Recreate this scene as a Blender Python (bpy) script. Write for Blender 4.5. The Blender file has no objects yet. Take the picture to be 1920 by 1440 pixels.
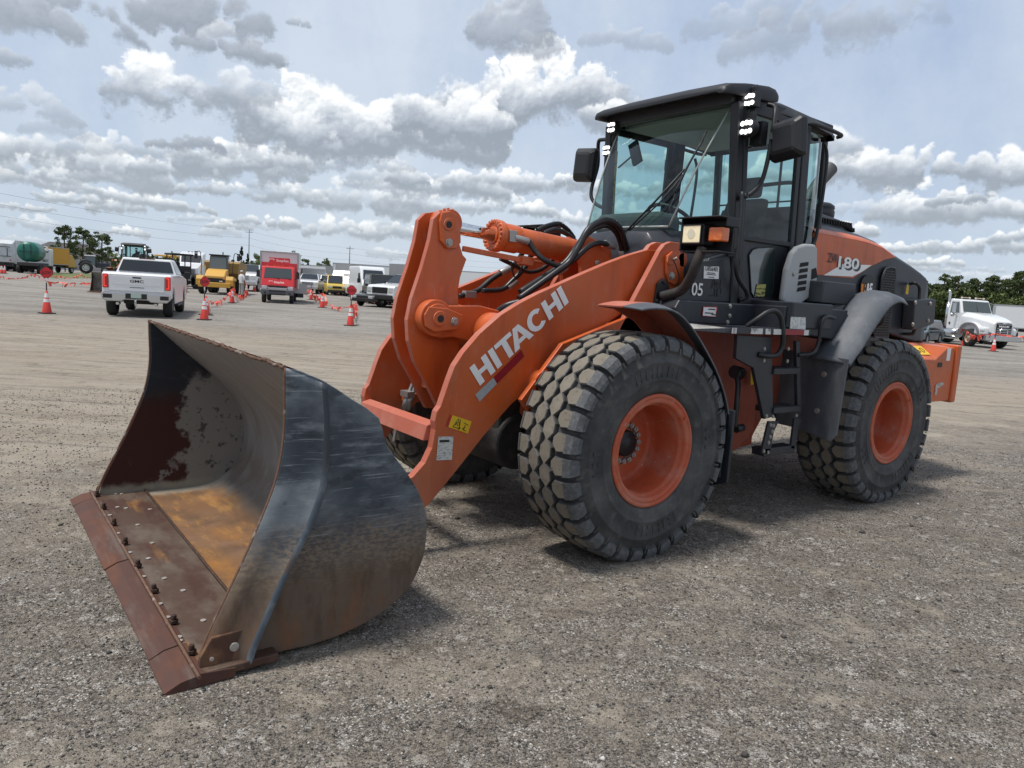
import bpy, bmesh, math, random
import numpy as np
from mathutils import Vector, Matrix
random.seed(7)
S = bpy.context.scene
COL = S.collection
R_ = math.radians
# ------------------------------------------------------------------ camera
CW, CH = 1920.0, 1440.0
CF, CYAW, CPIT, CROL = 1387.58, 4.06278, -0.126773, 0.0635656
CPOS = Vector((6.54991, 4.34872, 1.65843))
_fw = Vector((math.cos(CPIT)*math.cos(CYAW), math.cos(CPIT)*math.sin(CYAW), math.sin(CPIT)))
_r = _fw.cross(Vector((0, 0, 1))).normalized(); _u = _r.cross(_fw)
_c, _s = math.cos(CROL), math.sin(CROL)
CR = _c*_r + _s*_u; CU = -_s*_r + _c*_u
cam = bpy.data.objects.new('camera', bpy.data.cameras.new('camera')); COL.objects.link(cam)
cam.matrix_world = Matrix(((CR.x, CU.x, -_fw.x, CPOS.x), (CR.y, CU.y, -_fw.y, CPOS.y), (CR.z, CU.z, -_fw.z, CPOS.z), (0, 0, 0, 1)))
cam.data.sensor_width = 36.0; cam.data.lens = CF/CW*36.0
cam.data.clip_start = 0.05; cam.data.clip_end = 6000
S.camera = cam
S.view_settings.view_transform = 'Standard'; S.view_settings.look = 'None'
S.view_settings.exposure = 0.36; S.view_settings.gamma = 1.0

def ray(X, Y): return _fw + (X-CW/2)/CF*CR + (CH/2-Y)/CF*CU
def P(X, Y, ax, v):
    """world point where the sight line of a photograph pixel meets the plane x|y|z = v"""
    d = ray(X, Y); i = 'xyz'.index(ax); return CPOS + d*((v-CPOS[i])/d[i])
def T(pts, y): return [P(X, Y, 'y', y) for X, Y in pts]
def spot(X, dist, side=0.0):
    """ground point at a distance along the azimuth of image column X (at the horizon)"""
    yh = 482 + X*0.0641; d = ray(X, yh); d.z = 0; d.normalize(); d2 = Vector((-d.y, d.x, 0))
    return Vector((CPOS.x, CPOS.y, 0)) + d*dist + d2*side

# ------------------------------------------------------------------ sun and sky
SUN_DIR = Vector((0.34, -0.08, 0.94)).normalized()       # towards the sun
sl = bpy.data.lights.new('sun', 'SUN'); sl.energy = 2.8; sl.angle = R_(10.0); sl.color = (1, 0.955, 0.89)
so = bpy.data.objects.new('sun', sl); COL.objects.link(so)
so.rotation_euler = SUN_DIR.to_track_quat('Z', 'Y').to_euler()

class NT:
    """small node-tree writer"""
    def __init__(s, t): s.t = t
    def n(s, k, **kw):
        q = s.t.nodes.new('ShaderNode'+k)
        for a, b in kw.items(): setattr(q, a, b)
        return q
    def put(s, sock, v):
        if v is None: return
        if isinstance(v, bpy.types.NodeSocket): s.t.links.new(v, sock)
        else:
            if sock.type == 'RGBA' and len(v) == 3: v = (*v, 1)
            sock.default_value = v
    def m(s, op, a, b=None, c=None, clamp=False):
        q = s.n('Math', operation=op, use_clamp=clamp)
        for i, v in enumerate((a, b, c)): s.put(q.inputs[i], v)
        return q.outputs[0]
    def mr(s, v, a, b, c=0.0, d=1.0, smooth=True):
        q = s.n('MapRange', interpolation_type='SMOOTHSTEP' if smooth else 'LINEAR')
        for i, x in enumerate((v, a, b, c, d)): s.put(q.inputs[i], x)
        return q.outputs[0]
    def mix(s, f, a, b, bt='MIX'):
        q = s.n('Mix', data_type='RGBA', blend_type=bt)
        s.put(q.inputs[0], f); s.put(q.inputs[6], a); s.put(q.inputs[7], b); return q.outputs[2]
    def map(s, v, scale=(1, 1, 1), loc=(0, 0, 0), rot=(0, 0, 0)):
        q = s.n('Mapping'); s.put(q.inputs[0], v); q.inputs[1].default_value = loc
        q.inputs[2].default_value = rot; q.inputs[3].default_value = scale; return q.outputs[0]
    def noise(s, v, scale, detail=5, rough=0.55, dist=0.0, col=False):
        q = s.n('TexNoise'); s.put(q.inputs['Vector'], v); q.inputs['Scale'].default_value = scale
        q.inputs['Detail'].default_value = detail; q.inputs['Roughness'].default_value = rough
        q.inputs['Distortion'].default_value = dist; return q.outputs[1 if col else 0]
    def vor(s, v, scale, feature='F1', out=0, rnd=1.0):
        q = s.n('TexVoronoi', feature=feature); s.put(q.inputs['Vector'], v); q.inputs['Scale'].default_value = scale
        q.inputs['Randomness'].default_value = rnd; return q.outputs[out]

w = bpy.data.worlds.new('World'); S.world = w; w.use_nodes = True
wt = w.node_tree; wt.nodes.clear(); N = NT(wt)
# ---- the cloud layer, computed with numpy as puffs of a height field and kept as an equirectangular sky picture
def make_clouds(W_=4608):
    H_ = W_//2; rng = np.random.default_rng(12); k_ = W_/(2*math.pi)
    def fft_noise(n, beta, seed, ax=1.0):
        r = np.random.default_rng(seed); f = np.fft.fftfreq(n)[:, None]*ax; g = np.fft.fftfreq(n)[None]
        a = np.sqrt(f*f+g*g); a[0, 0] = 1; sp = np.fft.fft2(r.standard_normal((n, n)))/a**beta*(a > 2.5/n)
        x = np.real(np.fft.ifft2(sp)); return ((x-x.mean())/x.std()).astype(np.float32)
    NZ = 1024; n1 = fft_noise(NZ, 1.55, 1); n2 = fft_noise(NZ, 1.55, 2); n3 = fft_noise(NZ, 1.25, 3); n4 = fft_noise(NZ, 1.75, 4, 3.0)
    def tile(n, ys, xs, s=1.0, o=0): return n[((ys*s).astype(int)+o) % NZ][:, ((xs*s).astype(int)+o*3) % NZ]
    rows = H_//2; img = np.zeros((rows, W_, 3), np.float32)
    el = (np.arange(rows)+.5)/H_*math.pi; ys = np.arange(rows); xs = np.arange(W_)
    # thin veil
    v = .5+.20*np.repeat(np.repeat(n4, 2, 0), 2, 1)[ys % (2*NZ)][:, xs % (2*NZ)]+.10*tile(n1, ys, xs)
    v = np.clip(v-.22*np.clip((el[:, None]-.35)/.5, 0, 1), 0, 1)[..., None]
    lo = np.array((.335, .425, .590)); hi = np.array((.555, .615, .700)); img[:] = lo*(1-v)+hi*v
    hz = np.exp(-el/.15)[:, None, None]*.8; img = img*(1-hz)+np.array((.50, .575, .65))*hz
    img = img.astype(np.float32)
    A = np.zeros((rows, W_), np.float32)
    def cloud(a, e, hw, h, dark=0.0, alpha=1.0, ragged=1.0, npf=None):
        """base centre (azimuth, elevation), half width, height, all in radians"""
        cx, cy = W_/2+a*k_, e*k_; hw, h = hw*k_, h*k_
        x0, x1 = int(cx-hw*1.35-h*.8), int(cx+hw*1.35+h*.8)+1; y0, y1 = max(0, int(cy-h*.45)), min(rows, int(cy+h*1.5)+1)
        if y1-y0 < 4 or x1-x0 < 4: return
        Y, X = np.mgrid[y0:y1, x0:x1].astype(np.float32); yi = np.arange(y0, y1); xi = np.arange(x0, x1)
        o = int(rng.integers(0, 900)); sc = max(.6, 26/h)
        w1, w2, w3 = tile(n1, yi, xi, sc, o), tile(n2, yi, xi, sc, o), tile(n3, yi, xi, sc, o)
        wa = tile(n3, yi, xi, sc*2.1, o+77); fx, fy = X-cx+w1*h*.11*ragged+wa*h*.035, Y-cy+w2*h*.095*ragged+w3*h*.03
        n = npf or int(np.clip(14+16*hw/h, 18, 90))
        F = np.full(X.shape, -9.0, np.float32); Zf = np.full(X.shape, -1.0, np.float32)
        ph = rng.random(3)*6
        for i in range(n):
            u = rng.uniform(-1, 1); env = max(.05, 1-abs(u)**2.4)**.6*(.72+.28*math.sin(u*4+ph[0])*math.sin(u*7+ph[1]))
            t = rng.random()**.8; R = h*rng.uniform(.13, .30)*(1.25-.5*t)
            px, py = u*hw*.88, max(R*.55, t*env*h-R*.35); zc = R*rng.uniform(-.3, .6)+(1-t)*h*.25
            r2 = ((fx-px)/1.12)**2+(fy-py)**2; d = 1-r2/(R*R); F = np.maximum(F, d); Zf = np.maximum(Zf, np.where(d > 0, np.sqrt(np.maximum(r2*0+R*R-r2, 0))+zc, -1))
        # flat-ish base
        F = np.minimum(F, (fy+h*.10)/(h*.30)*.9+.05)
        Fn = F+(w3*.20+w1*.06)*ragged; al = np.clip((Fn+.07)/.72, 0, 1)**.85; al = al*al*(3-2*al)*alpha
        Zs = Zf.copy()
        for _ in range(4): Zs = (Zs+np.roll(Zs, 1, 0)+np.roll(Zs, -1, 0)+np.roll(Zs, 1, 1)+np.roll(Zs, -1, 1))/5
        Zs += w3*h*.018+w1*h*.03
        gy = np.gradient(Zs, axis=0); gx = np.gradient(Zs, axis=1)
        L = np.clip(.30-.38*np.tanh(gy*.8)*-1*-1*1.0-.0, -1, 1) if False else (-.55*np.tanh(gy*.7)+.22*np.tanh(gx*.7))
        yy = np.clip(fy/h, -.2, 1.3)
        b = .02+.95*np.clip((yy-.12)/.62, 0, 1)**.9*(1-dark*.8)+.40*L*(.35+.65*np.clip((yy-.05)/.5, 0, 1))*(1-dark*.55)+.045*w1+.02*w3
        b += .22*np.clip(1-F/.40, 0, 1)*np.clip(yy/.25+.3, 0, 1)*(1-dark*.6)-.02
        b = np.clip(b*1.10, 0, 1)[..., None]
        c0, c1, c2, c3 = (np.array(q, np.float32) for q in ((.265, .295, .340), (.43, .465, .515), (.72, .74, .76), (.98, .98, .97)))
        col = np.where(b < .33, c0+(c1-c0)*b/.33, np.where(b < .68, c1+(c2-c1)*(b-.33)/.35, c2+(c3-c2)*(b-.68)/.32))
        hz = math.exp(-max(e, .01)/.11)*.50; col = col*(1-hz)+np.array((.50, .565, .63), np.float32)*hz
        xi = xi % W_; al = al[..., None]
        img[y0:y1, xi] = img[y0:y1, xi]*(1-al)+col*al; A[y0:y1, xi] = 1-(1-A[y0:y1, xi])*(1-al[..., 0])
    def px(X, Y, hw, h, dark=0.0, alpha=1.0, ragged=1.0):
        d = ray(X, Y).normalized(); a = -(math.atan2(d.y, d.x)-CYAW); a = (a+math.pi) % (2*math.pi)-math.pi
        cosv = 1/(1+((X-960)/CF)**2)**.5
        cloud(a, math.asin(d.z), hw/CF*cosv**1.2*1.08, h/CF*cosv*1.12, dark, alpha, ragged)
    L = []
    for i in range(300):        # far, low heaps all round the horizon
        a = rng.uniform(-math.pi, math.pi); e = rng.uniform(.004, .14); s = .010+e*.17
        L.append((e, 'a', (a, e, s*rng.uniform(1.2, 3.4), s*rng.uniform(.6, 1.2), rng.uniform(0, .35), rng.uniform(.4, .85), 1.2)))
    for i in range(150):        # the rest of the sky, outside the photographed part
        a = rng.uniform(-math.pi, math.pi); e = rng.uniform(.10, 1.1)
        if abs(a) < .66 and e < .52: continue
        s = .05+e*.14; L.append((e, 'a', (a, e, s*rng.uniform(.9, 1.8)/max(.35, math.cos(e)), s*rng.uniform(.7, 1.1), rng.uniform(0, .8), rng.uniform(.6, 1), 1.0)))
    P_ = [(320, 238, 130, 135), (455, 200, 45, 75, .2, .7), (590, 272, 110, 148), (700, 288, 120, 100), (830, 290, 110, 72), (930, 248, 150, 145), (1040, 255, 115, 150), (850, 232, 95, 95),
          (110, 80, 150, 100, .85), (60, 70, 90, 80, .9), (395, 70, 105, 90, .9), (440, 108, 85, 60, .8), (30, 308, 90, 75, .1), (130, 350, 130, 70, .1), (235, 352, 80, 72, .15), (330, 335, 75, 58, .0), (460, 325, 130, 70, .1), (530, 318, 60, 50),
          (345, 275, 62, 30, .8), (60, 220, 90, 55, .6, .6), (110, 250, 70, 35, .7, .45), (270, 385, 70, 32), (400, 372, 120, 30, .2), (215, 398, 50, 30), (560, 380, 60, 42, .2), (670, 395, 95, 68, .1), (760, 395, 60, 52), (765, 345, 32, 45, .2),
          (890, 362, 65, 62), (960, 368, 42, 48), (1000, 405, 45, 35), (1070, 350, 38, 38), (640, 450, 70, 42, .1), (740, 452, 80, 36), (500, 425, 60, 26), (430, 430, 40, 18), (230, 442, 45, 20), (350, 400, 50, 24, .2), (130, 380, 60, 22, .3), (40, 395, 60, 18, .3),
          (1160, 240, 60, 55, .1, .8), (960, 90, 65, 95, .85, .85), (1005, 115, 60, 60, .3, .8), (560, 50, 22, 14, .8, .7), (1170, 90, 85, 40, .75, .45), (1500, 110, 150, 95, .8, .5), (1400, 60, 110, 60, .8, .4), (1650, 70, 110, 60, .8, .35), (20, 125, 30, 35, .8, .8),
          (1640, 338, 75, 78), (1720, 345, 90, 62, .1), (1690, 420, 85, 85), (1760, 420, 60, 60, .1), (1885, 345, 85, 78), (1850, 415, 90, 55, .2), (1565, 300, 45, 75, .1, .8), (1590, 440, 45, 30), (1680, 478, 45, 24), (1820, 472, 80, 32, .1), (1740, 500, 60, 22, .1), (1900, 460, 50, 28), (1790, 385, 45, 26, .5),
          (1250, 330, 90, 60, .2), (1300, 250, 80, 50, .3), (1400, 350, 90, 60)]
    for q in P_:
        d = ray(q[0], q[1]).normalized(); L.append((math.asin(d.z), 'p', q))
    for e, kd, q in sorted(L, key=lambda t: t[0]): (cloud if kd == 'a' else px)(*q)
    full = np.ones((H_, W_, 4), np.float32); full[:rows, :, :3] = (.30, .29, .27); full[rows:, :, :3] = np.clip(img, 0, 1); full[rows:, :, 3] = .70+.30*A
    return full

sky = N.n('TexSky', sky_type='NISHITA'); sky.sun_disc = False
sky.sun_elevation = math.asin(SUN_DIR.z); sky.sun_rotation = math.atan2(SUN_DIR.x, SUN_DIR.y)
sky.air_density = 1.0; sky.dust_density = 1.6
_a = make_clouds(); _a[..., :3] **= 1/2.2
im = bpy.data.images.new('cloud_layer', _a.shape[1], _a.shape[0], alpha=True); im.alpha_mode = 'CHANNEL_PACKED'
im.pixels.foreach_set(_a.ravel()); im.update(); im.pack()
tc = N.n('TexCoord'); rot = N.n('VectorRotate', rotation_type='Z_AXIS'); N.put(rot.inputs['Vector'], tc.outputs['Generated']); rot.inputs['Angle'].default_value = -CYAW
env = N.n('TexEnvironment'); env.image = im; N.put(env.inputs[0], rot.outputs[0])
b1 = N.n('Background'); N.put(b1.inputs[0], sky.outputs[0]); b1.inputs[1].default_value = 0.09
b2 = N.n('Background'); N.put(b2.inputs[0], env.outputs[0]); b2.inputs[1].default_value = 1.0
m1 = N.n('MixShader'); m1.inputs[0].default_value = 0.88; wt.links.new(b1.outputs[0], m1.inputs[1]); wt.links.new(b2.outputs[0], m1.inputs[2])
wo = N.n('OutputWorld'); wt.links.new(m1.outputs[0], wo.inputs[0])
w.cycles.sampling_method = 'MANUAL'; w.cycles.sample_map_resolution = 1024

# ------------------------------------------------------------------ materials
MATS = {}
def mat(name, col, rough=0.6, metal=0.0, layers=(), bump=(), coat=0.0, spec=0.5, alpha=None, emit=None):
    """procedural paint: layers = (colour, mask spec, amount[, rough]); mask spec = ('n',scale,lo,hi[,stretch]) | ('z',lo,hi[,noise]) | ('nz', ...)"""
    if name in MATS: return MATS[name]
    m = bpy.data.materials.new(name); m.use_nodes = True; t = m.node_tree; t.nodes.clear(); n = NT(t)
    tcn = n.n('TexCoord').outputs['Object']
    bs = n.n('BsdfPrincipled'); out = n.n('OutputMaterial'); t.links.new(bs.outputs[0], out.inputs[0])
    c = col; r = rough
    def mask(sp):
        if sp[0] == 'n':
            st = sp[4] if len(sp) > 4 else (1, 1, 1); rt = sp[5] if len(sp) > 5 else (0, 0, 0)
            return n.mr(n.noise(n.map(tcn, st, (sp[1]*.37, sp[1]*.11, 0), rt), sp[1], 7, 0.62), sp[2], sp[3])
        ax = 'xyz'.index(sp[0]); q = n.n('SeparateXYZ'); n.put(q.inputs[0], tcn); v = q.outputs[ax]
        a = sp[3] if len(sp) > 3 else 0.1; sc = sp[4] if len(sp) > 4 else 5.0
        v = n.m('ADD', v, n.m('MULTIPLY', n.m('SUBTRACT', n.noise(tcn, sc, 7, 0.65), 0.5), a*2))
        return n.mr(v, sp[1], sp[2])
    for L in layers:
        f = None
        for sp in (L[1] if isinstance(L[1], list) else [L[1]]):
            k = mask(sp); f = k if f is None else n.m('MULTIPLY', f, k)
        f = n.m('MULTIPLY', f, L[2]); c = n.mix(f, c, L[0])
        if len(L) > 3:
            q = n.n('Mix', data_type='FLOAT'); n.put(q.inputs[0], f); n.put(q.inputs[2], r); n.put(q.inputs[3], L[3]); r = q.outputs[0]
    n.put(bs.inputs['Base Color'], c); n.put(bs.inputs['Roughness'], r); bs.inputs['Metallic'].default_value = metal
    bs.inputs['Coat Weight'].default_value = coat; bs.inputs['Coat Roughness'].default_value = 0.15
    bs.inputs['Specular IOR Level'].default_value = spec
    if emit: n.put(bs.inputs['Emission Color'], emit[:3]); bs.inputs['Emission Strength'].default_value = emit[3]
    if bump:
        prev = None
        for (sc, st, ds) in bump:
            b = n.n('Bump'); b.inputs['Strength'].default_value = st; b.inputs['Distance'].default_value = ds
            n.put(b.inputs['Height'], n.noise(tcn, sc, 5, 0.6))
            if prev is not None: t.links.new(prev, b.inputs['Normal'])
            prev = b.outputs[0]
        t.links.new(prev, bs.inputs['Normal'])
    MATS[name] = m; return m
def glass(name, tint, refl=0.10, rough=0.02):
    m = bpy.data.materials.new(name); m.use_nodes = True; t = m.node_tree; t.nodes.clear(); n = NT(t)
    a = n.n('BsdfTransparent'); n.put(a.inputs[0], tint); g = n.n('BsdfGlossy'); g.inputs['Roughness'].default_value = rough
    fr = n.n('LayerWeight'); fr.inputs[0].default_value = 0.5
    f = n.m('ADD', n.m('MULTIPLY', n.m('POWER', fr.outputs['Facing'], 4.0), 0.85), refl, clamp=True)
    x = n.n('MixShader'); t.links.new(f, x.inputs[0]); t.links.new(a.outputs[0], x.inputs[1]); t.links.new(g.outputs[0], x.inputs[2])
    o = n.n('OutputMaterial'); t.links.new(x.outputs[0], o.inputs[0]); MATS[name] = m; return m

ORA = (0.60, 0.112, 0.022); DUSTY = (0.36, 0.15, 0.10)
M_or = mat('loader_orange_paint', ORA, 0.40, 0, [((0.40, 0.22, 0.15), ('z', 1.05, .35, .25, 3), .38, .8), ((0.40, 0.125, 0.055), ('n', 1.8, .42, .74), .50, .62), ((0.42, 0.27, 0.20), ('n', 11, .50, .78, (1, 1, .45)), .34, .85), ((0.30, 0.045, 0.014), ('n', 4, .48, .74, (1, 1, .22)), .55), ((0.50, 0.36, 0.30), [('n', 55, .60, .68, (1, 1, .12), (0, .6, 0)), ('n', 2.1, .45, .6)], .45, .8), ((0.10, 0.045, 0.03), [('n', 70, .66, .70), ('n', 3.3, .5, .62)], .85, .8)], [(60, .08, .002), (7, .10, .006)], coat=0.10)
M_orf = mat('faded_orange_paint', (0.46, 0.12, 0.07), 0.6, 0, [((0.50, 0.30, 0.25), ('n', 4, .4, .8), .5, .8), ((0.33, 0.07, .04), ('n', 9, .5, .8), .35)], [(50, .1, .002)])
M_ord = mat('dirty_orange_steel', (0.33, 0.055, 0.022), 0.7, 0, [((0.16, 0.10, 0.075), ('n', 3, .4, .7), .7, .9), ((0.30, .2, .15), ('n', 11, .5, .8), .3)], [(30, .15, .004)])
M_dk = mat('charcoal_paint', (0.020, 0.024, 0.031), 0.42, 0, [((0.065, 0.070, 0.076), ('n', 3.5, .47, .8), .40, .75), ((0.10, 0.10, 0.10), ('n', 9, .55, .8, (1, 1, .18)), .35, .8)], [(80, .05, .002)])
M_bk = mat('black_plastic', (0.012, 0.013, 0.016), 0.5, 0, [((0.07, 0.068, 0.065), ('n', 6, .5, .85), .3, .8)], [(120, .06, .001)])
M_fd = mat('weathered_grey_fender', (0.085, 0.095, 0.110), 0.58, 0, [((0.19, 0.20, 0.215), ('n', 5, .46, .74, (1, 1, .5)), .6, .7), ((0.05, 0.055, .065), ('n', 12, .55, .75), .5)], [(60, .1, .002)])
M_rub = mat('tyre_rubber', (0.040, 0.040, 0.041), 0.8, 0, [((0.125, 0.122, 0.117), ('n', 4, .38, .7), .65, .95), ((0.20, 0.19, 0.175), ('n', 16, .52, .75, (1, .4, 1)), .35)], [(45, .2, .004)])
M_rubs = mat('scuffed_lug_rubber', (0.085, 0.088, 0.092), 0.8, 0, [((0.16, 0.165, 0.17), ('n', 45, .42, .7, (1, 1, 1)), .7), ((0.035, .035, .037), ('n', 12, .5, .7), .5)], [(60, .25, .004)])
M_rubt = mat('dusty_tread_face', (0.18, 0.157, 0.122), 0.95, 0, [((0.23, 0.205, 0.165), ('n', 9, .4, .7), .6), ((0.07, 0.066, 0.06), ('n', 34, .54, .72), .7)], [(70, .3, .004)])
M_st = mat('galvanised_bolt_steel', (0.42, 0.40, 0.37), 0.45, 0.7, [((0.2, .17, .14), ('n', 40, .5, .7), .5)])
M_chr = mat('chromed_rod', (0.78, 0.79, 0.80), 0.08, 1.0)
M_hose = mat('hydraulic_hose_rubber', (0.014, 0.014, 0.015), 0.38, 0, [((0.06, .058, .055), ('n', 20, .5, .8), .4, .7)])
M_wh = mat('white_vinyl_lettering', (0.86, 0.86, 0.84), 0.5, 0, [((0.55, .54, .5), ('n', 12, .5, .8), .3)])
M_red = mat('dark_red_reflective_film', (0.30, 0.012, 0.022), 0.4, 0, [((0.2, .01, .015), ('n', 60, .4, .6), .5)])
M_slv = mat('silver_reflective_film', (0.42, 0.45, 0.46), 0.4, 0.2, [((0.5, .52, .52), ('n', 50, .4, .6), .5)])
M_yel = mat('yellow_safety_vinyl', (0.80, 0.50, 0.02), 0.5, 0)
M_ink = mat('black_ink', (0.02, 0.02, 0.02), 0.6)
M_pan = mat('light_grey_panel', (0.40, 0.41, 0.41), 0.5, 0, [((0.30, .31, .31), ('n', 8, .5, .8), .4)])
M_gls = glass('green_tinted_cab_glass', (0.66, 0.83, 0.81), 0.045)
M_gld = mat('dark_vehicle_glass', (0.02, 0.025, 0.03), 0.06, 0, spec=0.8)
M_led = mat('lit_led_lens', (1, 1, 1), 0.3, emit=(1, 1, 0.97, 1.8))
M_hlp = mat('lit_halogen_lens', (0.9, 0.8, 0.55), 0.25, 0, [((0.5, 0.45, .3), ('n', 60, .5, .7), .5)], emit=(1, 0.82, 0.45, 0.12))
M_amb = mat('amber_indicator_lens', (0.65, 0.12, 0.01), 0.2, 0, [((0.8, 0.3, .05), ('n', 40, .5, .7), .6)], coat=.5)
M_int = mat('cab_interior_grey', (0.06, 0.066, 0.066), 0.8)

# ------------------------------------------------------------------ mesh builder
class B:
    def __init__(s): s.v = []; s.f = []; s.m = []; s.sm = []
    def add(s, vs, fs, mi=0, sm=False):
        k = len(s.v); s.v += [tuple(v) for v in vs]
        for f in fs: s.f.append(tuple(k+i for i in f)); s.m.append(mi); s.sm.append(sm)
        return s
    def box(s, c, size, mi=0, rot=None):
        x, y, z = (a/2 for a in size); M = rot.to_matrix() if rot is not None and not isinstance(rot, Matrix) else rot
        vs = [Vector(q) for q in ((-x,-y,-z),(x,-y,-z),(x,y,-z),(-x,y,-z),(-x,-y,z),(x,-y,z),(x,y,z),(-x,y,z))]
        if M is not None: vs = [M @ v for v in vs]
        return s.add([v+Vector(c) for v in vs], [(0,3,2,1),(4,5,6,7),(0,1,5,4),(1,2,6,5),(2,3,7,6),(3,0,4,7)], mi)
    def hexa(s, bot, top, mi=0):
        return s.add(list(bot)+list(top), [(0,3,2,1),(4,5,6,7),(0,1,5,4),(1,2,6,5),(2,3,7,6),(3,0,4,7)], mi)
    def prism(s, pts, off, mi=0, caps=True, mside=None):
        """outline (3-D points) pushed along the vector off"""
        n = len(pts); off = Vector(off); A = [Vector(p) for p in pts]; Bq = [p+off for p in A]
        if caps: s.add(A+Bq, [tuple(range(n)), tuple(range(2*n-1, n-1, -1))], mi)
        return s.add(A+Bq, [(i, n+i, n+(i+1) % n, (i+1) % n) for i in range(n)], mi if mside is None else mside)
    def ring(s, c, ax, r, n, ph=0.0):
        ax = Vector(ax).normalized(); a = ax.orthogonal().normalized(); b = ax.cross(a)
        return [Vector(c)+(a*math.cos(ph+2*math.pi*i/n)+b*math.sin(ph+2*math.pi*i/n))*r for i in range(n)]
    def cyl(s, a, b, r, r2=None, n=16, mi=0, caps=True, sm=True):
        a, b = Vector(a), Vector(b); r2 = r if r2 is None else r2
        A = s.ring(a, b-a, r, n); Bq = s.ring(b, b-a, r2, n)
        s.add(A+Bq, [(i, (i+1) % n, n+(i+1) % n, n+i) for i in range(n)], mi, sm)
        if caps: s.add(A+Bq, [tuple(range(n-1, -1, -1)), tuple(range(n, 2*n))], mi)
        return s
    def tube(s, pts, r, n=8, mi=0, sub=6, caps=True):
        P_ = [Vector(p) for p in pts]; Q = []
        if sub > 1 and len(P_) > 2:
            for i in range(len(P_)-1):
                p0 = P_[max(i-1, 0)]; p1 = P_[i]; p2 = P_[i+1]; p3 = P_[min(i+2, len(P_)-1)]
                for k in range(sub):
                    t = k/sub; Q.append(0.5*((2*p1)+(-p0+p2)*t+(2*p0-5*p1+4*p2-p3)*t*t+(-p0+3*p1-3*p2+p3)*t**3))
            Q.append(P_[-1])
        else: Q = P_
        tan = [(Q[min(i+1, len(Q)-1)]-Q[max(i-1, 0)]).normalized() for i in range(len(Q))]
        a = tan[0].orthogonal().normalized(); V = []
        for q, t in zip(Q, tan):
            a = (a - t*a.dot(t)).normalized(); b = t.cross(a)
            V += [q+(a*math.cos(2*math.pi*i/n)+b*math.sin(2*math.pi*i/n))*r for i in range(n)]
        F = [(j*n+i, j*n+(i+1) % n, (j+1)*n+(i+1) % n, (j+1)*n+i) for j in range(len(Q)-1) for i in range(n)]
        s.add(V, F, mi, True)
        if caps: s.add(V, [tuple(range(n-1, -1, -1)), tuple(range(len(V)-n, len(V)))], mi)
        return s
    def lathe(s, prof, c=(0, 0, 0), ax=(0, 1, 0), n=48, mi=0, sm=True):
        """profile of (radius, height along axis)"""
        ax = Vector(ax).normalized(); V = []; c = Vector(c)
        for r, h in prof: V += s.ring(c+ax*h, ax, max(r, 1e-5), n)
        F = [(j*n+i, j*n+(i+1) % n, (j+1)*n+(i+1) % n, (j+1)*n+i) for j in range(len(prof)-1) for i in range(n)]
        return s.add(V, F, mi, sm)
    def loft(s, rings, mi=0, sm=False, caps=True, closed=True):
        n = len(rings[0]); V = [p for r in rings for p in r]; k = n if closed else n-1
        s.add(V, [(j*n+i, j*n+(i+1) % n, (j+1)*n+(i+1) % n, (j+1)*n+i) for j in range(len(rings)-1) for i in range(k)], mi, sm)
        if caps: s.add(V, [tuple(range(n-1, -1, -1)), tuple(range(len(V)-n, len(V)))], mi)
        return s
    def done(s, name, mats, parent=None, bevel=0.0, seg=2, loc=None, label=None, weld=False, ang=35):
        me = bpy.data.meshes.new(name)
        me.from_pydata(s.v, [], s.f)
        if not isinstance(mats, (list, tuple)): mats = [mats]
        for m in mats: me.materials.append(m)
        me.polygons.foreach_set('material_index', s.m); me.polygons.foreach_set('use_smooth', s.sm)
        bm = bmesh.new(); bm.from_mesh(me)
        bmesh.ops.remove_doubles(bm, verts=bm.verts, dist=1e-5)
        bmesh.ops.recalc_face_normals(bm, faces=bm.faces); bm.to_mesh(me); bm.free()
        o = bpy.data.objects.new(name, me); COL.objects.link(o)
        if parent is not None: o.parent = parent
        if loc is not None: o.location = loc
        if bevel > 0:
            b = o.modifiers.new('bevel', 'BEVEL'); b.width = bevel; b.segments = seg; b.limit_method = 'ANGLE'; b.angle_limit = R_(ang)
            b.harden_normals = False
        if label: o['label'] = label
        return o
def bolts(pts, d, r, h, m, parent, name='bolt'):
    """one hexagon bolt per point, all sharing one mesh"""
    first = None
    for p in pts:
        if first is None:
            b = B(); b.cyl((0, 0, 0), (0, 0, h*.35), r*1.35, n=14); b.cyl((0, 0, 0), (0, 0, h), r, n=6, sm=False); first = o = b.done(name, m, parent)
        else: o = first.copy(); COL.objects.link(o)
        o.location = p; o.rotation_euler = Vector(d).to_track_quat('Z', 'Y').to_euler()
def tag(o, label=None, cat=None, group=None, kind=None):
    if label: o['label'] = label
    if cat: o['category'] = cat
    if group: o['group'] = group
    if kind: o['kind'] = kind
    return o
def empty(name, loc=(0, 0, 0), rz=0.0, label=None, cat=None, group=None, scale=1.0):
    o = bpy.data.objects.new(name, None); COL.objects.link(o); o.location = loc; o.rotation_euler = (0, 0, rz)
    o.empty_display_size = 0.3; o.scale = (scale,)*3
    return tag(o, label, cat, group)
def dup(root, loc=None, rz=None, label=None, group=None, scale=None):
    kids = {}
    for o in list(COL.objects):
        if o.parent: kids.setdefault(o.parent, []).append(o)
    def rec(o, par):
        c = o.copy(); COL.objects.link(c); c.parent = par
        for k in kids.get(o, []): rec(k, c)
        return c
    c = rec(root, None)
    if loc is not None: c.location = loc
    if rz is not None: c.rotation_euler = (0, 0, rz)
    if scale: c.scale = (scale,)*3
    return tag(c, label, None, group)
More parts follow.
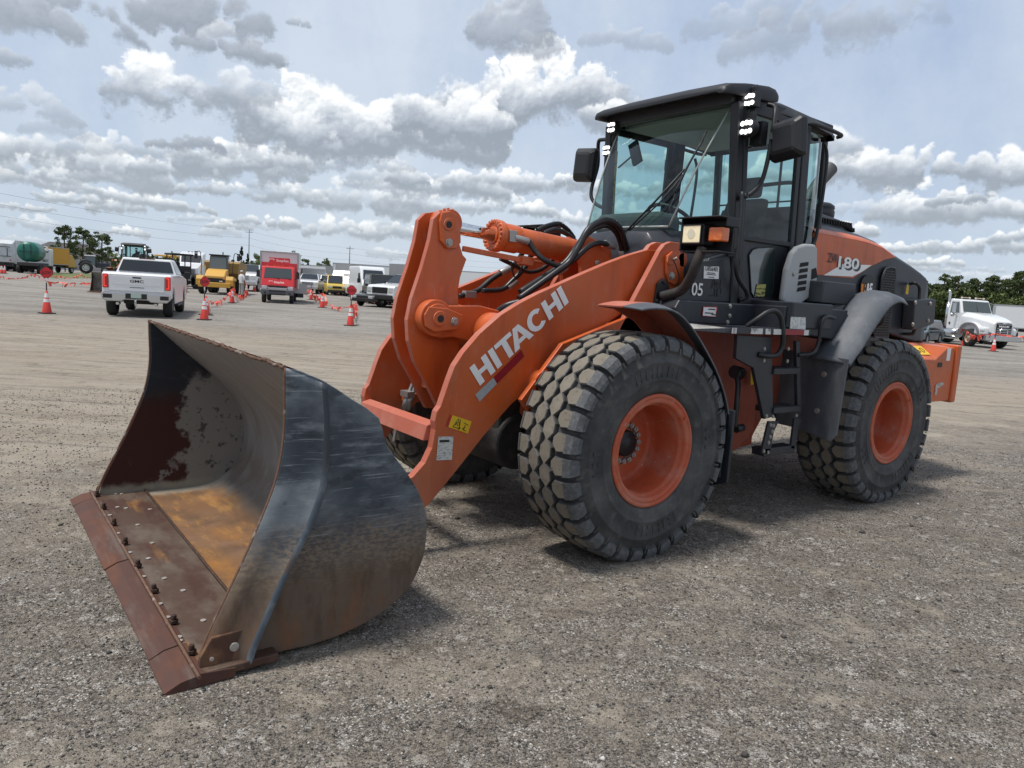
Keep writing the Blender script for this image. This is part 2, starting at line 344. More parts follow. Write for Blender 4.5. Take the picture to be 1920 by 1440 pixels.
def text(s_, o, xd, yd, height, m, name, parent, bold=0.0, sx=1.0, shear=0.0, ext=0.001, width=None, align='LEFT', spacing=1.0):
    """raised lettering in the plane of xd, yd starting at o"""
    cu = bpy.data.curves.new(name, 'FONT'); cu.body = s_; cu.size = 1.0; cu.extrude = 0.0; cu.offset = bold; cu.shear = shear
    cu.align_x = align; cu.space_character = spacing; cu.resolution_u = 4
    ob = bpy.data.objects.new(name, cu); COL.objects.link(ob)
    dg = bpy.context.evaluated_depsgraph_get(); me = bpy.data.meshes.new_from_object(ob.evaluated_get(dg))
    COL.objects.unlink(ob); bpy.data.objects.remove(ob)
    xs = [v.co.x for v in me.vertices]; ys = [v.co.y for v in me.vertices]
    h = 0.73; k = height/h; x0 = min(xs); kx = k*sx
    if width: kx = width/(max(xs)-min(xs)); x0 = min(xs)
    if align != 'LEFT' : x0 = (min(xs)+max(xs))/2
    xd = Vector(xd).normalized(); yd = Vector(yd).normalized(); nn_ = xd.cross(yd).normalized()
    V = [Vector(o)+xd*(v.co.x-x0)*kx+yd*v.co.y*k+nn_*ext for v in me.vertices]
    F = [tuple(p.vertices) for p in me.polygons]; bpy.data.meshes.remove(me)
    b = B().add(V, F); me2 = bpy.data.meshes.new(name); me2.from_pydata(b.v, [], b.f); me2.materials.append(m)
    ob = bpy.data.objects.new(name, me2); COL.objects.link(ob); ob.parent = parent; return ob

# ------------------------------------------------------------------ ground
def ground_material():
    m = bpy.data.materials.new('crushed_asphalt_and_dirt'); m.use_nodes = True; t = m.node_tree; t.nodes.clear(); n = NT(t)
    tcn = n.n('TexCoord').outputs['Object']
    ang = math.atan2(_fw.y, _fw.x)
    loc = n.map(tcn, (1, 1, 1), (0, 0, 0), (0, 0, -ang))     # x runs away from the open foreground, y across the yard
    q = n.n('SeparateXYZ'); n.put(q.inputs[0], loc); dep = q.outputs[0]; lat = q.outputs[1]
    c0 = (CPOS.x*math.cos(-ang)-CPOS.y*math.sin(-ang))
    dep = n.m('SUBTRACT', dep, c0)
    # gravel grains
    f1 = n.vor(tcn, 130.0, out=1); sv = n.n('SeparateColor'); n.put(sv.inputs[0], f1)
    g1 = n.mix(n.mr(sv.outputs[0], 0, 1, smooth=False), (0.038, 0.033, 0.028), (0.41, 0.362, 0.306))
    f2 = n.vor(tcn, 55.0, out=1); sv2 = n.n('SeparateColor'); n.put(sv2.inputs[0], f2)
    g1 = n.mix(0.38, g1, n.mix(sv2.outputs[1], (0.068, 0.059, 0.050), (0.37, 0.326, 0.274)))
    white = n.m('MULTIPLY', n.mr(sv.outputs[1], 0.86, 0.93), n.mr(n.noise(tcn, 3.3, 7, .68), 0.42, 0.60))
    g1 = n.mix(white, g1, (0.66, 0.64, 0.60))
    f3 = n.vor(tcn, 21.0, out=1); sv3 = n.n('SeparateColor'); n.put(sv3.inputs[0], f3)
    blotch = n.m('MULTIPLY', n.mr(sv3.outputs[0], 0.94, 0.97), n.mr(n.noise(tcn, 60, 5, .7), .42, .55))
    g1 = n.mix(blotch, g1, (0.50, 0.47, 0.42))
    white2 = n.m('MULTIPLY', n.mr(sv2.outputs[0], 0.955, 0.985), 0.85); g1 = n.mix(white2, g1, (0.46, 0.43, 0.39))
    # compacted tan dirt
    fine = n.noise(tcn, 75.0, 6, 0.7)
    dirt = n.mix(n.mr(fine, .32, .68), (0.225, 0.188, 0.143), (0.385, 0.33, 0.258))
    st = n.noise(n.map(loc, (1.6, 0.16, 1)), 1.3, 9, 0.68, 0.3)
    dirt = n.mix(n.mr(st, .36, .66), dirt, n.mix(0.5, dirt, (0.43, 0.38, 0.31)))
    st2 = n.noise(n.map(loc, (2.5, 0.2, 1), (9, 3, 0)), 2.1, 9, 0.7, 0.2)
    dirt = n.mix(n.mr(st2, .50, .70, 0, .85), dirt, (0.13, 0.118, 0.104))
    pn = n.noise(tcn, 0.55, 8, 0.68); pn2 = n.noise(tcn, 2.6, 8, 0.7)
    dv = n.m('ADD', dep, n.m('MULTIPLY', n.m('SUBTRACT', pn, .5), 7.0))
    dv = n.m('ADD', dv, n.m('MULTIPLY', lat, 0.62))
    tan = n.mr(dv, 6.6, 10.2, 0.0, 0.92)
    tan = n.m('ADD', tan, n.mr(pn2, .50, .64, 0.0, 0.62), clamp=True)
    tan = n.m('ADD', tan, n.mr(n.noise(n.map(loc, (1, .35, 1), (0, 0, 0), (0, 0, .5)), 1.1, 9, .7), .50, .62, 0.0, 0.45), clamp=True)
    far = n.mr(n.m('ADD', dep, n.m('MULTIPLY', n.m('SUBTRACT', pn, .5), 14.0)), 17.0, 27.0, 0, 0.75)
    tan = n.m('MULTIPLY', tan, n.m('SUBTRACT', 1.0, far))
    c = n.mix(tan, g1, dirt)
    big = n.noise(tcn, 0.16, 7, 0.62)
    farc = n.mix(n.mr(n.noise(n.map(loc, (1, .3, 1)), .5, 8, .68), .35, .65), (0.19, 0.182, 0.17), (0.40, 0.378, 0.345))
    c = n.mix(n.m('MULTIPLY', far, 0.85), c, farc)
    c = n.mix(n.mr(pn2, .47, .33, 0, .75), c, n.mix(1.0, c, (0.50, 0.47, 0.44), 'MULTIPLY'))
    c = n.mix(n.mr(n.noise(tcn, 7.0, 8, .72), .56, .72, 0, .55), c, n.mix(1.0, c, (0.52, 0.50, 0.48), 'MULTIPLY'))
    c = n.mix(n.mr(big, .50, .66, 0, .35), c, (0.30, 0.27, 0.235))
    tr1 = n.noise(n.map(tcn, (.55, 3.2, 1), (0, 0, 0), (0, 0, 0.35)), 2.2, 8, .7)
    c = n.mix(n.mr(tr1, .56, .66, 0, .38), c, (0.30, 0.262, 0.215))
    c = n.mix(n.mr(n.noise(tcn, 24.0, 6, .7), .58, .72, 0, .55), c, n.mix(1.0, c, (0.42, 0.40, 0.38), 'MULTIPLY'))
    # one thin ridge of fine dust left by a wheel, running from the front tyre into the open
    pts_ = [P(X, Y, 'z', 0) for X, Y in ((1225, 1050), (1310, 1083), (1400, 1122), (1500, 1165), (1590, 1206))]; ln = None
    wz = n.n('VectorMath', operation='ADD'); n.put(wz.inputs[0], tcn); wq = n.n('VectorMath', operation='SCALE'); wr = n.n('VectorMath', operation='SUBTRACT')
    n.put(wr.inputs[0], n.noise(tcn, 9, 6, .7, col=True)); wr.inputs[1].default_value = (.5, .5, .5); n.put(wq.inputs[0], wr.outputs[0]); wq.inputs[3].default_value = .09; n.put(wz.inputs[1], wq.outputs[0])
    for a_, b_ in zip(pts_, pts_[1:]):
        mid = (a_+b_)/2; L_ = (b_-a_).length; an = math.atan2(b_.y-a_.y, b_.x-a_.x)
        q = n.n('Mapping', vector_type='TEXTURE'); n.put(q.inputs[0], wz.outputs[0]); q.inputs[1].default_value = (mid.x, mid.y, 0); q.inputs[2].default_value = (0, 0, an); q.inputs[3].default_value = (L_*.62, .035, 1)
        l_ = n.n('VectorMath', operation='LENGTH'); n.put(l_.inputs[0], q.outputs[0]); f_ = n.mr(l_.outputs['Value'], .6, 1.25, 1, 0); ln = f_ if ln is None else n.m('MAXIMUM', ln, f_)
    c = n.mix(n.m('MULTIPLY', ln, .75), c, (0.34, 0.305, 0.255))
    # pale wheel scuffs curving across the open yard
    wv = n.n('TexWave', wave_type='BANDS', bands_direction='X'); n.put(wv.inputs['Vector'], n.map(loc, (1, .42, 1), (0.6, 0, 0), (0, 0, 0.35)))
    wv.inputs['Scale'].default_value = 0.22; wv.inputs['Distortion'].default_value = 2.2; wv.inputs['Detail'].default_value = 3; wv.inputs['Detail Scale'].default_value = .6
    c = n.mix(n.m('MULTIPLY', n.mr(wv.outputs[1], .985, 1.0), n.mr(pn, .42, .6, 0, .65)), c, (0.30, 0.27, 0.225))
    bs = n.n('BsdfPrincipled'); n.put(bs.inputs['Base Color'], c); bs.inputs['Roughness'].default_value = 0.92; bs.inputs['Specular IOR Level'].default_value = 0.25
    h1 = n.vor(tcn, 130.0); h2 = n.vor(tcn, 55.0)
    hh = n.m('ADD', n.m('MULTIPLY', h1, -0.5), n.m('MULTIPLY', h2, -0.8))
    hh = n.m('MULTIPLY', hh, n.m('SUBTRACT', 1.0, n.m('MULTIPLY', tan, 0.75)))
    b1 = n.n('Bump'); b1.inputs['Strength'].default_value = 1.0; b1.inputs['Distance'].default_value = 0.016; n.put(b1.inputs['Height'], hh)
    b2 = n.n('Bump'); b2.inputs['Strength'].default_value = 0.8; b2.inputs['Distance'].default_value = 0.09
    n.put(b2.inputs['Height'], n.m('ADD', n.m('ADD', pn2, st), n.m('MULTIPLY', n.noise(tcn, 12, 6, .7), .4))); t.links.new(b1.outputs[0], b2.inputs['Normal'])
    t.links.new(b2.outputs[0], bs.inputs['Normal'])
    o = n.n('OutputMaterial'); t.links.new(bs.outputs[0], o.inputs[0]); return m
M_gr = ground_material()
g = B(); g.add([(-2500, -2500, 0), (2500, -2500, 0), (2500, 2500, 0), (-2500, 2500, 0)], [(0, 1, 2, 3)])
g = g.done('ground', M_gr); tag(g, kind='structure')
# loose stones of the foreground
def stones():
    m = bpy.data.materials.new('loose_stone'); m.use_nodes = True; t = m.node_tree; n = NT(t); bs = t.nodes['Principled BSDF']
    gm = n.n('NewGeometry'); cr = n.n('ValToRGB'); n.put(cr.inputs[0], gm.outputs['Random Per Island'])
    cr.color_ramp.elements[0].color = (0.06, 0.054, 0.047, 1); cr.color_ramp.elements[1].color = (0.58, 0.55, 0.50, 1); cr.color_ramp.elements[1].position = 1
    for p_, c_ in ((.35, .07), (.75, .17), (.92, .30)):
        e = cr.color_ramp.elements.new(p_); e.color = (c_, c_*.92, c_*.83, 1)
    n.put(bs.inputs['Base Color'], cr.outputs[0]); bs.inputs['Roughness'].default_value = .9
    rng = np.random.default_rng(3); N_ = 60000
    uu = rng.random(N_); dist = 1.7 + 9.5*uu**1.25; azv = CYAW + (rng.random(N_)-.5)*1.45
    px = CPOS.x+dist*np.cos(azv); py = CPOS.y+dist*np.sin(azv)
    keep = ~((px > 4.3) & (px < 5.9) & (abs(py) < 1.4)); px, py, dist = px[keep], py[keep], dist[keep]; k = len(px)
    sz = 0.0018+0.0060*rng.random(k)**4+0.0003*dist; big = rng.random(k) < .008; sz[big] *= 2.4
    base = np.array([(1,0,0),(0,1,0),(-1,0,0),(0,-1,0),(0,0,.75),(0,0,-.5)], float)
    V = base[None]*(0.7+.6*rng.random((k, 6, 1)))*sz[:, None, None]; th = rng.random(k)*6.3; c_, s_ = np.cos(th), np.sin(th)
    x = V[:, :, 0]*c_[:, None]-V[:, :, 1]*s_[:, None]; y = V[:, :, 0]*s_[:, None]+V[:, :, 1]*c_[:, None]
    V = np.stack([x+px[:, None], y+py[:, None], V[:, :, 2]+sz[:, None]*.25], 2).reshape(-1, 3)
    F0 = np.array([(0,1,4),(1,2,4),(2,3,4),(3,0,4),(1,0,5),(2,1,5),(3,2,5),(0,3,5)]); F = (F0[None]+np.arange(k)[:, None, None]*6).reshape(-1, 3)
    me = bpy.data.meshes.new('gravel'); me.vertices.add(len(V)); me.vertices.foreach_set('co', V.ravel())
    me.loops.add(F.size); me.loops.foreach_set('vertex_index', F.ravel().astype(np.int32)); me.polygons.add(len(F))
    me.polygons.foreach_set('loop_start', np.arange(0, F.size, 3, dtype=np.int32)); me.update(calc_edges=True); me.materials.append(m)
    o = bpy.data.objects.new('gravel', me); COL.objects.link(o)
    tag(o, 'loose grey and white gravel scattered over the dirt yard', 'gravel', kind='stuff')
stones()

# ------------------------------------------------------------------ the wheel loader (x = forwards, rear axle at x 0; y = its left side)
LD = empty('wheel_loader', (0, 0, 0), 0, 'large orange wheel loader in the foreground, its scuffed dark bucket resting on the dirt', 'wheel loader')
def Mx(pts, dy=None):      # the same points on the far side
    return [Vector((p.x, -p.y, p.z)) for p in pts]
def bolt(b, p, d, r=0.016, h=0.012, mi=0):
    p = Vector(p); d = Vector(d).normalized(); b.cyl(p, p+d*h*.35, r*1.35, n=14, mi=mi); b.cyl(p, p+d*h, r, n=6, mi=mi, sm=False)
YH = Vector((0, 1, 0)); XH = Vector((1, 0, 0)); ZH = Vector((0, 0, 1))

# ---- tyres and rims
WX, WZ, WY = 3.0525, 0.7073, 1.02
RT = 0.738
def tyre_mesh():
    b = B()
    prof = [(.320, .19), (.335, .212), (.352, .226), (.372, .236), (.376, .243), (.40, .250), (.43, .256), (.447, .258), (.451, .262), (.462, .262), (.466, .258), (.52, .262), (.555, .260), (.560, .264), (.572, .263), (.577, .257), (.615, .248), (.650, .236), (.678, .222), (.690, .20), (.700, .12), (.703, 0)]
    full = prof + [(r, -h) for r, h in prof[-2::-1]]
    b.lathe(full, n=96, mi=0)
    NL = 32; st = 2*math.pi/NL
    def pt(th, y, r): return (r*math.cos(th), y, r*math.sin(th))
    def crown(y): return RT - 0.012*(abs(y)/.2)**2
    rg = random.Random(4)
    def block(poly, dr=0.0):
        """poly of (theta, y)"""
        cx_ = sum(p[0] for p in poly)/len(poly); cy_ = sum(p[1] for p in poly)/len(poly); n = len(poly)
        V = [pt(cx_+(t-cx_)*.86, cy_+(y-cy_)*.88, crown(y)+dr) for t, y in poly]
        V += [pt(cx_+(t-cx_)*.96, cy_+(y-cy_)*.96, crown(y)-.006+dr) for t, y in poly]
        V += [pt(t, y, .690) for t, y in poly]
        b.add(V, [tuple(range(n))], 2)
        b.add(V, [(i, (i+1) % n, n+(i+1) % n, n+i) for i in range(n)], 1 if rg.random() < .15 else 0)
        b.add(V, [(n+i, n+(i+1) % n, 2*n+(i+1) % n, 2*n+i) for i in range(n)], 0)
    for i in range(NL):
        for k, sgn in ((0, -1), (1, 1)):
            t0 = (i+.5*k)*st; y0 = sgn*.053; hl = st*.62; hw = .0505
            block([(t0-hl, y0+rg.uniform(-.004, .004)), (t0-hl*.36, y0+hw), (t0+hl*.36, y0+hw), (t0+hl, y0), (t0+hl*.36, y0-hw), (t0-hl*.36, y0-hw)])
        for sgn in (-1, 1):
            t0 = (i+(.5 if sgn < 0 else 0.0))*st; hl = st*.455; a, c_ = .106, .215
            inner = [(t0-hl*.25, sgn*a), (t0+hl*.45, sgn*a), (t0+hl*.92, sgn*(a+.028)), (t0+hl*.86, sgn*c_), (t0-hl*.80, sgn*c_), (t0-hl*.95, sgn*(a+.04))]
            block(inner)
            # the lug wraps down over the shoulder
            V = []
            for (y, r, hh) in ((.206, .730, .82), (.247, .706, .80), (.262, .668, .76), (.262, .640, .66)):
                V += [pt(t0-st*.46*hh, sgn*y, r), pt(t0+st*.46*hh*1.02, sgn*y, r)]
            for (y, r, hh) in ((.190, .690, .88), (.222, .680, .86), (.236, .650, .82), (.244, .625, .70)):
                V += [pt(t0-st*.46*hh, sgn*y, r), pt(t0+st*.46*hh*1.02, sgn*y, r)]
            for j in range(3):
                q = j*2; b.add(V, [(q, q+1, q+3, q+2)], 1)
                b.add(V, [(q, q+2, 8+q+2, 8+q), (q+1, q+3, 8+q+3, 8+q+1)], 0)
            b.add(V, [(6, 7, 15, 14), (0, 1, 9, 8)], 0)
            # short siping rib below each lug
            tt = t0+st*.5
            b.add([pt(tt-.012, sgn*.256, .665), pt(tt+.012, sgn*.256, .665), pt(tt+.012, sgn*.266, .63), pt(tt-.012, sgn*.266, .63), pt(tt, sgn*.262, .60)], [(0, 1, 2, 3), (3, 2, 4)], 0)
    # moulded lettering bars on the sidewall
    for (c0, span, cnt) in ((1.55, .75, 9), (4.65, .7, 8), (3.1, .25, 3), (0.0, .25, 3)):
        for j in range(cnt):
            th = c0-span/2+span*j/(cnt-1); w_ = .014+.012*((j*7) % 3)/2
            for sgn in (-1, 1):
                for rr in ((.478, .50), (.515, .54)) if j % 2 else ((.478, .54),):
                    V = [pt(th-w_, sgn*.259, rr[0]), pt(th+w_, sgn*.259, rr[0]), pt(th+w_*.9, sgn*.259, rr[1]), pt(th-w_*.9, sgn*.259, rr[1])]
                    V2 = [pt(th-w_, sgn*.2645, rr[0]), pt(th+w_, sgn*.2645, rr[0]), pt(th+w_*.9, sgn*.2655, rr[1]), pt(th-w_*.9, sgn*.2655, rr[1])]
                    b.hexa(V, V2, 0)
    return b
def rim_mesh():
    b = B()
    for sg in (1,):
        prof = [(.362, .226), (.366, .238), (.358, .246), (.345, .247), (.338, .238), (.334, .240), (.318, .242), (.306, .236), (.302, .222), (.296, .205), (.288, .198), (.284, .185), (.282, .02), (.275, -.035), (.255, -.052), (.235, -.05), (.10, -.035), (.0, -.035)]
        b.lathe(prof, n=72)
    b.lathe([(.362, .20), (.366, .226), (.30, .19), (.30, -.24), (.36, -.245), (.362, -.2)], n=48)
    b.lathe([(.24, -.06), (.24, -.25), (.0, -.25)], n=32)
    b.cyl((.325*math.cos(2.5), .238, .325*math.sin(2.5)), (.325*math.cos(2.5), .262, .325*math.sin(2.5)), .007, n=8)
    return b
def hub_mesh():
    b = B(); b.lathe([(.088, -.04), (.088, .002), (.080, .012), (.05, .014), (.045, .022), (.0, .022)], n=40); return b
def wheel(x, sgn):
    r = rim_mesh().done('wheel', mat('dusty_rim_orange', (0.47, 0.085, 0.032), .55, 0, [((0.45, 0.22, 0.15), ('n', 5, .40, .72), .6, .8), ((0.24, 0.06, .03), ('n', 9, .5, .75), .5), ((0.5, .42, .36), ('n', 40, .62, .7), .5, .9)], [(30, .12, .003)]), LD, loc=(x, sgn*WY, WZ)); r.rotation_euler = (0, 0, 0 if sgn > 0 else math.pi)
    return r
W0 = wheel(WX, 1)
ty0 = tyre_mesh().done('tyre', [M_rub, M_rubs, M_rubt], W0); ty0.rotation_euler = (0, 0.07, 0)
hb0 = hub_mesh().done('wheel_hub', M_bk, W0)
ln0 = None; nuts = []
for i in range(16):
    a = 2*math.pi*i/16; b = B(); b.cyl((0, 0, 0), (0, .010, 0), .021, n=12); b.cyl((0, .008, 0), (0, .036, 0), .0195, n=6, sm=False); b.cyl((0, .036, 0), (0, .044, 0), .010, n=8)
    if ln0 is None: o = b.done('lug_nut', M_st, W0, bevel=.002, seg=1); ln0 = o
    else: o = ln0.copy(); COL.objects.link(o)
    o.location = (.124*math.cos(a), -.037, .124*math.sin(a)); nuts.append(o)
W0.rotation_euler = (0, 0, 0)
for x, sg, ry in ((0.0, 1, .5), (WX, -1, 1.3), (0.0, -1, .2)):
    r = W0.copy(); COL.objects.link(r); r.location = (x, sg*WY, WZ); r.rotation_euler = (0, 0, 0 if sg > 0 else math.pi)
    t_ = ty0.copy(); COL.objects.link(t_); t_.parent = r; t_.rotation_euler = (0, ry, 0)
    h_ = hb0.copy(); COL.objects.link(h_); h_.parent = r
    for q in nuts:
        c = q.copy(); COL.objects.link(c); c.parent = r

# ---- bucket
M_bout = mat('bucket_scuffed_dark_paint', (0.042, 0.055, 0.072), 0.42, 0.1, [
    ((0.185, 0.210, 0.228), ('n', 1.9, .40, .66, (1, 1, 1.5), (0, .9, 0)), .9, .6), ((0.30, 0.33, 0.345), ('n', 5, .56, .74, (1, 1, 2.6), (0, .45, 0)), .50, .6), ((0.018, .025, .035), ('n', 4, .56, .66, (1, 1, 2.5), (0, .3, 0)), .75, .45),
    ((0.22, 0.25, 0.28), [('n', 2.1, .60, .63, (1.2, 1, 34), (0, -.62, 0)), ('n', 2.7, .46, .60)], .55, .6), ((0.32, 0.35, 0.37), [('n', 1.8, .605, .63, (1.0, 1, 46), (0, .85, 0)), ('n', 2.2, .48, .6)], .6, .6), ((0.26, 0.29, 0.32), [('n', 2.4, .61, .64, (.8, 1, 40), (0, .25, 0)), ('n', 3.1, .5, .6)], .45, .6), ((0.30, 0.33, 0.35), [('n', 1.9, .61, .63, (1, 1, 40), (0, -.30, 0)), ('n', 1.7, .46, .56)], .5, .6),
    ((0.125, 0.085, 0.056), ('z', .62, .34, .22, 3.2), .93, .85), ((0.27, 0.205, 0.14), [('n', 34, .36, .66, (1, 1, 2.2)), ('z', .68, .48, .2, 2.6), ('z', .26, .46, .24, 3)], .7, .9), ((0.075, .045, .028), [('n', 9, .46, .66, (1.5, 1, .6)), ('z', .5, .3, .15)], .6, .9), ((0.24, 0.09, 0.03), [('z', .36, .08, .2, 5), ('n', 5, .40, .68, (1, 1, .35))], .75, .9),
    ((0.045, 0.05, 0.055), [('z', .3, .6, .1), ('n', 22, .6, .72)], .5)], [(14, .15, .006), (120, .12, .002)])
M_bin = mat('bucket_side_inner_paint', (0.018, 0.023, 0.032), 0.5, 0.1, [
    ((0.055, 0.062, 0.072), ('n', 6, .5, .72, (1, 1, 3)), .5, .6),
    ((0.050, 0.011, 0.006), ('z', .84, .66, .12, 3), .95, .75),
    ((0.27, 0.255, 0.23), [('x', 5.26, 5.20, .26, 6), ('z', .94, .84, .22, 7)], .92, .95), ((0.02, 0.02, 0.022), [('n', 13, .55, .62), ('x', 5.36, 5.15, .2, 4)], .7),
    ((0.33, 0.30, 0.24), ('z', .135, .085, .05, 9), .9, .95), ((0.24, 0.23, 0.21), [('n', 7, .55, .6), ('z', .32, .18, .08, 6), ('x', 5.62, 5.5, .12, 6)], .85, .9)], [(20, .3, .006)])
M_bsh = mat('bucket_shell_worn_steel', (0.26, 0.248, 0.232), 0.45, 0.15, [
    ((0.36, 0.355, 0.34), ('n', 2.2, .42, .7, (.5, 2.4, 1)), .6, .38), ((0.12, 0.10, 0.08), ('n', 4, .5, .75, (.5, 3, 1)), .5, .6), ((0.13, 0.075, 0.045), [('z', .45, .22, .1), ('n', 3, .3, .55)], .55, .7),
    ((0.20, 0.085, 0.022), [('z', .105, .055, .02, 4)], .75, .85), ((0.115, 0.066, 0.038), [('z', .105, .055, .02, 4), ('n', 2.6, .46, .62, (1, 1, 1))], .80, .8), ((0.46, 0.20, 0.035), [('z', .12, .06, .02, 4), ('n', 2.0, .46, .76, (1.5, .8, 1))], .62, .8), ((0.52, 0.27, 0.06), [('z', .12, .06, .02, 4), ('n', 5.0, .50, .72, (2.6, .7, 1), (0, 0, .5))], .5, .8),
    ((0.35, 0.33, 0.28), [('y', -1.16, -1.30, .07, 7), ('z', .2, .1, .02)], .9, .95)], [(18, .12, .004), (90, .12, .002)])
M_bed = mat('rusty_cutting_edge', (0.088, 0.040, 0.029), 0.72, 0.25, [((0.17, 0.062, 0.028), ('n', 5, .42, .68, (1, .5, 1)), .6, .85), ((0.15, 0.115, 0.095), ('n', 3, .50, .66, (3, .4, 1)), .65, .6), ((0.36, 0.33, 0.28), ('n', 7, .70, .76), .9, .95)], [(26, .25, .004), (110, .2, .002)])
M_bbolt = mat('rusty_bolt', (0.055, 0.033, 0.024), 0.75, .3, [((0.14, .07, .04), ('n', 50, .45, .65), .7)], [(90, .4, .002)])
M_brim = mat('bucket_worn_rim', (0.16, 0.085, 0.055), 0.7, 0.2, [((0.42, 0.38, 0.32), ('n', 15, .55, .7, (1, 1, 1)), .8), ((0.05, 0.04, .035), ('n', 40, .5, .7), .5)], [(60, .4, .004)])
HB = 1.35
front = [(5.453, 1.277), (5.450, 1.16), (5.447, 1.04), (5.456, .92), (5.482, .79), (5.533, .650), (5.600, .490), (5.672, .335), (5.742, .185), (5.775, .09), (5.775, .045)]
inner = [(5.453, 1.277), (5.24, 1.078), (5.10, .955), (4.965, .825), (4.868, .70), (4.812, .57), (4.790, .44), (4.808, .31), (4.862, .20), (4.945, .115), (5.05, .068), (5.20, .052), (5.50, .050), (5.70, .050)]
outer = [(5.465, 1.290), (5.295, 1.222), (5.158, 1.136), (5.017, 1.041), (4.975, .915), (4.878, .794), (4.790, .668), (4.742, .55), (4.735, .43), (4.752, .32), (4.807, .21), (4.88, .145), (4.96, .098), (5.10, .050), (5.30, .022), (5.70, .018)]
def smooth2(p, k=4):
    Q = []
    for i in range(len(p)-1):
        a = [Vector((*p[max(0, min(len(p)-1, j))], 0)) for j in (i-1, i, i+1, i+2)]
        for s_ in range(k):
            t = s_/k; v = .5*((2*a[1])+(-a[0]+a[2])*t+(2*a[0]-5*a[1]+4*a[2]-a[3])*t*t+(-a[0]+3*a[1]-3*a[2]+a[3])*t**3); Q.append((v.x, v.y))
    return Q+[p[-1]]
# shell: inner skin and outer skin across the whole width
b = B(); ii = smooth2(inner, 4); NY = 14
ys = [-HB+.02+(2*HB-.04)*i/NY for i in range(NY+1)]
b.loft([[Vector((x, y, z)) for x, z in ii] for y in ys], 0, True, caps=False, closed=False)
off = [(x-.018 if z > .2 else x, z-.0 if z > .2 else z-.03) for x, z in ii]
b.loft([[Vector((x, y, z)) for x, z in smooth2(outer, 3)] for y in (-HB+.03, HB-.03)], 0, True, caps=False, closed=False)
b.add([Vector((outer[-1][0], s_*(HB-.03), outer[-1][1])) for s_ in (-1, 1)]+[Vector((5.70, s_*(HB-.02), .05)) for s_ in (-1, 1)], [(0, 1, 3, 2)])
BK = b.done('bucket', M_bsh, LD)
# lip bead along the top edge, chewed by use
rg = random.Random(9); b = B(); n_ = 90
pts = [Vector((5.458+rg.uniform(-.004, .004), -HB+2*HB*i/n_, 1.279+rg.uniform(-.004, .005))) for i in range(n_+1)]
b.tube(pts, .010, 6, sub=1); b.done('bucket_lip', M_brim, BK)
def side(sg, name):
    b = B(); y0 = sg*HB; t = .022
    fo = smooth2(front, 3); ou = smooth2(outer[:], 2)[::-1]
    poly = [Vector((x, y0, z)) for x, z in fo]+[Vector((5.60, y0, .03))]+[Vector((x, y0, z)) for x, z in ou[2:-1]]
    b.prism(poly, (0, -sg*t, 0)); o = b.done(name, [M_bout if sg > 0 else M_bin], BK, bevel=.004)
    # the raised wear strip at the front with its rolled ridge
    ridge = [(5.300, 1.212), (5.287, 1.10), (5.281, 1.008), (5.281, .88), (5.290, .77), (5.325, .65), (5.371, .546), (5.459, .371), (5.524, .219), (5.575, .10), (5.59, .042)]
    fr = [(x+.004, z) for x, z in front]
    A = smooth2(fr, 3); C_ = smooth2(ridge, 3); n = min(len(A), len(C_))
    rows = []
    for i in range(n):
        a = Vector((A[i][0], 0, A[i][1])); c = Vector((C_[i][0], 0, C_[i][1])); ln = []
        for s_, h in ((0, 0.0), (0.0, .014), (.35, .018), (.70, .034), (.86, .060), (.96, .074), (1.03, .058), (1.09, .010), (1.12, -.002)):
            q = a.lerp(c, s_); ln.append(Vector((q.x, sg*(HB+h), q.z)))
        rows.append(ln)
    b = B(); b.loft([r_[:5] for r_ in rows], 0, True, caps=False, closed=False); b.loft([r_[4:] for r_ in rows], 1, True, caps=False, closed=False)
    b.add(rows[0], [tuple(range(9))]); b.add(rows[-1], [tuple(range(9))])
    b.done('wear_strip', [M_bout, mat('ridge_scuffed_steel', (0.085, 0.105, 0.128), .45, .1, [((0.22, 0.255, 0.28), ('n', 6, .46, .68, (1, 1, .7)), .75), ((0.06, 0.07, 0.08), ('n', 9, .52, .68), .6), ((0.13, .08, .05), ('n', 3.5, .56, .68), .8, .9), ((0.035, .045, .058), ('z', .62, .95, .25, 4), .8, .5)], [(40, .12, .003)])], BK)
    # brown rim along the front edge
    b = B(); q = [Vector((x+.004, sg*(HB-.004), z)) for x, z in smooth2(front, 3)]; b.tube(q, .0075, 6, sub=1); b.done('side_rim', M_brim, BK)
    return o
side(1, 'side_plate'); sp = side(-1, 'side_plate')
b = B(); ou = smooth2(inner, 4); fo = smooth2(front, 3)   # the near plate's own inner face
poly = [Vector((x, HB-.0245, z)) for x, z in fo]+[Vector((x, HB-.0245, z)) for x, z in ou[::-1]][1:-1]
b.prism(poly, (0, -.004, 0)); b.done('side_liner', M_bin, BK)
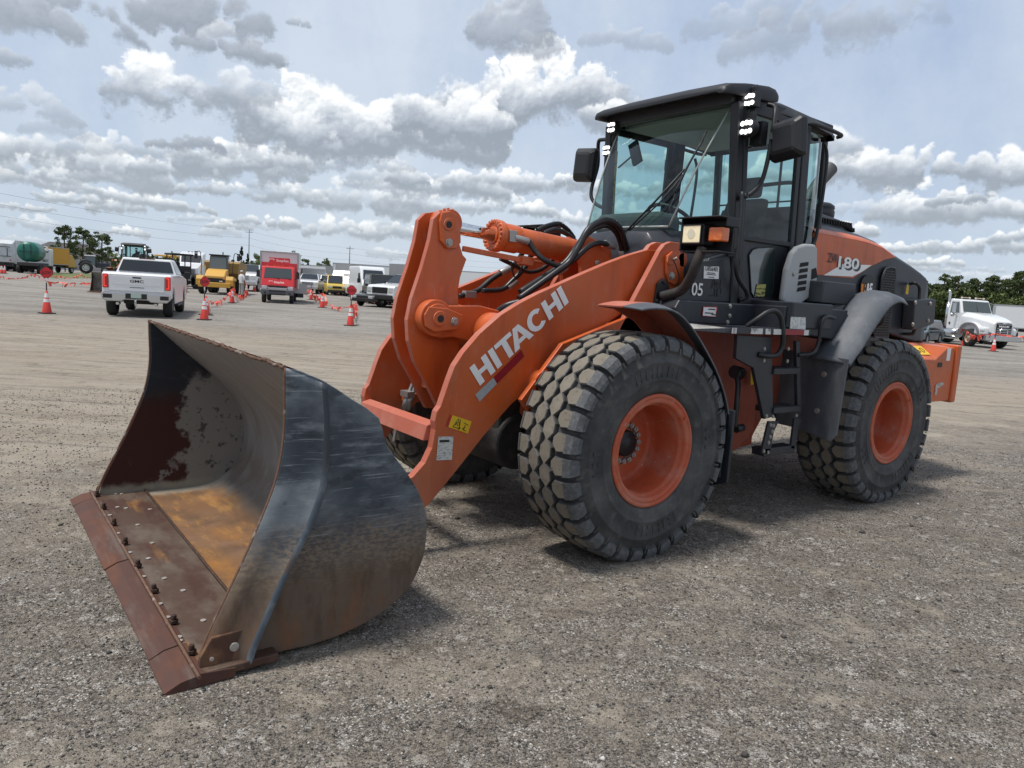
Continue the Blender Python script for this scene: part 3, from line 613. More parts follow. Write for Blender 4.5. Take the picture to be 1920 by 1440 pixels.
# lower corner guards with bolt heads
for sg in (1, -1):
    b = B(); z0 = .045
    pl = [Vector((5.79, 0, z0)), Vector((5.79, 0, .10)), Vector((5.745, 0, .175)), Vector((5.57, 0, .185)), Vector((5.555, 0, z0))]
    b.prism([Vector((p.x, sg*(HB+.030), p.z)) for p in pl], (0, -sg*.026, 0)); g_ = b.done('corner_guard', mat('rusty_guard', (.095, .045, .028), .85, .1, [((.24, .12, .06), ('n', 12, .45, .65), .7), ((.06, .04, .03), ('n', 6, .5, .66), .7)], [(40, .4, .004)]), BK, bevel=.004)
    for gx, gz, gr in ((5.655, .115, .020), (5.745, .085, .010)):
        b = B(); b.cyl((gx, sg*(HB+.028), gz), (gx, sg*(HB+.036), gz), gr, n=18); b.done('guard_bolt', mat('pale_scraped_steel', (.45, .42, .38), .5, .4, [((.2, .12, .08), ('n', 40, .5, .7), .6)]), BK, bevel=.004)
# floor plate, cutting edge and bolt-on edge blades
b = B()
def strip(x0, z0, x1, z1, ya, yb, th):
    return [Vector((x0, ya, z0)), Vector((x1, ya, z1)), Vector((x1, yb, z1)), Vector((x0, yb, z0))], [Vector((x0, ya, z0-th)), Vector((x1, ya, z1-th)), Vector((x1, yb, z1-th)), Vector((x0, yb, z0-th))]
t0, b0 = strip(5.48, .060, 5.80, .056, -HB-.03, HB+.07, .036); b.hexa(b0, t0)
b.done('base_edge', mat('edge_plate_brown', (0.100, 0.060, 0.042), .6, .35, [((0.20, .16, .125), ('n', 2.6, .46, .62, (1, .6, 1)), .75, .45), ((0.36, .16, .035), ('n', 2.2, .60, .72, (2.4, .5, 1)), .7, .8), ((.065, .022, .016), ('n', 3.2, .5, .62, (1.5, .5, 1)), .65, .7)], [(22, .15, .004), (110, .15, .002)]), BK, bevel=.006)
b = B(); b.tube([Vector((5.485, -HB+.02, .066)), Vector((5.485, HB-.03, .066))], .008, 6, sub=1); b.done('weld_seam', M_bbolt, BK)
segs = [(-1.475, -1.30, .004), (-1.295, -.02, .0), (-.005, 1.12, -.003), (1.13, 1.425, .001)]
for i, (ya, yb, dx) in enumerate(segs):
    b = B(); V = []
    sec = [(5.66, .006), (5.66, .046), (5.805, .058), (5.815, .050), (5.872, .041), (5.935+dx, .010), (5.930+dx, -.004)]
    r0 = [Vector((x, ya, z)) for x, z in sec]; r1 = [Vector((x, yb, z)) for x, z in sec]
    b.prism(r0, (0, yb-ya, 0)); b.done('cutting_blade', M_bed, BK, bevel=.003)
b = B(); b.tube([Vector((5.812, -1.46, .061)), Vector((5.812, 1.46, .061))], .009, 6, sub=1); b.done('edge_weld', M_brim, BK)
bl0 = None
for i in range(8):
    px_, py_ = [(182, 927), (194, 951), (213, 981), (234, 1017), (259, 1060), (290, 1107), (326, 1165), (360, 1222)][i]
    p = P(px_, py_+3, 'z', .062)
    b = B(); b.cyl((0, 0, 0), (0, 0, .022), .023, n=6, sm=False); b.cyl((0, 0, .02), (0, 0, .030), .0135, n=10); b.cyl((0.004, 0, .028), (0.004, .002, .052), .0155, .013, n=9)
    if bl0 is None: o = b.done('edge_bolt', M_bbolt, BK, bevel=.003); bl0 = o
    else: o = bl0.copy(); COL.objects.link(o)
    o.location = p; o.scale = (.85, .85, .8); o.rotation_euler = (rg.uniform(-.08, .08), 0, rg.uniform(0, 2))
for (px_, py_) in [(228, 925), (220, 950), (236, 952), (258, 983), (285, 1017), (281, 954), (206, 965), (221, 999), (243, 1035), (269, 1080), (300, 1131), (278, 1046), (308, 1083), (337, 1200), (381, 1162), (314, 1156), (343, 1106), (186, 925), (217, 925), (336, 1193)]:
    p = P(px_, py_, 'z', .0635)
    if p.y < HB-.05: b = B(); b.cyl((p.x, p.y, .058), (p.x, p.y, .0632), .0125, n=12); b.done('plug_hole', mat('pale_scraped_steel', (.4, .4, .4)), BK)

# ---- lift arms
armt = T([(1262, 462), (1215, 468), (1180, 478), (1140, 493), (1100, 510), (1055, 530), (1010, 550), (975, 568), (940, 590), (900, 625), (870, 660), (853, 686), (843, 712), (833, 742), (826, 762), (819, 772), (815, 790), (816, 806), (810, 840), (797, 868), (775, 893)], .52)
armb = T([(805, 945), (850, 890), (905, 820), (935, 785), (960, 757), (990, 732), (1030, 696), (1070, 660), (1100, 632), (1160, 592), (1235, 548)], .52)
tip = [Vector((4.47, .52, .44)), Vector((4.62, .52, .36)), Vector((4.65, .52, .25)), Vector((4.58, .52, .17)), Vector((4.42, .52, .18))]
hinge = [Vector((2.12, .52, 1.80)), Vector((2.07, .52, 1.92)), Vector((2.10, .52, 2.02))]
arm = armt[1:]+tip+armb+hinge
for sg in (1, -1):
    pl = [Vector((p.x, sg*.52, p.z)) for p in arm]
    b = B(); b.prism(pl, (0, -sg*.058, 0), 0, True, 1)
    a_ = b.done('lift_arm', [M_or, M_orf], LD, bevel=.004)
    b = B(); c = P(1012, 716, 'y', .52); b.cyl((c.x+.02, sg*.515, c.z), (c.x+.02, sg*.60, c.z), .085, n=28); b.cyl((c.x+.02, sg*.60, c.z), (c.x+.02, sg*.64, c.z), .07, n=28)
    b.cyl((c.x+.02, sg*.64, c.z), (c.x+.02, sg*.72, c.z), .085, n=28); b.cyl((c.x+.02, sg*.72, c.z), (c.x+.02, sg*.735, c.z), .045, n=20)
    b.done('cylinder_pin', M_or, LD, bevel=.005)
    # lift cylinder
    b = B(); e = Vector((c.x, sg*.68, c.z)); f_ = Vector((2.25, sg*.55, .98)); dd = (f_-e).normalized()
    b.cyl(e, e+dd*.35, .05, n=18, mi=0); b.cyl(e+dd*.33, f_, .082, n=24); b.cyl(e+dd*.31, e+dd*.37, .095, n=24); b.done('lift_cylinder', [M_or, M_chr], LD)
b = B(); b.prism([Vector((4.235, -.462, .795)), Vector((4.17, -.462, .815)), Vector((4.15, -.462, .76)), Vector((4.20, -.462, .70)), Vector((4.26, -.462, .70))], (0, .924, 0)); b.done('cross_bar', M_orf, LD, bevel=.004)
b = B(); b.cyl((3.62, -.465, 1.36), (3.62, .465, 1.36), .135, n=32)
for sg in (1, -1):
    br = T([(795, 578), (812, 572), (850, 573), (900, 573), (935, 582), (948, 600), (935, 640), (905, 652), (880, 640), (850, 632), (825, 634), (803, 628), (790, 605)], .19)
    b.prism([Vector((p.x, sg*.195, p.z)) for p in br], (0, -sg*.045, 0))
b.done('cross_tube', M_or, LD, bevel=.008)
pv = P(821, 597, 'y', .215)
b = B(); b.cyl((pv.x, .08, pv.z), (pv.x, .205, pv.z), .12, n=40); b.cyl((pv.x, .205, pv.z), (pv.x, .222, pv.z), .095, n=40)
pl = T([(803, 575), (838, 578), (866, 590), (866, 603), (855, 618), (812, 622), (796, 612), (794, 590)], .222); b.prism(pl, (0, .014, 0)); b.cyl((pv.x, .236, pv.z), (pv.x, .246, pv.z), .050, n=28)
b.done('pivot_boss', M_or, LD, bevel=.006)
b = B(); b.cyl((pv.x-.003, .2455, pv.z), (pv.x-.003, .248, pv.z), .024, n=18); b.done('grease_recess', M_ink, LD)
b = B(); bolt(b, P(852, 603, 'y', .237), YH, .022, .018); b.done('retaining_bolt', M_st, LD, bevel=.002)
# bell crank: two plates
bc = T([(826, 397), (842, 395), (858, 410), (861, 455), (868, 478), (875, 486), (868, 505), (863, 520), (859, 545), (860, 580), (861, 700), (862, 740), (855, 775), (826, 774), (800, 720), (778, 680), (766, 640), (764, 600), (772, 560), (792, 500), (806, 450), (813, 410)], .12)
bc2 = []
for p in bc: bc2.append(p)
for sg, k in ((1, 1), (-1, 1)):
    b = B(); b.prism([Vector((p.x, sg*.12, p.z)) for p in bc2], (0, -sg*.045, 0), 0, True, 1); b.done('bell_crank', [M_or, M_orf], LD, bevel=.004)
b = B(); q = P(838, 418, 'y', .0); b.cyl((q.x+.01, -.075, q.z), (q.x+.01, .075, q.z), .085, n=32); b.box((3.93, 0, 1.10), (.10, .15, .30)); b.done('crank_spacer', M_or, LD, bevel=.004)
pl = T([(826, 399), (842, 396), (855, 404), (860, 418), (861, 455), (852, 466), (836, 466), (824, 452), (822, 415)], .122)
b = B(); b.prism(pl, (0, .022, 0)); c = P(841, 421, 'y', .144); b.cyl(c, c+YH*.008, .040, n=26)
for (X, Y) in ((826, 399), (833, 396), (840, 395), (848, 397)): c2 = P(X, Y-2, 'y', .06); b.cyl(c2-ZH*.02, c2+ZH*.012, .011, n=8)
b.done('pin_cap', M_or, LD, bevel=.005)
b = B(); c = P(842, 421, 'y', .153); b.cyl(c, c+YH*.003, .022, n=18); b.done('pin_recess', M_ink, LD)
b = B(); bolt(b, P(842, 455, 'y', .145), YH, .021, .016); b.done('cap_bolt', M_st, LD, bevel=.002)
# tilt cylinder on the centre line
A_ = P(850, 426, 'y', 0); A1 = P(925, 441, 'y', 0); A3 = P(1074, 471, 'y', 0); dx = (A3-A1).normalized(); A_ = A1-dx*.42
b = B(); b.cyl(A_, A1+dx*.02, .043, n=32); b.done('tilt_rod', M_chr, LD)
b = B(); b.cyl(A1+dx*.03, A3, .090, n=48); b.cyl(A1+dx*.03, A1+dx*.20, .100, n=48); b.cyl(A1, A1+dx*.05, .113, n=48); b.cyl(A1-dx*.012, A1, .062, n=32)
b.cyl(A3, A3+dx*.03, .085, .06, n=40)
b.done('tilt_cylinder', M_or, LD, bevel=.004)
b = B(); a = dx.orthogonal().normalized(); c_ = dx.cross(a)
for i in range(20):
    th = 2*math.pi*i/20; q = A1+(a*math.cos(th)+c_*math.sin(th))*.098; b.cyl(q-dx*.016, q+dx*.055, .0125, n=8)
b.done('gland_bolts', M_or, LD)
b = B(); e0 = A3+dx*.28
b.loft([[A3+dx*.02+YH*y+ZH*z for y, z in ((-.05, -.06), (.05, -.06), (.05, .06), (-.05, .06))], [e0+YH*y+ZH*z for y, z in ((-.05, -.07), (.05, -.07), (.05, .07), (-.05, .07))]])
b.cyl(e0-YH*.06, e0+YH*.06, .085, n=28); b.done('cylinder_eye', M_or, LD, bevel=.004)
# bracket of the tilt cylinder on the front frame
for sg in (1, -1):
    b = B(); pl = T([(1083, 462), (1090, 448), (1105, 443), (1122, 452), (1148, 492), (1150, 540), (1092, 560), (1090, 500)], .13)
    b.prism([Vector((p.x, sg*.13, p.z)) for p in pl], (0, -sg*.04, 0)); b.done('cylinder_bracket', M_or, LD, bevel=.004)
b = B(); bolt(b, P(1120, 494, 'y', .132), YH, .02, .015); b.done('bracket_bolt', M_st, LD, bevel=.002)
b = B(); q0 = P(868, 466, 'y', .09); q1 = P(985, 489, 'y', .09); q2 = P(1060, 500, 'y', .09); b.cyl(q0, q2, .012, n=8); dq = (q1-q0).normalized()
b.box((q0+q1)/2, ((q1-q0).length, .030, .036), rot=dq.to_track_quat('X', 'Z').to_matrix()); b.box(q1, (.10, .07, .06), rot=dq.to_track_quat('X', 'Z').to_matrix()); b.done('position_rod', M_or, LD, bevel=.004)

# ---- front frame
b = B()
tw = T([(1238, 470), (1247, 458), (1258, 453), (1274, 455), (1284, 464), (1282, 545), (1272, 580), (1262, 620), (1190, 660), (1120, 700), (1150, 640), (1190, 560)], .60)
for sg in (1, -1):
    b.prism([Vector((p.x, sg*.60, p.z)) for p in tw], (0, -sg*.045, 0), 0, True, 1)
    b.prism([Vector((p.x-.02, sg*.44, p.z)) for p in tw], (0, -sg*.045, 0), 0, True, 1)
    b.prism([Vector(q) for q in ((3.30, sg*.60, 1.32), (2.6, sg*.60, 1.55), (2.1, sg*.60, 1.5), (2.05, sg*.60, .55), (3.35, sg*.60, .62), (3.62, sg*.60, .95))], (0, -sg*.04, 0))
for sg in (1, -1):
    rb = T([(1236, 470), (1247, 456), (1262, 452), (1236, 500), (1190, 560), (1176, 560)], .585)
b.box((2.75, 0, .88), (1.4, .80, .62)); b.box((2.1, 0, 1.35), (.25, .86, 1.2)); b.cyl((2.17, -.60, 1.96), (2.17, .60, 1.96), .055, n=24)
F1 = b.done('front_frame', [M_or, M_orf], LD, bevel=.005)
pc = P(1256, 503, 'y', .60)
b = B(); pl = T([(1247, 480), (1258, 471), (1268, 478), (1272, 490), (1271, 527), (1262, 535), (1250, 528), (1246, 512)], .602); b.prism(pl, (0, .018, 0)); c = P(1257, 487, 'y', .62); b.cyl(c, c+YH*.01, .042, n=26)
b.done('hinge_cap', M_or, LD, bevel=.005)
b = B(); bolt(b, P(1259, 517, 'y', .621), YH, .022, .018); c = P(1262, 487, 'y', .632); b.cyl(c, c+Vector((-.01, .03, .015)), .010, n=8); b.done('hinge_bolt', M_st, LD, bevel=.002)
b = B(); b.tube([P(1262, 487, 'y', .66), P(1268, 500, 'y', .66), P(1273, 520, 'y', .64), P(1270, 545, 'y', .63)], .004, 5); b.done('grease_line', M_bk, LD)
b = B(); b.cyl((WX, -.80, WZ), (WX, .80, WZ), .155, n=32); b.lathe([(.0, -.26), (.15, -.26), (.27, -.12), (.29, 0), (.27, .12), (.15, .26), (0, .26)], (WX+.05, 0, WZ), (1, 0, 0), 32)
b.cyl((WX, -.90, WZ), (WX, -.72, WZ), .23, n=32); b.cyl((WX, .72, WZ), (WX, .90, WZ), .23, n=32)
b.cyl((0, -.80, WZ), (0, .80, WZ), .155, n=32); b.cyl((0, -.90, WZ), (0, -.72, WZ), .23, n=32); b.cyl((0, .72, WZ), (0, .90, WZ), .23, n=32)
M_ax = mat('greasy_axle', (0.022, 0.021, 0.020), .75, 0, [((0.07, .06, .05), ('n', 9, .45, .7), .7)], [(30, .4, .01)])
b.done('axle', M_ax, LD, bevel=.01)
# ---- rear frame, orange belly
b = B()
for sg in (1, -1):
    pl = [(2.25, 1.52), (1.0, 1.45), (-1.2, 1.40), (-1.2, .95), (.9, .80), (1.15, .46), (1.75, .42), (2.0, .50), (2.05, 1.0)]
    b.prism([Vector((x, sg*.62, z)) for x, z in pl], (0, -sg*.05, 0))
b.box((.4, 0, 1.0), (2.8, 1.1, .55)); b.box((1.5, 0, .85), (.95, 1.15, .8)); b.cyl((2.05, 0, .5), (2.05, 0, 1.45), .11, n=24)
b.done('rear_frame', M_ord, LD, bevel=.008)
b = B(); pl = T([(1397, 600), (1345, 600), (1340, 650), (1395, 700), (1380, 833), (1418, 820), (1450, 775), (1450, 640)], .70); 
pl = [Vector((p.x, .70, p.z)) for p in pl]; pl = [Vector((2.15, .70, 1.52)), Vector((1.2, .70, 1.50)), Vector((1.2, .70, .62)), Vector((1.38, .70, .47)), Vector((1.72, .70, .42)), Vector((1.95, .70, .55)), Vector((2.02, .70, 1.0)), Vector((2.12, .70, 1.2))]
b.prism(pl, (0, -.05, 0)); b.done('tank_cover', mat('scratched_orange_cover', (0.33, .075, .045), .55, 0, [((.40, .2, .15), ('n', 9, .5, .8, (3, 1, .6), (0, .6, 0)), .4), ((.2, .06, .04), ('n', 4, .5, .8), .4)]), LD, bevel=.01)
# ---- front fenders
def fender(sg):
    prof = [(3.30, 1.60), (3.17, 1.625), (3.02, 1.628), (2.90, 1.595), (2.76, 1.51), (2.62, 1.40), (2.50, 1.28), (2.40, 1.15), (2.33, 1.03), (2.29, .93)]
    prof = smooth2(prof, 2); rows = []; rows2 = []
    for x, z in prof:
        n_ = Vector((x-WX, 0, z-WZ)).normalized(); lp = min(1, .12+max(0, 3.3-x)/.8)
        row = []
        for y, h in ((.91, .0), (1.13, .002), (1.17, -.004*lp), (1.21, -.022*lp), (1.285, -.065*lp)):
            q = Vector((x, sg*y, z))+n_*h; row.append(q)
        low = [q-n_*.012 for q in row[::-1]]
        rows.append(row[1:]+low[:-1] if True else None); rows2.append([row[0]+n_*0, row[1], row[1]-n_*.012, row[0]-n_*.012])
    b = B(); b.loft(rows[:], 0, False); b.done('front_fender', M_fd, LD, bevel=.004)
    b = B(); b.loft(rows2, 0, False)
    pl = [Vector((x, sg*.90, z-.012)) for x, z in prof]+[Vector((2.42, sg*.90, .95)), Vector((2.60, sg*.90, 1.19)), Vector((2.78, sg*.90, 1.37)), Vector((2.95, sg*.90, 1.50)), Vector((3.15, sg*.90, 1.575))]
    b.done('fender_top', M_orf, LD, bevel=.002); b = B(); b.prism(pl, (0, sg*.015, 0)); b.done('fender_liner', M_ord, LD, bevel=.003)
    b = B(); b.prism([Vector((x, sg*.64, z)) for x, z in [(p_[0], p_[1]-.012) for p_ in prof]]+[Vector((2.46, sg*.64, .98)), Vector((2.7, sg*.64, 1.27)), Vector((2.95, sg*.64, 1.43)), Vector((3.2, sg*.64, 1.5))], (0, sg*.5, 0)) if False else None
    # mud flap
    b = B(); rowf = [[Vector((2.285, sg*y, z)) for y, z in ((.80, .95), (1.27, .93), (1.27, .42), (1.12, .36), (.80, .44))], [Vector((2.262, sg*y, z)) for y, z in ((.80, .95), (1.27, .93), (1.27, .42), (1.12, .36), (.80, .44))]]
    b.loft(rowf); b.box((2.31, sg*1.03, .70), (.02, .40, .5)); b.done('mud_flap', M_dk, LD, bevel=.006)
fender(1); fender(-1)
# ---- rear fender, mud guard
def rfender(sg):
    o_ = [(.05, 1.78), (.20, 1.80), (.37, 1.745), (.53, 1.61), (.64, 1.50), (.74, 1.39), (.82, 1.32), (.90, 1.24)]; o_ = smooth2(o_, 3); rows = []
    for i, (x, z) in enumerate(o_):
        n_ = Vector((x+.15, 0, z-.9)).normalized()
        up = [(.93, -.02), (.97, .035), (1.05, .055), (1.16, .045), (1.25, .012), (1.285, -.035)]
        row = [Vector((x, sg*y, z))+n_*h for y, h in up]; rows.append(row+[q-n_*.014 for q in row[::-1]])
    b = B(); b.loft(rows, 0, True); b.done('rear_fender', M_fd, LD)
rfender(1); rfender(-1)
for sg in (1, -1):
    b = B(); pl = [(.70, 1.30), (1.285, 1.28), (1.262, .66), (1.215, .60), (.86, .655), (.70, .66)]
    b.prism([Vector((.905, sg*y, z)) for y, z in pl], (-.02, 0, 0)); g_ = b.done('mud_guard', M_fd if False else mat('slate_mud_guard', (.060, .068, .080), .5, 0, [((.17, .178, .19), ('n', 4, .42, .72, (1, 1, .3)), .7, .7)], [(60, .08, .002)]), LD, bevel=.004)
    bolts([(.906, sg*y, z) for y, z in ((1.10, 1.135), (1.075, .83))], XH, .018, .014, M_st, g_)

# ---- counterweight
b = B()
top = 1.37; bot = .80
ring = [(-.62, 1.0), (-1.60, 1.0), (-1.60, -1.0), (-.62, -1.0)]
sec = [(1.0, .80), (1.0, 1.20), (.86, 1.372)]
pl = []
for s_ in (1, -1):
    b.loft([[Vector((-.60, s_*1.0, .82)), Vector((-.60, s_*1.0, 1.25)), Vector((-.60, s_*.80, 1.385)), Vector((-.60, 0, 1.385)), Vector((-.60, 0, .82))],
            [Vector((-1.28, s_*1.0, .80)), Vector((-1.28, s_*1.0, 1.23)), Vector((-1.28, s_*.80, 1.378)), Vector((-1.28, 0, 1.378)), Vector((-1.28, 0, .80))],
            [Vector((-1.52, s_*1.0, .80)), Vector((-1.52, s_*1.0, 1.352)), Vector((-1.52, s_*.80, 1.376)), Vector((-1.52, 0, 1.376)), Vector((-1.52, 0, .80))],
            [Vector((-1.70, s_*1.0, .80)), Vector((-1.70, s_*1.0, 1.350)), Vector((-1.70, s_*.80, 1.374)), Vector((-1.70, 0, 1.374)), Vector((-1.70, 0, .80))]], 0)
b.v = [v for v in b.v]
CWT = b.done('counterweight', M_or, LD, bevel=.008)
b = B(); b.box((-1.755, 0, 1.08), (.10, 2.05, .60)); b.done('rear_bumper', M_or, LD, bevel=.02, seg=3)
b = B(); c = P(1762, 684, 'y', 1.001); b.box((c.x, 1.001, c.z), (.085, .012, .045)); b.done('slot', M_ink, LD)
b = B(); c = P(1735, 660, 'y', .93); b.box((-1.06, .902, 1.314), (.40, .004, .13), rot=Matrix.Rotation(.934, 3, 'X')); b.done('warning_label', M_yel, LD)
b = B(); 
for cx_, rr in ((-.98, .03),): 
    M3 = Matrix.Rotation(.934, 3, 'X'); base = Vector((-1.06, .902, 1.314)); ux = Vector((-1, 0, 0)); uy = (M3 @ Vector((0, 0, 1))); nn2 = Vector((0, 1, 0)); nn2 = M3 @ nn2
    tri = [(-.05, -.03), (.05, -.03), (0, .035)]
    for i in range(3):
        a_, c_ = tri[i], tri[(i+1) % 3]; b.cyl(base+ux*a_[0]+uy*a_[1]+nn2*.004, base+ux*c_[0]+uy*c_[1]+nn2*.004, .003, n=5)
    R0 = b.ring(base+ux*.12+nn2*.004, nn2, .032, 14); [b.cyl(R0[i], R0[(i+1) % 14], .003, n=5) for i in range(14)]
b.done('warning_symbol', M_ink, LD)
b = B(); q = P(1779, 665, 'y', 1.003); b.box((q.x, 1.002, q.z), (.075, .004, .125)); b.done('serial_label', M_wh, LD)
b = B(); b.prism(T([(1759, 718), (1754, 722), (1752, 740), (1755, 741), (1758, 728), (1769, 721), (1768, 717)], 1.003), (0, .004, 0)); b.done('torn_sticker', mat('torn_paper', (.55, .50, .46), .9, 0, [((.3, .2, .15), ('n', 30, .45, .6), .7)]), LD)

# ---- hood
def hood_ring(x, zt, wt_, zm, wm, zb, wb):
    return [Vector((x, y, z)) for y, z in ((-wb, zb), (-wm, zm), (-wt_, zt), (wt_, zt), (wm, zm), (wb, zb))]
b = B()
st_ = [(.56, 2.42, .48, 2.30, .66, 1.50, .68), (.10, 2.43, .48, 2.31, .66, 1.50, .68), (-.42, 2.40, .50, 2.30, .66, 1.50, .68), (-.70, 2.36, .52, 2.27, .66, 1.50, .68), (-.98, 2.28, .54, 2.20, .66, 1.45, .68), (-1.30, 2.20, .54, 2.14, .655, 1.40, .675), (-1.50, 2.14, .55, 2.09, .655, 1.38, .675), (-1.64, 2.09, .55, 2.05, .65, 1.38, .67), (-1.755, 2.02, .53, 1.97, .63, 1.38, .65), (-1.79, 1.90, .50, 1.85, .60, 1.40, .62)]
b.loft([hood_ring(*s_) for s_ in st_], 0, False); b.done('engine_hood', M_dk, LD, bevel=.02, seg=3, ang=20)
op = T([(1528, 436), (1560, 442), (1581, 446), (1605, 450), (1629, 456), (1655, 466), (1678, 483), (1659, 487), (1633, 499), (1612, 513), (1598, 522), (1560, 519), (1528, 515)], .665)
for sg in (1, -1):
    b = B(); b.prism([Vector((p.x, sg*.672, p.z)) for p in op], (0, -sg*.03, 0)); hp = b.done('hood_side_panel', M_or, LD, bevel=.006)
    # crowned upper edge of the orange panel folding onto the top
    b = B(); up = [p for p in op[:7]]; b.loft([[Vector((p.x, sg*.672, p.z)), Vector((p.x, sg*.655, p.z+.022)), Vector((p.x, sg*.60, p.z+.05)), Vector((p.x, sg*.49, p.z+.085-(.02 if i > 4 else 0)))] for i, p in enumerate(up)], 0, True, caps=False, closed=False); b.done('hood_edge', M_or, LD)
b = B(); b.prism(T([(1544, 516), (1579, 495.5), (1634, 497), (1615, 510), (1598, 518.5)], .6755), (0, .002, 0)); b.done('hood_stripe', M_wh, LD)
o_ = P(1551, 491, 'y', .677); e_ = P(1611, 503, 'y', .677)
text('ZW', P(1552, 491, 'y', .678), (-1, 0, 0), (0, 0, 1), .085, M_dk, 'model_lettering', LD, bold=.015, width=.16, shear=.0)
hh_ = P(1573, 479, 'y', .678).z-P(1573, 499, 'y', .678).z
text('180', P(1573, 504, 'y', .678), (-1, 0, .0), (0, 0, 1), .098, M_dk, 'model_number_shadow', LD, bold=.03, width=.37)
text('180', P(1571, 500, 'y', .680), (-1, 0, 0.0), (0, 0, 1), .098, M_wh, 'model_number', LD, bold=.025, width=.36)
# side grilles
M_mesh = mat('black_grille_void', (0.012, 0.012, 0.012), .8)
def grille(px, name, cell=.028):
    pl = T(px, .69); b = B(); b.prism(pl, (0, .004, 0)); g0 = b.done(name, M_mesh, LD)
    x0, x1 = min(p.x for p in pl), max(p.x for p in pl); z0, z1 = min(p.z for p in pl), max(p.z for p in pl)
    def inside(x, z):
        c = False; j = len(pl)-1
        for i in range(len(pl)):
            if (pl[i].z > z) != (pl[j].z > z) and x < (pl[j].x-pl[i].x)*(z-pl[i].z)/(pl[j].z-pl[i].z)+pl[i].x: c = not c
            j = i
        return c
    b = B(); n = int((x1-x0)/cell)+2; m_ = int((z1-z0)/cell)+2
    for i in range(n):
        for j in range(m_):
            cx_ = x0+i*cell+(cell/2 if j % 2 else 0); cz = z0+j*cell*.87
            for a_ in (0, 2.094, 4.189):
                q = Vector((cx_, .697, cz)); r_ = q+Vector((math.sin(a_)*cell*.58, 0, math.cos(a_)*cell*.58))
                if inside(q.x, q.z) and inside(r_.x, r_.z): b.box((q+r_)/2, (.005, .004, cell*.6), rot=Matrix.Rotation(a_, 3, 'Y'))
    b.done('mesh_screen', mat('grille_mesh_metal', (.10, .10, .10), .5, .3), g0)
    b = B(); b.tube(pl+[pl[0], pl[1]], .012, 6, sub=1); b.done('grille_frame', M_dk, g0)
grille([(1660, 505), (1668, 501), (1677, 503), (1679, 512), (1676, 556), (1668, 565), (1652, 562), (1649, 552), (1654, 520)], 'side_grille')
grille([(1650, 574), (1668, 577), (1670, 584), (1664, 634), (1640, 634), (1636, 620), (1642, 595)], 'side_grille')
# emblem H&E
b = B(); b.prism(T([(1615, 532), (1622, 533), (1621, 550), (1614, 549)], .692), (0, .004, 0)); b.done('dealer_emblem', mat('emblem_orange', (.75, .22, .01), .5), LD)
b = B(); c = P(1625, 541, 'y', .682); b.cyl((c.x, .682, c.z), (c.x, .694, c.z), .13, n=28); b.done('emblem_disc', M_bk, LD)
b = B(); b.prism(T([(1615, 532), (1624, 533), (1623, 551), (1614, 550)], .697), (0, .003, 0)); b.done('dealer_emblem', MATS['emblem_orange'], LD)
text('H', P(1618, 550, 'y', .702), (-1, 0, 0), (0, 0, 1), .10, M_ink, 'emblem_letter', LD, bold=.04, width=.06)
text('&E', P(1623, 550, 'y', .702), (-1, 0, 0), (0, 0, 1), .10, M_wh, 'emblem_letter', LD, bold=.04, width=.11)
# panel behind the grilles with rails and rear light box
b = B(); pl = T([(1716, 562), (1750, 560), (1756, 562), (1752, 606), (1740, 612), (1712, 619)], .80)
b.prism(pl, (0, -.12, 0)); b.done('light_bracket', M_dk, LD, bevel=.012)
bolts([P(X, Y, 'y', .80) for X, Y in ((1716, 567), (1744, 569), (1740, 601), (1711, 608))], YH, .016, .012, M_st, LD)
b = B(); b.tube([P(1707, 532, 'y', .68), P(1716, 531, 'y', .76), P(1723, 537, 'y', .76), P(1724, 552, 'y', .76), P(1719, 600, 'y', .78), P(1713, 623, 'y', .76), P(1708, 626, 'y', .74), P(1695, 626, 'y', .68)], .016, 8); b.done('grab_rail', M_bk, LD)
b = B(); b.tube([P(1655, 560, 'y', .80), P(1659, 575, 'y', .80), P(1656, 600, 'y', .80), P(1647, 609, 'y', .76), P(1636, 609, 'y', .70)], .016, 8); b.done('grab_rail', M_bk, LD)
b = B(); b.prism(T([(1701, 534), (1704, 535), (1702, 552), (1698, 551)], .685), (0, .004, 0)); b.done('caution_label', M_yel, LD)
# top cover, pre-cleaner, exhaust
b = B(); b.loft([[Vector((x, y, z)) for y, z in ((-w_, zb), (w_, zb), (w_*.82, zt), (-w_*.82, zt))] for x, w_, zb, zt in ((.50, .48, 2.36, 2.56), (.1, .48, 2.36, 2.55), (-.28, .48, 2.36, 2.52), (-.50, .46, 2.36, 2.44), (-.86, .44, 2.32, 2.345))]); TC = b.done('top_cover', M_dk, LD, bevel=.012)
b = B(); [b.box((.28-.045*i, .438, 2.478), (.018, .03, .045), rot=Matrix.Rotation(.35, 3, 'Y')) for i in range(16)]; [b.box((-.30-.04*i, .425, 2.47-.008*i), (.016, .05, .04), rot=Matrix.Rotation(.35, 3, 'Y')) for i in range(5)]; b.done('vent_slots', M_mesh, TC)
c = P(1550, 412, 'y', .05); b = B(); b.lathe([(.0, .20), (.13, .20), (.165, .175), (.17, .15), (.162, .135), (.172, .12), (.172, .07), (.165, .055), (.165, .0), (.10, -.04), (0, -.04)], (-.42, .05, c.z-.06), (0, 0, 1), 40); b.done('air_precleaner', M_bk, LD)
b = B(); b.tube([Vector((.12, .28, 2.45)), Vector((.12, .28, 2.62)), Vector((.05, .28, 2.76)), Vector((-.09, .28, 2.90))], .055, 14); b.cyl(Vector((-.02, .28, 2.83)), Vector((-.19, .28, 3.00)), .055, .075, n=20, caps=False)
b.done('exhaust_pipe', mat('exhaust_grey', (.10, .10, .10), .6, .3), LD)

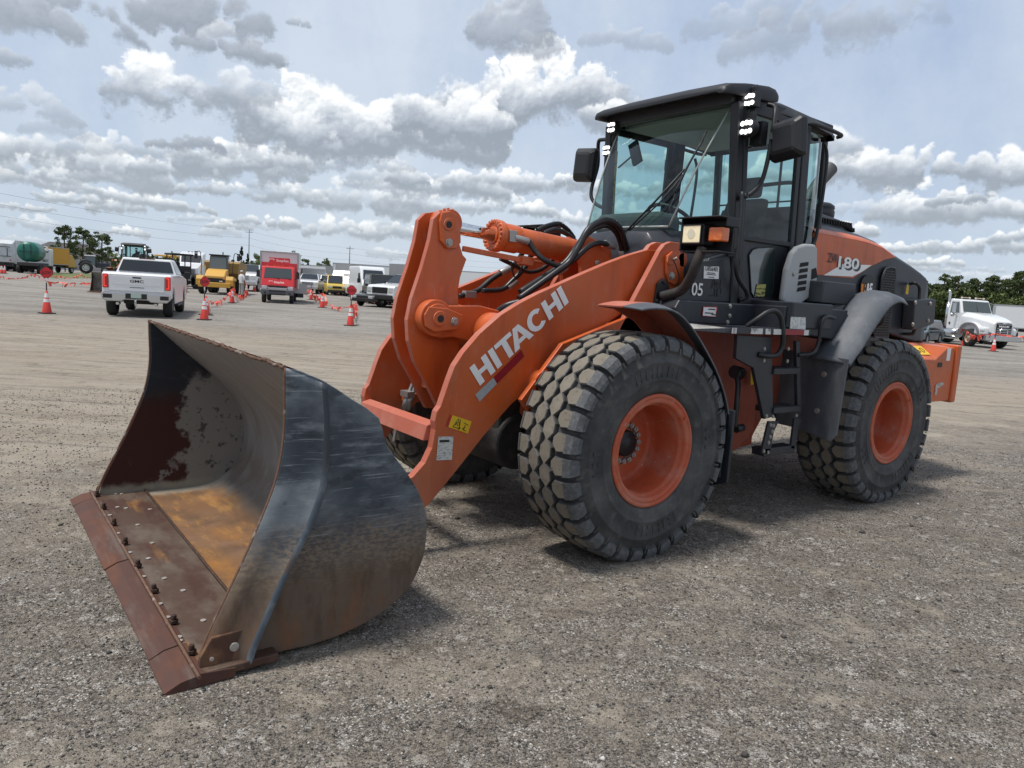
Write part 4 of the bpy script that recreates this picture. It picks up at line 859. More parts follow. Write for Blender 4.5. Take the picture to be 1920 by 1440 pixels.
# ------------------------------------------------------------------ cab of the loader
def bar(b, p, q, w_, d_, up=(0, 1, 0), mi=0):
    p, q = Vector(p), Vector(q); z = (q-p).normalized(); x = Vector(up).cross(z).normalized(); y = z.cross(x)
    b.hexa([p+x*a+y*c for a, c in ((-w_/2, -d_/2), (w_/2, -d_/2), (w_/2, d_/2), (-w_/2, d_/2))], [q+x*a+y*c for a, c in ((-w_/2, -d_/2), (w_/2, -d_/2), (w_/2, d_/2), (-w_/2, d_/2))], mi)
AT = Vector((1.80, .675, 3.16)); AB = P(1369, 596, 'y', .72)
BT = P(1508, 236, 'y', .665); BB = P(1484, 566, 'y', .72)
def fy(v): return Vector((v.x, -v.y, v.z))
CAB = B()
for f_ in (lambda v: v, fy):
    bar(CAB, f_(AB), f_(AT), .085, .075, mi=0); bar(CAB, f_(BB), f_(BT), .11, .075)
    bar(CAB, f_(Vector((.36, .56, 2.2))), f_(Vector((.42, .56, 3.16))), .06, .06)
    bar(CAB, f_(AT+Vector((0, 0, .03))), f_(Vector((.45, .62, 3.19))), .09, .08, (0, 1, 0))
bar(CAB, (1.82, -.66, 3.19), (1.82, .66, 3.19), .10, .08, (1, 0, 0)); bar(CAB, (.42, -.6, 3.17), (.42, .6, 3.17), .08, .08, (1, 0, 0))
CF_ = CAB.done('cab_frame', M_bk, LD, bevel=.012)
# roof
def rring(x, zt, hw, zb, dr=.10):
    zc = zb+.35*(zt-zb)
    return [Vector((x, y, z)) for y, z in ((-hw+.06, zc), (-hw+.03, zb), (-hw, zb), (-hw, zt-dr), (-hw+.015, zt-dr*.4), (-hw+.07, zt-.010), (-.3, zt), (.3, zt), (hw-.07, zt-.010), (hw-.015, zt-dr*.4), (hw, zt-dr), (hw, zb), (hw-.03, zb), (hw-.06, zc))]
b = B(); b.loft([rring(2.00, 3.225, .68, 3.185, .03), rring(1.985, 3.255, .70, 3.185, .04), rring(1.93, 3.285, .72, 3.19, .05), rring(1.72, 3.325, .735, 3.20, .06), rring(1.50, 3.35, .74, 3.21, .06), rring(1.42, 3.345, .74, 3.225, .06), rring(1.38, 3.32, .735, 3.235, .05)], 0, True); b.done('roof_visor', M_bk, LD, bevel=.008)
b = B(); b.loft([rring(1.46, 3.285, .68, 3.17), rring(1.2, 3.285, .70, 3.17), rring(.8, 3.262, .70, 3.16), rring(.52, 3.235, .69, 3.15), rring(.42, 3.215, .66, 3.15)], 0, True); b.done('roof', mat('roof_dark_grey', (.045, .047, .05), .45, 0, [((.12, .12, .12), ('n', 5, .5, .8), .5)]), LD, bevel=.008)
b = B(); b.box((1.1, 0, 3.15), (1.2, 1.2, .03)); b.done('headliner', mat('headliner_grey', (.55, .56, .55), .9), CF_)
b = B(); b.tube([Vector((.95, .70, 3.15)), Vector((.85, .76, 3.15)), Vector((.50, .76, 3.135)), Vector((.44, .70, 3.13))], .017, 8); b.done('roof_rail', M_bk, LD)
b = B(); b.tube([Vector((.95, -.70, 3.15)), Vector((.85, -.76, 3.15)), Vector((.50, -.76, 3.135)), Vector((.44, -.70, 3.13))], .017, 8); b.done('roof_rail', M_bk, LD)
b = B(); b.cyl((1.15, .35, 3.28), (1.15, .35, 3.48), .004, n=6); b.done('antenna', M_bk, LD)
# windshield in three panes
TN = P(1379, 188, 'y', .60); BN = P(1254, 425, 'y', .42); TF = Vector((TN.x, -.60, TN.z)); BF = Vector((BN.x, -.50, BN.z))
b = B(); rows = []
for j in range(9):
    v = j/8; a, c = BN.lerp(TN, v), BF.lerp(TF, v); a = a+Vector((.03*math.sin(v*math.pi), 0, 0)); c = c+Vector((.03*math.sin(v*math.pi), 0, 0))
    rows.append([a.lerp(c, i/10)+Vector((.055*math.sin(math.pi*i/10), 0, 0)) for i in range(11)])
b.loft(rows, 0, True, caps=False, closed=False); WS = b.done('windshield', M_gls, LD)
CG = []
for sg in (1, -1):
    t_, b_ = (TN, BN) if sg > 0 else (TF, BF)
    a_t = Vector((1.81, sg*.675, 3.14)); a_b = Vector((1.74, sg*.71, 2.03))
    rows = [[(b_.lerp(t_, v)+Vector((.03*math.sin(v*math.pi), 0, 0))).lerp(a_b.lerp(a_t, v), i/4)+Vector((0, sg*.02*math.sin(math.pi*i/4), 0)) for i in range(5)] for v in [j/8 for j in range(9)]]
    b = B(); b.loft(rows, 0, True, caps=False, closed=False); b.done('corner_glass', M_gls, LD)
    b = B(); b.tube([b_.lerp(t_, j/8)+Vector((.03*math.sin(j/8*math.pi)+.003, sg*.003, 0)) for j in range(9)], .0085, 6, sub=1); b.done('glass_seam', mat('clear_sealant', (.30, .33, .31), .4), LD)
b = B(); b.tube([r for r in rows[0]], .008, 6, sub=1); b.tube(([a for a in [BN.lerp(BF, i/10)+Vector((.055*math.sin(math.pi*i/10)+.004, 0, 0)) for i in range(11)]]), .010, 6, sub=1); b.done('windshield_seal', MATS['clear_sealant'], LD)
# cowl in front of the windshield
b = B(); y_n, y_f = .43, -.51
def cring(x, yn, yf, zt): return [Vector((x, yf, 1.45)), Vector((x, yf, zt-.10)), Vector((x, yf+.08, zt-.015)), Vector((x, (yn+yf)/2, zt+.012)), Vector((x, yn-.08, zt-.01)), Vector((x, yn, zt-.10)), Vector((x, yn, 1.45))]
b.loft([cring(1.60, .70, -.70, BN.z-.01), cring(1.85, .64, -.66, BN.z-.01), cring(2.14, .46, -.52, BN.z-.012), cring(2.28, .40, -.46, BN.z-.04), cring(2.33, .36, -.42, BN.z-.14), cring(2.345, .35, -.41, 1.7)], 0, True); b.done('cab_cowl', mat('scuffed_cowl_paint', (.028, .030, .038), .35, 0, [((.11, .11, .115), ('n', 2.5, .48, .75, (1, 1, .5), (0, .6, 0)), .6, .55)], [(60, .06, .002)]), LD, bevel=.01)
# lower cab sides
for sg in (1, -1):
    b = B(); pl = T([(1313, 491), (1364, 482), (1378, 566), (1262, 563), (1270, 555)], .72)
    b.prism([Vector((p.x, sg*.735, p.z)) for p in pl], (0, -sg*.04, 0)); b.prism([Vector((x, sg*.725, z)) for x, z in ((2.30, 1.70), (2.02, 1.98), (1.72, 2.06), (1.66, 1.62), (2.30, 1.62))], (0, -sg*.05, 0)); b.done('cab_side_panel', M_dk, LD, bevel=.004)
    b = B(); pl = [(2.44, 1.60), (2.40, 1.66), (.60, 1.665), (.60, 1.50), (1.55, 1.49), (2.40, 1.50)]
    b.prism([Vector((x, sg*.80, z)) for x, z in pl], (0, -sg*.75, 0)); b.done('cab_base', M_dk, LD, bevel=.01)
    # rear quarter: charcoal below, glass above
    gl = T([(1500, 256), (1541, 264), (1528, 456), (1491, 456)], .66); z0 = min(p.z for p in gl); z1 = max(p.z for p in gl)
    top = [(.80, .665), (.62, .655), (.48, .60), (.39, .50)]; n4 = len(top)
    b = B(); b.loft([[Vector((x, sg*y*1.03, 2.13)) for x, y in top], [Vector((x, sg*y, 3.12)) for x, y in top]], 0, True, caps=False, closed=False); b.done('quarter_glass', M_gls, LD)
    b = B(); b.tube([Vector((.62, sg*.69, 3.06)), Vector((.56, sg*.70, 2.9)), Vector((.60, sg*.71, 2.35)), Vector((.66, sg*.715, 2.2)), Vector((.80, sg*.72, 2.12))], .014, 8); b.done('grab_rail', M_bk, LD)
    b = B(); b.loft([[Vector((x, sg*y*1.03, z)) for x, y in top] + [Vector((.39, 0, z)), Vector((.80, 0, z))] for z in (1.5, 2.13)], 0, False); b.done('rear_cab_body', M_dk, LD, bevel=.008)
b = B(); b.add([Vector((.39, -.5, 2.13)), Vector((.39, .5, 2.13)), Vector((.41, .5, 3.12)), Vector((.41, -.5, 3.12))], [(0, 1, 2, 3)]); b.done('rear_window', M_gls, LD)
b = B(); b.cyl((.40, .16, 2.13), (.42, .16, 3.12), .012, n=8); b.cyl((.405, -.5, 2.62), (.405, .5, 2.62), .008, n=8); b.tube([Vector((.43, .38, 2.2)), Vector((.43, .38, 2.72)), Vector((.43, .30, 2.78)), Vector((.43, 0, 2.78))], .018, 8); b.done('rear_window_bars', M_bk, CF_)
# doors: frame, glass, lower panel with its own small window
for sg in (1, -1):
    d0 = T([(1396, 236), (1478, 246), (1462, 566), (1385, 566)], .70)
    def yy(p): return .675+(3.16-p.z)*.03
    fr_ = B()
    A1_ = Vector((AT.x-.07, sg*.70, 3.13)); A2_ = Vector((AB.x-.06, sg*.735, 1.68)); B1_ = Vector((BT.x+.10, sg*.69, 3.13)); B2_ = Vector((BB.x+.10, sg*.735, 1.70))
    mz = lambda a, c, z: a.lerp(c, (a.z-z)/(a.z-c.z))
    M1, M2 = mz(A1_, A2_, 2.17), mz(B1_, B2_, 2.17)
    for p, q in ((A1_, A2_), (B1_, B2_), (A1_, B1_), (A2_, B2_)): bar(fr_, p, q, .055, .035)
    bar(fr_, M1, M2, .04, .03)
    D = fr_.done('cab_door', M_bk, LD, bevel=.006)
    b = B(); b.add([A1_, B1_, M2, M1], [(0, 1, 2, 3)]); b.done('door_glass', M_gls, D)
    # panel with rounded opening
    wn_ = T([(1404, 478), (1411, 468), (1420, 465), (1451, 463), (1453, 468), (1449, 545), (1443, 559), (1413, 557), (1408, 548)], .72) 
    wn_ = [Vector((p.x, sg*.722, p.z)) for p in wn_]
    b = B(); b.prism([Vector((M1.x, sg*.715, 2.17)), Vector((M2.x, sg*.715, 2.17)), Vector((B2_.x, sg*.715, 1.70)), Vector((A2_.x, sg*.715, 1.68))], (0, -sg*.01, 0)); b.done('door_panel', M_dk, D)
    b = B(); b.prism(wn_, (0, sg*.003, 0)); b.done('lower_door_glass', mat('dark_mirrored_glass', (.02, .035, .035), .04, 0, spec=1.0, coat=1.0), D)
    b = B(); b.tube(wn_+wn_[:2], .006, 6, sub=1); b.done('window_rubber', M_bk, D)
    b = B(); b.cyl((.98, sg*.74, 3.0), (.98, sg*.74, 2.9), .012, n=8); b.cyl((.97, sg*.74, 1.78), (.97, sg*.74, 1.88), .014, n=8); b.done('hinge', M_bk, D)
    b = B(); b.box((1.72, sg*.735, 1.86), (.03, .02, .10)); b.done('door_handle', M_st, D)
b = B(); b.prism(T([(1419, 533), (1436, 533), (1433, 557), (1415, 555)], .729), (0, .002, 0)); b.done('sticker', mat('pale_yellow_sticker', (.45, .42, .12), .6, 0, [((.03, .04, .03), ('n', 60, .48, .55, (.2, 1, 1)), .9)]), LD)
# grey louvred intake panel behind the door
pl = T([(1497, 462), (1512, 457), (1530, 458), (1534, 466), (1533, 545), (1529, 555), (1514, 562), (1500, 572), (1473, 571), (1469, 562), (1477, 505), (1487, 474)], .86)
b = B(); b.prism([Vector((p.x, .86, p.z)) for p in pl], (0, -.055, 0)); LV = b.done('intake_panel', M_pan, LD, bevel=.022, seg=3)
b = B()
for i in range(5):
    q = [(1501+(-1.3*i), 493+11.5*i), (1516-(1.3*i), 491+11.5*i), (1515.5-1.3*i, 498+11.5*i), (1499-1.3*i, 501+11.5*i)]
    b.prism(T(q, .862), (0, .0015, 0))
b.done('louvre_slots', M_mesh, LV)
b = B(); b.prism(T([(1522, 505), (1530, 502), (1532, 520), (1521, 524)], .862), (0, .003, 0)); b.done('latch_recess', M_mesh, LV)
b = B(); bolt(b, P(1488, 514, 'y', .861), YH, .013, .010); b.done('panel_screw', M_st, LV)
# side boxes, platform, ladder
b = B(); b.box((1.20, .92, 1.60), (.55, .40, .20)); b.prism([Vector((x, .79, z)) for x, z in ((1.50, 1.665), (.60, 1.665), (.60, 1.40), (1.50, 1.48))], (0, .28, 0))
b.hexa([Vector((.95, .55, 1.66)), Vector((.95, 1.0, 1.62)), Vector((.25, .95, 1.75)), Vector((.25, .55, 1.80))], [Vector((.95, .55, 1.70)), Vector((.95, .99, 1.64)), Vector((.25, .94, 1.79)), Vector((.25, .55, 1.84))])
b.box((.62, .86, 1.80), (.5, .25, .18)); b.done('side_box', M_dk, LD, bevel=.01)
b = B(); pA, pB = P(1372, 612, 'y', 1.13), P(1519, 625, 'y', 1.13); zz = (pA.z+pB.z)/2; b.box(((pA.x+pB.x)/2, .97, zz-.012), (pA.x-pB.x, .33, .045)); b.hexa([Vector((pA.x+.002, .80, zz-.035)), Vector((pA.x+.20, .80, zz-.035)), Vector((pA.x+.03, 1.10, zz-.034)), Vector((pA.x+.002, 1.13, zz-.034))], [Vector((pA.x+.002, .80, zz+.02)), Vector((pA.x+.15, .80, zz+.02)), Vector((pA.x+.02, 1.10, zz+.006)), Vector((pA.x+.002, 1.13, zz+.006))]); b.done('platform', M_dk, LD, bevel=.004)
segs = [(0, .05, M_slv), (.22, .36, M_slv), (.40, .46, M_slv), (.50, .63, M_wh), (.63, .90, M_red), (.90, .965, M_wh)]
bs_, br_ = B(), B()
for a_, c_, m_ in segs:
    x0 = pA.x+(pB.x-pA.x)*a_; x1 = pA.x+(pB.x-pA.x)*c_; (br_ if m_ is M_red else bs_).box(((x0+x1)/2, 1.137, zz-.012), (abs(x0-x1), .004, .040))
bs_.done('reflective_tape', mat('worn_white_reflector', (.62, .62, .60), .4, 0, [((.15, .15, .15), ('n', 14, .52, .6), .8)]), LD); br_.done('reflective_tape', M_red, LD)
b = B()
Yp = 1.08
pl = T([(1383, 628), (1446, 632), (1450, 765), (1449, 782), (1433, 786), (1413, 690), (1380, 672)], Yp); b.prism(pl, (0, -.03, 0))
b.prism(T([(1493, 640), (1500, 640), (1502, 772), (1496, 772)], Yp), (0, -.03, 0))
LDR = b.done('ladder', M_dk, LD, bevel=.003)
for Y in (690, 762):
    b = B(); q0, q1 = P(1449, Y, 'y', Yp), P(1498, Y+2, 'y', Yp); b.box(((q0.x+q1.x)/2, Yp-.07, (q0.z+q1.z)/2-.02), (q0.x-q1.x, .17, .045))
    for i in range(12): b.cyl((q0.x+(q1.x-q0.x)*(i+.5)/12, Yp+.01, (q0.z+q1.z)/2+.004), (q0.x+(q1.x-q0.x)*(i+.5)/12, Yp+.01, (q0.z+q1.z)/2+.012), .008, n=6)
    b.done('tread', M_dk, LDR, bevel=.003)
b = B(); q = T([(1442, 790), (1461, 790), (1452, 808), (1443, 853), (1428, 850), (1438, 806)], Yp); b.prism(q, (0, -.02, 0))
q2 = T([(1490, 784), (1503, 786), (1498, 800), (1492, 842), (1483, 841), (1488, 800)], Yp); b.prism(q2, (0, -.02, 0)); q3 = T([(1432, 842), (1490, 835), (1490, 849), (1432, 856)], Yp); b.prism(q3, (0, -.11, 0)); b.done('swing_step', M_dk, LDR, bevel=.003)
bolts([P(X, Y, 'y', Yp) for X, Y in ((1437, 780), (1449, 781), (1493, 779), (1445, 797), (1450, 798), (1448, 809), (1444, 819), (1441, 830), (1432, 846), (1440, 848), (1433, 654), (1432, 676), (1478, 654), (1476, 677))], YH, .011, .008, M_st, LDR)
b = B(); b.tube([P(1400, 612, 'y', 1.0), P(1420, 598, 'y', 1.06), P(1440, 585, 'y', 1.10), P(1455, 584, 'y', 1.12), P(1465, 598, 'y', 1.13), P(1468, 625, 'y', 1.14), P(1466, 652, 'y', 1.13), P(1455, 666, 'y', 1.12), P(1435, 667, 'y', 1.11), P(1422, 664, 'y', 1.08)], .019, 10); b.done('grab_rail', M_bk, LD)
b = B(); b.tube([P(1565, 597, 'y', 1.1), P(1551, 594, 'y', 1.14), P(1541, 606, 'y', 1.14), P(1533, 648, 'y', 1.13), P(1522, 663, 'y', 1.12), P(1496, 666, 'y', 1.08)], .016, 8); b.done('grab_rail', M_bk, LD)
b = B(); b.prism(T([(1483, 594), (1510, 595), (1510, 618), (1481, 616)], 1.122), (0, .003, 0)); b.done('diagram_plate', mat('diagram_white', (.62, .64, .62), .5, 0, [((.3, .33, .33), ('n', 40, .5, .56), .7)]), LD)
# grab rail along the A pillar and door
b = B(); b.tube([P(1392, 360, 'y', .77), P(1389, 420, 'y', .80), P(1384, 470, 'y', .81), P(1380, 500, 'y', .81), P(1386, 525, 'y', .81), P(1399, 545, 'y', .81), P(1400, 557, 'y', .80), P(1386, 562, 'y', .76)], .018, 8)
q = P(1376, 474, 'y', .76); b.box(q, (.06, .05, .06)); b.done('grab_rail', M_bk, LD)
# bolts along the base
bolts([P(X, Y, 'y', .801) for X, Y in ((1369, 574), (1368, 592), (1364, 604), (1430, 579), (1501, 584))], YH, .013, .010, M_st, LD)
# labels and numbers on the side
b = B(); b.prism(T([(1320, 499), (1348, 500), (1347, 523), (1319, 522)], .738), (0, .002, 0)); b.done('asset_label', M_wh, LD)
o_ = P(1322.5, 507, 'y', .742); text('U856401', o_, (-1, 0, 0), (0, 0, 1), .036, M_ink, 'label_lettering', LD, bold=.006, width=.145)
text('AUCTION SERVICES', P(1323, 514, 'y', .742), (-1, 0, 0), (0, 0, 1), .009, M_ink, 'label_lettering', LD, width=.12) if False else None
b = B(); [b.box((P(1334, Y, 'y', .742).x-.0, .7405, P(1334, Y, 'y', .742).z), (w_, .001, .006)) for Y, w_ in ((512, .09), (515, .11), (520, .07))]; b.done('label_lines', M_ink, LD)
b = B(); b.prism(T([(1319, 575), (1344, 576), (1342, 594), (1317, 592)], .803), (0, .002, 0)); DL = b.done('dealer_label', M_wh, LD)
b = B(); [b.cyl(P(X0, Y0, 'y', .806), P(X1, Y1, 'y', .806), .003, n=4) for X0, Y0, X1, Y1 in ((1319, 575, 1344, 576), (1344, 576, 1342, 594), (1342, 594, 1317, 592), (1317, 592, 1319, 575))]; b.done('label_border', mat('label_red', (.5, .05, .05), .5), DL)
text('Dobbs', P(1325, 582, 'y', .807), (-1, 0, 0), (0, 0, 1), .022, M_ink, 'label_lettering', DL, bold=.02, width=.09) if False else None
b = B(); [b.box((P(X, Y, 'y', .807).x, .8065, P(X, Y, 'y', .807).z), (w_, .001, .008)) for X, Y, w_ in ((1335, 580, .08), (1330, 587, .10), (1338, 590, .05))]; b.done('label_lines', M_ink, DL)
text('05', P(1296, 553, 'y', .742), (-1, 0, 0), (0, 0, 1), .095, M_wh, 'stencil_number', LD, bold=.012, width=.125)
b = B(); 
for (x0, x1, y0, y1) in ((0, .3, .0, .08), (.38, .46, 0, .45), (0, .46, .48, .56), (.6, 1, .0, .08), (.6, .68, 0, .45), (.92, 1, .2, .45), (.6, 1, .48, .56), (.1, .18, .6, 1), (.3, .38, .6, 1), (.5, .58, .6, .9), (.3, .9, .72, .8), (.82, .9, .6, 1)):
    c0 = P(1331, 555, 'y', .737); wX, wZ_ = .13, .125; b.box((c0.x-wX*(x0+x1)/2, .7385, c0.z+wZ_*(y0+y1)/2), (wX*(x1-x0), .001, wZ_*(y1-y0)))
b.done('dark_logo', M_ink, LD)
# mirrors
def mirror(c, sg, tilt):
    b = B(); w_, h_ = (.15, .148) if sg > 0 else (.125, .155)
    def rr(y, k, cx=0): return [Vector((y, a*w_*k, d_*h_*k)) for a, d_ in ((-1, -.86), (-.86, -1), (.86, -1), (1, -.86), (1, .86), (.86, 1), (-.86, 1), (-1, .86))]
    b.loft([rr(-.02, .97), rr(.0, 1.0), rr(.04, .96), rr(.075, .72), rr(.085, .55)], 0, False)
    o = b.done('mirror', M_bk, LD, bevel=.008, loc=c); o.rotation_euler = (tilt, 0, sg*-.10)
    return o
mc = P(1480, 262, 'y', .98); mirror(mc, 1, .10)
mf = P(1100, 310, 'y', -1.0); mirror(mf, -1, -.08)
b = B(); b.tube([P(1440, 196, 'y', .74), P(1452, 200, 'y', .80), P(1453, 215, 'y', .84), P(1447, 260, 'y', .86), P(1436, 315, 'y', .84), P(1425, 345, 'y', .82), P(1405, 365, 'y', .79), P(1392, 368, 'y', .76)], .017, 10)
q = P(1446, 257, 'y', .86); bar(b, q, mc+Vector((0.03, -.03, .02)), .05, .05)
b.cyl(P(1387, 372, 'y', .74), P(1402, 366, 'y', .80), .022, n=10); b.done('mirror_arm', M_bk, LD)
b = B(); b.tube([P(1148, 262, 'y', -.66), P(1130, 262, 'y', -.82), P(1122, 268, 'y', -.88), P(1121, 310, 'y', -.90), P(1110, 350, 'y', -.90), P(1109, 370, 'y', -.88), P(1118, 383, 'y', -.82), P(1135, 391, 'y', -.70)], .017, 10); bar(b, P(1119, 308, 'y', -.90), mf+Vector((.03, .03, 0)), .05, .05); b.done('mirror_arm', M_bk, LD)
# work lights
def led(X, Y, y, sc=1.0, rnd=False):
    c = P(X, Y, 'y', y); b = B()
    if rnd: b.cyl(c-XH*.06, c+XH*.012, .055*sc, n=24)
    else: b.box(c-XH*.03, (.07, .10*sc, .105*sc))
    b.box(c+Vector((-.05, 0, .07*sc)), (.04, .05, .07)); o = b.done('work_light', M_bk, LD, bevel=.006)
    k = (-1, 1)
    b = B()
    for a in (-1, 0, 1):
        for d_ in (-1, 1): q_ = c+Vector((.004, a*.029*sc, d_*.024*sc*(1 if a else 1.15))); b.cyl(q_, q_+XH*.010, .0155*sc, n=12)
    b.done('led_lens', M_led, o)
led(1406, 187, .75); led(1401, 239, .77, 1.2, True); led(1147, 239, -.58, .95); led(1138, 282, -.68, .9)
b = B(); b.cyl(P(1406, 187, 'y', .75)+Vector((-.05, 0, 0)), P(1401, 239, 'y', .77)+Vector((-.05, 0, 0)), .02, n=8); b.box(P(1411, 248, 'y', .77)-XH*.08, (.07, .10, .17)); b.done('light_mount', M_bk, LD)
b = B(); b.cyl(P(1147, 239, 'y', -.58)-XH*.05, P(1138, 282, 'y', -.68)-XH*.05, .02, n=8); b.done('light_mount', M_bk, LD)
# headlamp cluster on its arm
for sg in (1, -1):
    yL = .96
    hc = P(1300, 437, 'y', yL); sc_ = Vector((1, sg, 1))
    def F(X, Y, y): 
        p = P(X, Y, 'y', y); return Vector((p.x, p.y*sg, p.z))
    b = B(); c = Vector((2.36, sg*.96, hc.z))
    # open tray: top, outer, inner and bottom plates (faces forwards)
    b = B(); h_ = .115
    b.box((c.x-.02, c.y-sg*.015, c.z+h_), (.22, .37, .012)); b.box((c.x-.04, c.y-sg*.02, c.z-h_), (.18, .34, .012)); b.box((c.x-.04, c.y-sg*.195, c.z), (.18, .012, .22)); b.box((c.x-.11, c.y-sg*.03, c.z), (.012, .33, .22))
    b.box((c.x-.05, c.y+sg*.165, c.z+.085), (.14, .012, .06)); HLB = b.done('lamp_housing', M_bk, LD, bevel=.006)
    b = B(); b.box((c.x-.01, c.y-sg*.085, c.z+.002), (.13, .185, .15)); b.done('headlamp_body', M_bk, HLB, bevel=.015)
    b = B(); b.box((c.x+.062, c.y-sg*.085, c.z+.002), (.012, .155, .118)); b.done('headlight', M_hlp, HLB, bevel=.01)
    b = B(); b.cyl((c.x+.066, c.y-sg*.085, c.z+.004), (c.x+.070, c.y-sg*.085, c.z+.004), .034, n=20); b.done('lamp_reflector', mat('lamp_bulb_spot', (.62, .58, .45), .2, .2, emit=(1, .85, .5, .10)), HLB)
    b = B(); [b.box((c.x+.064, c.y-sg*.085, c.z+.002+q), (.014, .168, .007)) for q in (-.062, .062)]; [b.box((c.x+.064, c.y-sg*.085+q, c.z+.002), (.014, .007, .13)) for q in (-.081, .081)]; b.done('lamp_bezel', M_bk, HLB)
    b = B(); b.box((c.x+.01, c.y+sg*.105, c.z+.0), (.08, .115, .095)); b.done('indicator_light', M_amb, HLB, bevel=.010)
    b = B(); pts = [(c.x-.04, c.y-sg*.02, c.z-h_), (c.x-.05, c.y-sg*.04, c.z-h_-.10), (c.x-.02, c.y-sg*.10, c.z-.34), (c.x+.03, c.y-sg*.20, c.z-.42), (c.x+.05, c.y-sg*.32, c.z-.43)]
    pts = [F(1317, 464, .94), F(1305, 495, .92), F(1294, 522, .87), F(1276, 545, .78), F(1240, 556, .64)]
    b.tube([Vector(p) for p in pts], .036, 12); b.done('lamp_arm', mat('rough_black_arm', (.022, .021, .021), .7, 0, [((.06, .04, .03), ('n', 20, .45, .7), .7)], [(60, .3, .004)]), LD)
    b = B(); b.prism([Vector((x, sg*.622, z)) for x, z in ((2.46, 1.62), (2.44, 1.77), (2.38, 1.81), (2.32, 1.76), (2.34, 1.60), (2.40, 1.57))], (0, -sg*.02, 0)); [bolt(b, (x, sg*.622, z), (0, sg, 0), .015, .012) for x, z in ((2.38, 1.785), (2.435, 1.64), (2.36, 1.60))]; b.done('arm_flange', M_bk, LD)
# wiper
b = B(); w0 = P(1180, 428, 'y', .18); w1 = P(1285, 318, 'y', .36); w0.x = BN.x+.10; 
def onws(X, Y, off=.03):
    # point on the windshield plane (through BN, TN, BF)
    n_ = (TN-BN).cross(BF-BN).normalized(); d_ = ray(X, Y); o0 = BN+Vector((.075+off, 0, 0)); return CPOS+d_*((o0-CPOS).dot(n_)/d_.dot(n_))
b.tube([onws(1172, 436, .02), onws(1230, 376), onws(1284, 317)], .0085, 6, sub=1); b.tube([onws(1178, 434, .02), onws(1235, 382), onws(1284, 325)], .006, 6, sub=1)
b.tube([onws(1325, 246, .005), onws(1302, 290, .012), onws(1285, 322, .014), onws(1262, 375, .012), onws(1252, 400, .005)], .007, 6, sub=3); b.tube([onws(1318, 262, .02), onws(1286, 318, .03), onws(1266, 362, .02)], .009, 6, sub=3); b.cyl(onws(1172, 436, -.03), onws(1172, 436, .04), .025, n=12); b.done('wiper', M_bk, LD)
# interior
b = B(); b.box((1.95, -.12, BN.z+.02), (.30, .74, .24)); b.done('dashboard', M_int, LD, bevel=.07, seg=4)
b = B(); b.tube([Vector((1.90, 0, 2.1)), Vector((1.72, .0, 2.30))], .04, 8, sub=1)
cc = P(1272, 394, 'y', .0); cc = Vector((1.70, .02, 2.33)); n_ = Vector((-.5, 0, .86)); R0 = b.ring(cc, n_, .20, 28); b.tube(R0+[R0[0]], .016, 8, sub=1); b.tube([R0[0], cc, R0[14]], .013, 6, sub=1); b.tube([R0[7], cc], .013, 6, sub=1); b.done('steering_wheel', M_bk, LD)
b = B(); b.box((1.02, 0, 1.98), (.50, .50, .14)); b.loft([[Vector((x, y, z)) for y in (-1, 1) for x in (0,)] for z in ()], caps=False) if False else None
b.hexa([Vector((.88, -.25, 2.02)), Vector((.72, -.25, 2.02)), Vector((.72, .25, 2.02)), Vector((.88, .25, 2.02))], [Vector((.70, -.20, 2.62)), Vector((.58, -.20, 2.62)), Vector((.58, .20, 2.62)), Vector((.70, .20, 2.62))])
b.hexa([Vector((.70, -.13, 2.63)), Vector((.60, -.13, 2.63)), Vector((.60, .13, 2.63)), Vector((.70, .13, 2.63))], [Vector((.66, -.12, 2.82)), Vector((.57, -.12, 2.82)), Vector((.57, .12, 2.82)), Vector((.66, .12, 2.82))])
b.box((1.05, -.36, 2.15), (.45, .10, .10)); b.box((1.05, .36, 2.12), (.40, .09, .09)); b.done('operator_seat', mat('seat_fabric', (.03, .033, .035), .9), LD, bevel=.035, seg=3)
b = B(); b.box((1.1, 0, 1.69), (1.3, 1.3, .03)); b.box((1.45, -.45, 1.9), (.5, .25, .4)); b.done('cab_floor', M_int, CF_)
b = B(); pA_ = Vector((1.77, -.63, 2.28)); b.prism([Vector((1.735, -.685, 2.15)), Vector((1.70, -.665, 2.15)), Vector((1.74, -.635, 2.95)), Vector((1.775, -.655, 2.95))], (.0, .004, 0)); b.done('pillar_label', mat('amber_label', (.42, .30, .06), .6, 0, [((.05, .05, .04), ('n', 18, .52, .58), .8)]), LD)
b = B(); q = Vector((1.70, -.45, 2.92)); b.box(q, (.03, .10, .20), rot=Matrix.Rotation(.4, 3, 'X')); b.tube([q, Vector((1.75, -.60, 2.80))], .008, 6, sub=1); b.done('inside_mirror', M_bk, CF_)
# hoses
def hose(pts, r=.021, name='hydraulic_hose'):
    b = B(); b.tube([P(X, Y, 'y', y) for X, Y, y in pts], r, 10, sub=8); return b.done(name, M_hose, LD)
hose([(973, 560, .2), (1040, 512, .25), (1066, 492, .26), (1085, 462, .27), (1105, 428, .27), (1135, 413, .25), (1160, 425, .22), (1172, 455, .18), (1176, 475, .14)], .024)
hose([(975, 548, .16), (1042, 505, .18), (1062, 490, .2), (1080, 466, .2), (1103, 436, .2), (1133, 422, .2), (1153, 432, .17), (1164, 455, .13), (1167, 476, .12)], .024)
hose([(991, 452, .10), (1003, 470, .14), (1022, 488, .2), (1052, 499, .22), (1075, 488, .24), (1100, 465, .24), (1120, 456, .22), (1140, 458, .18)], .020)
hose([(1008, 432, -.2), (1025, 424, -.22), (1048, 420, -.24), (1065, 432, -.26), (1076, 447, -.26)], .020)
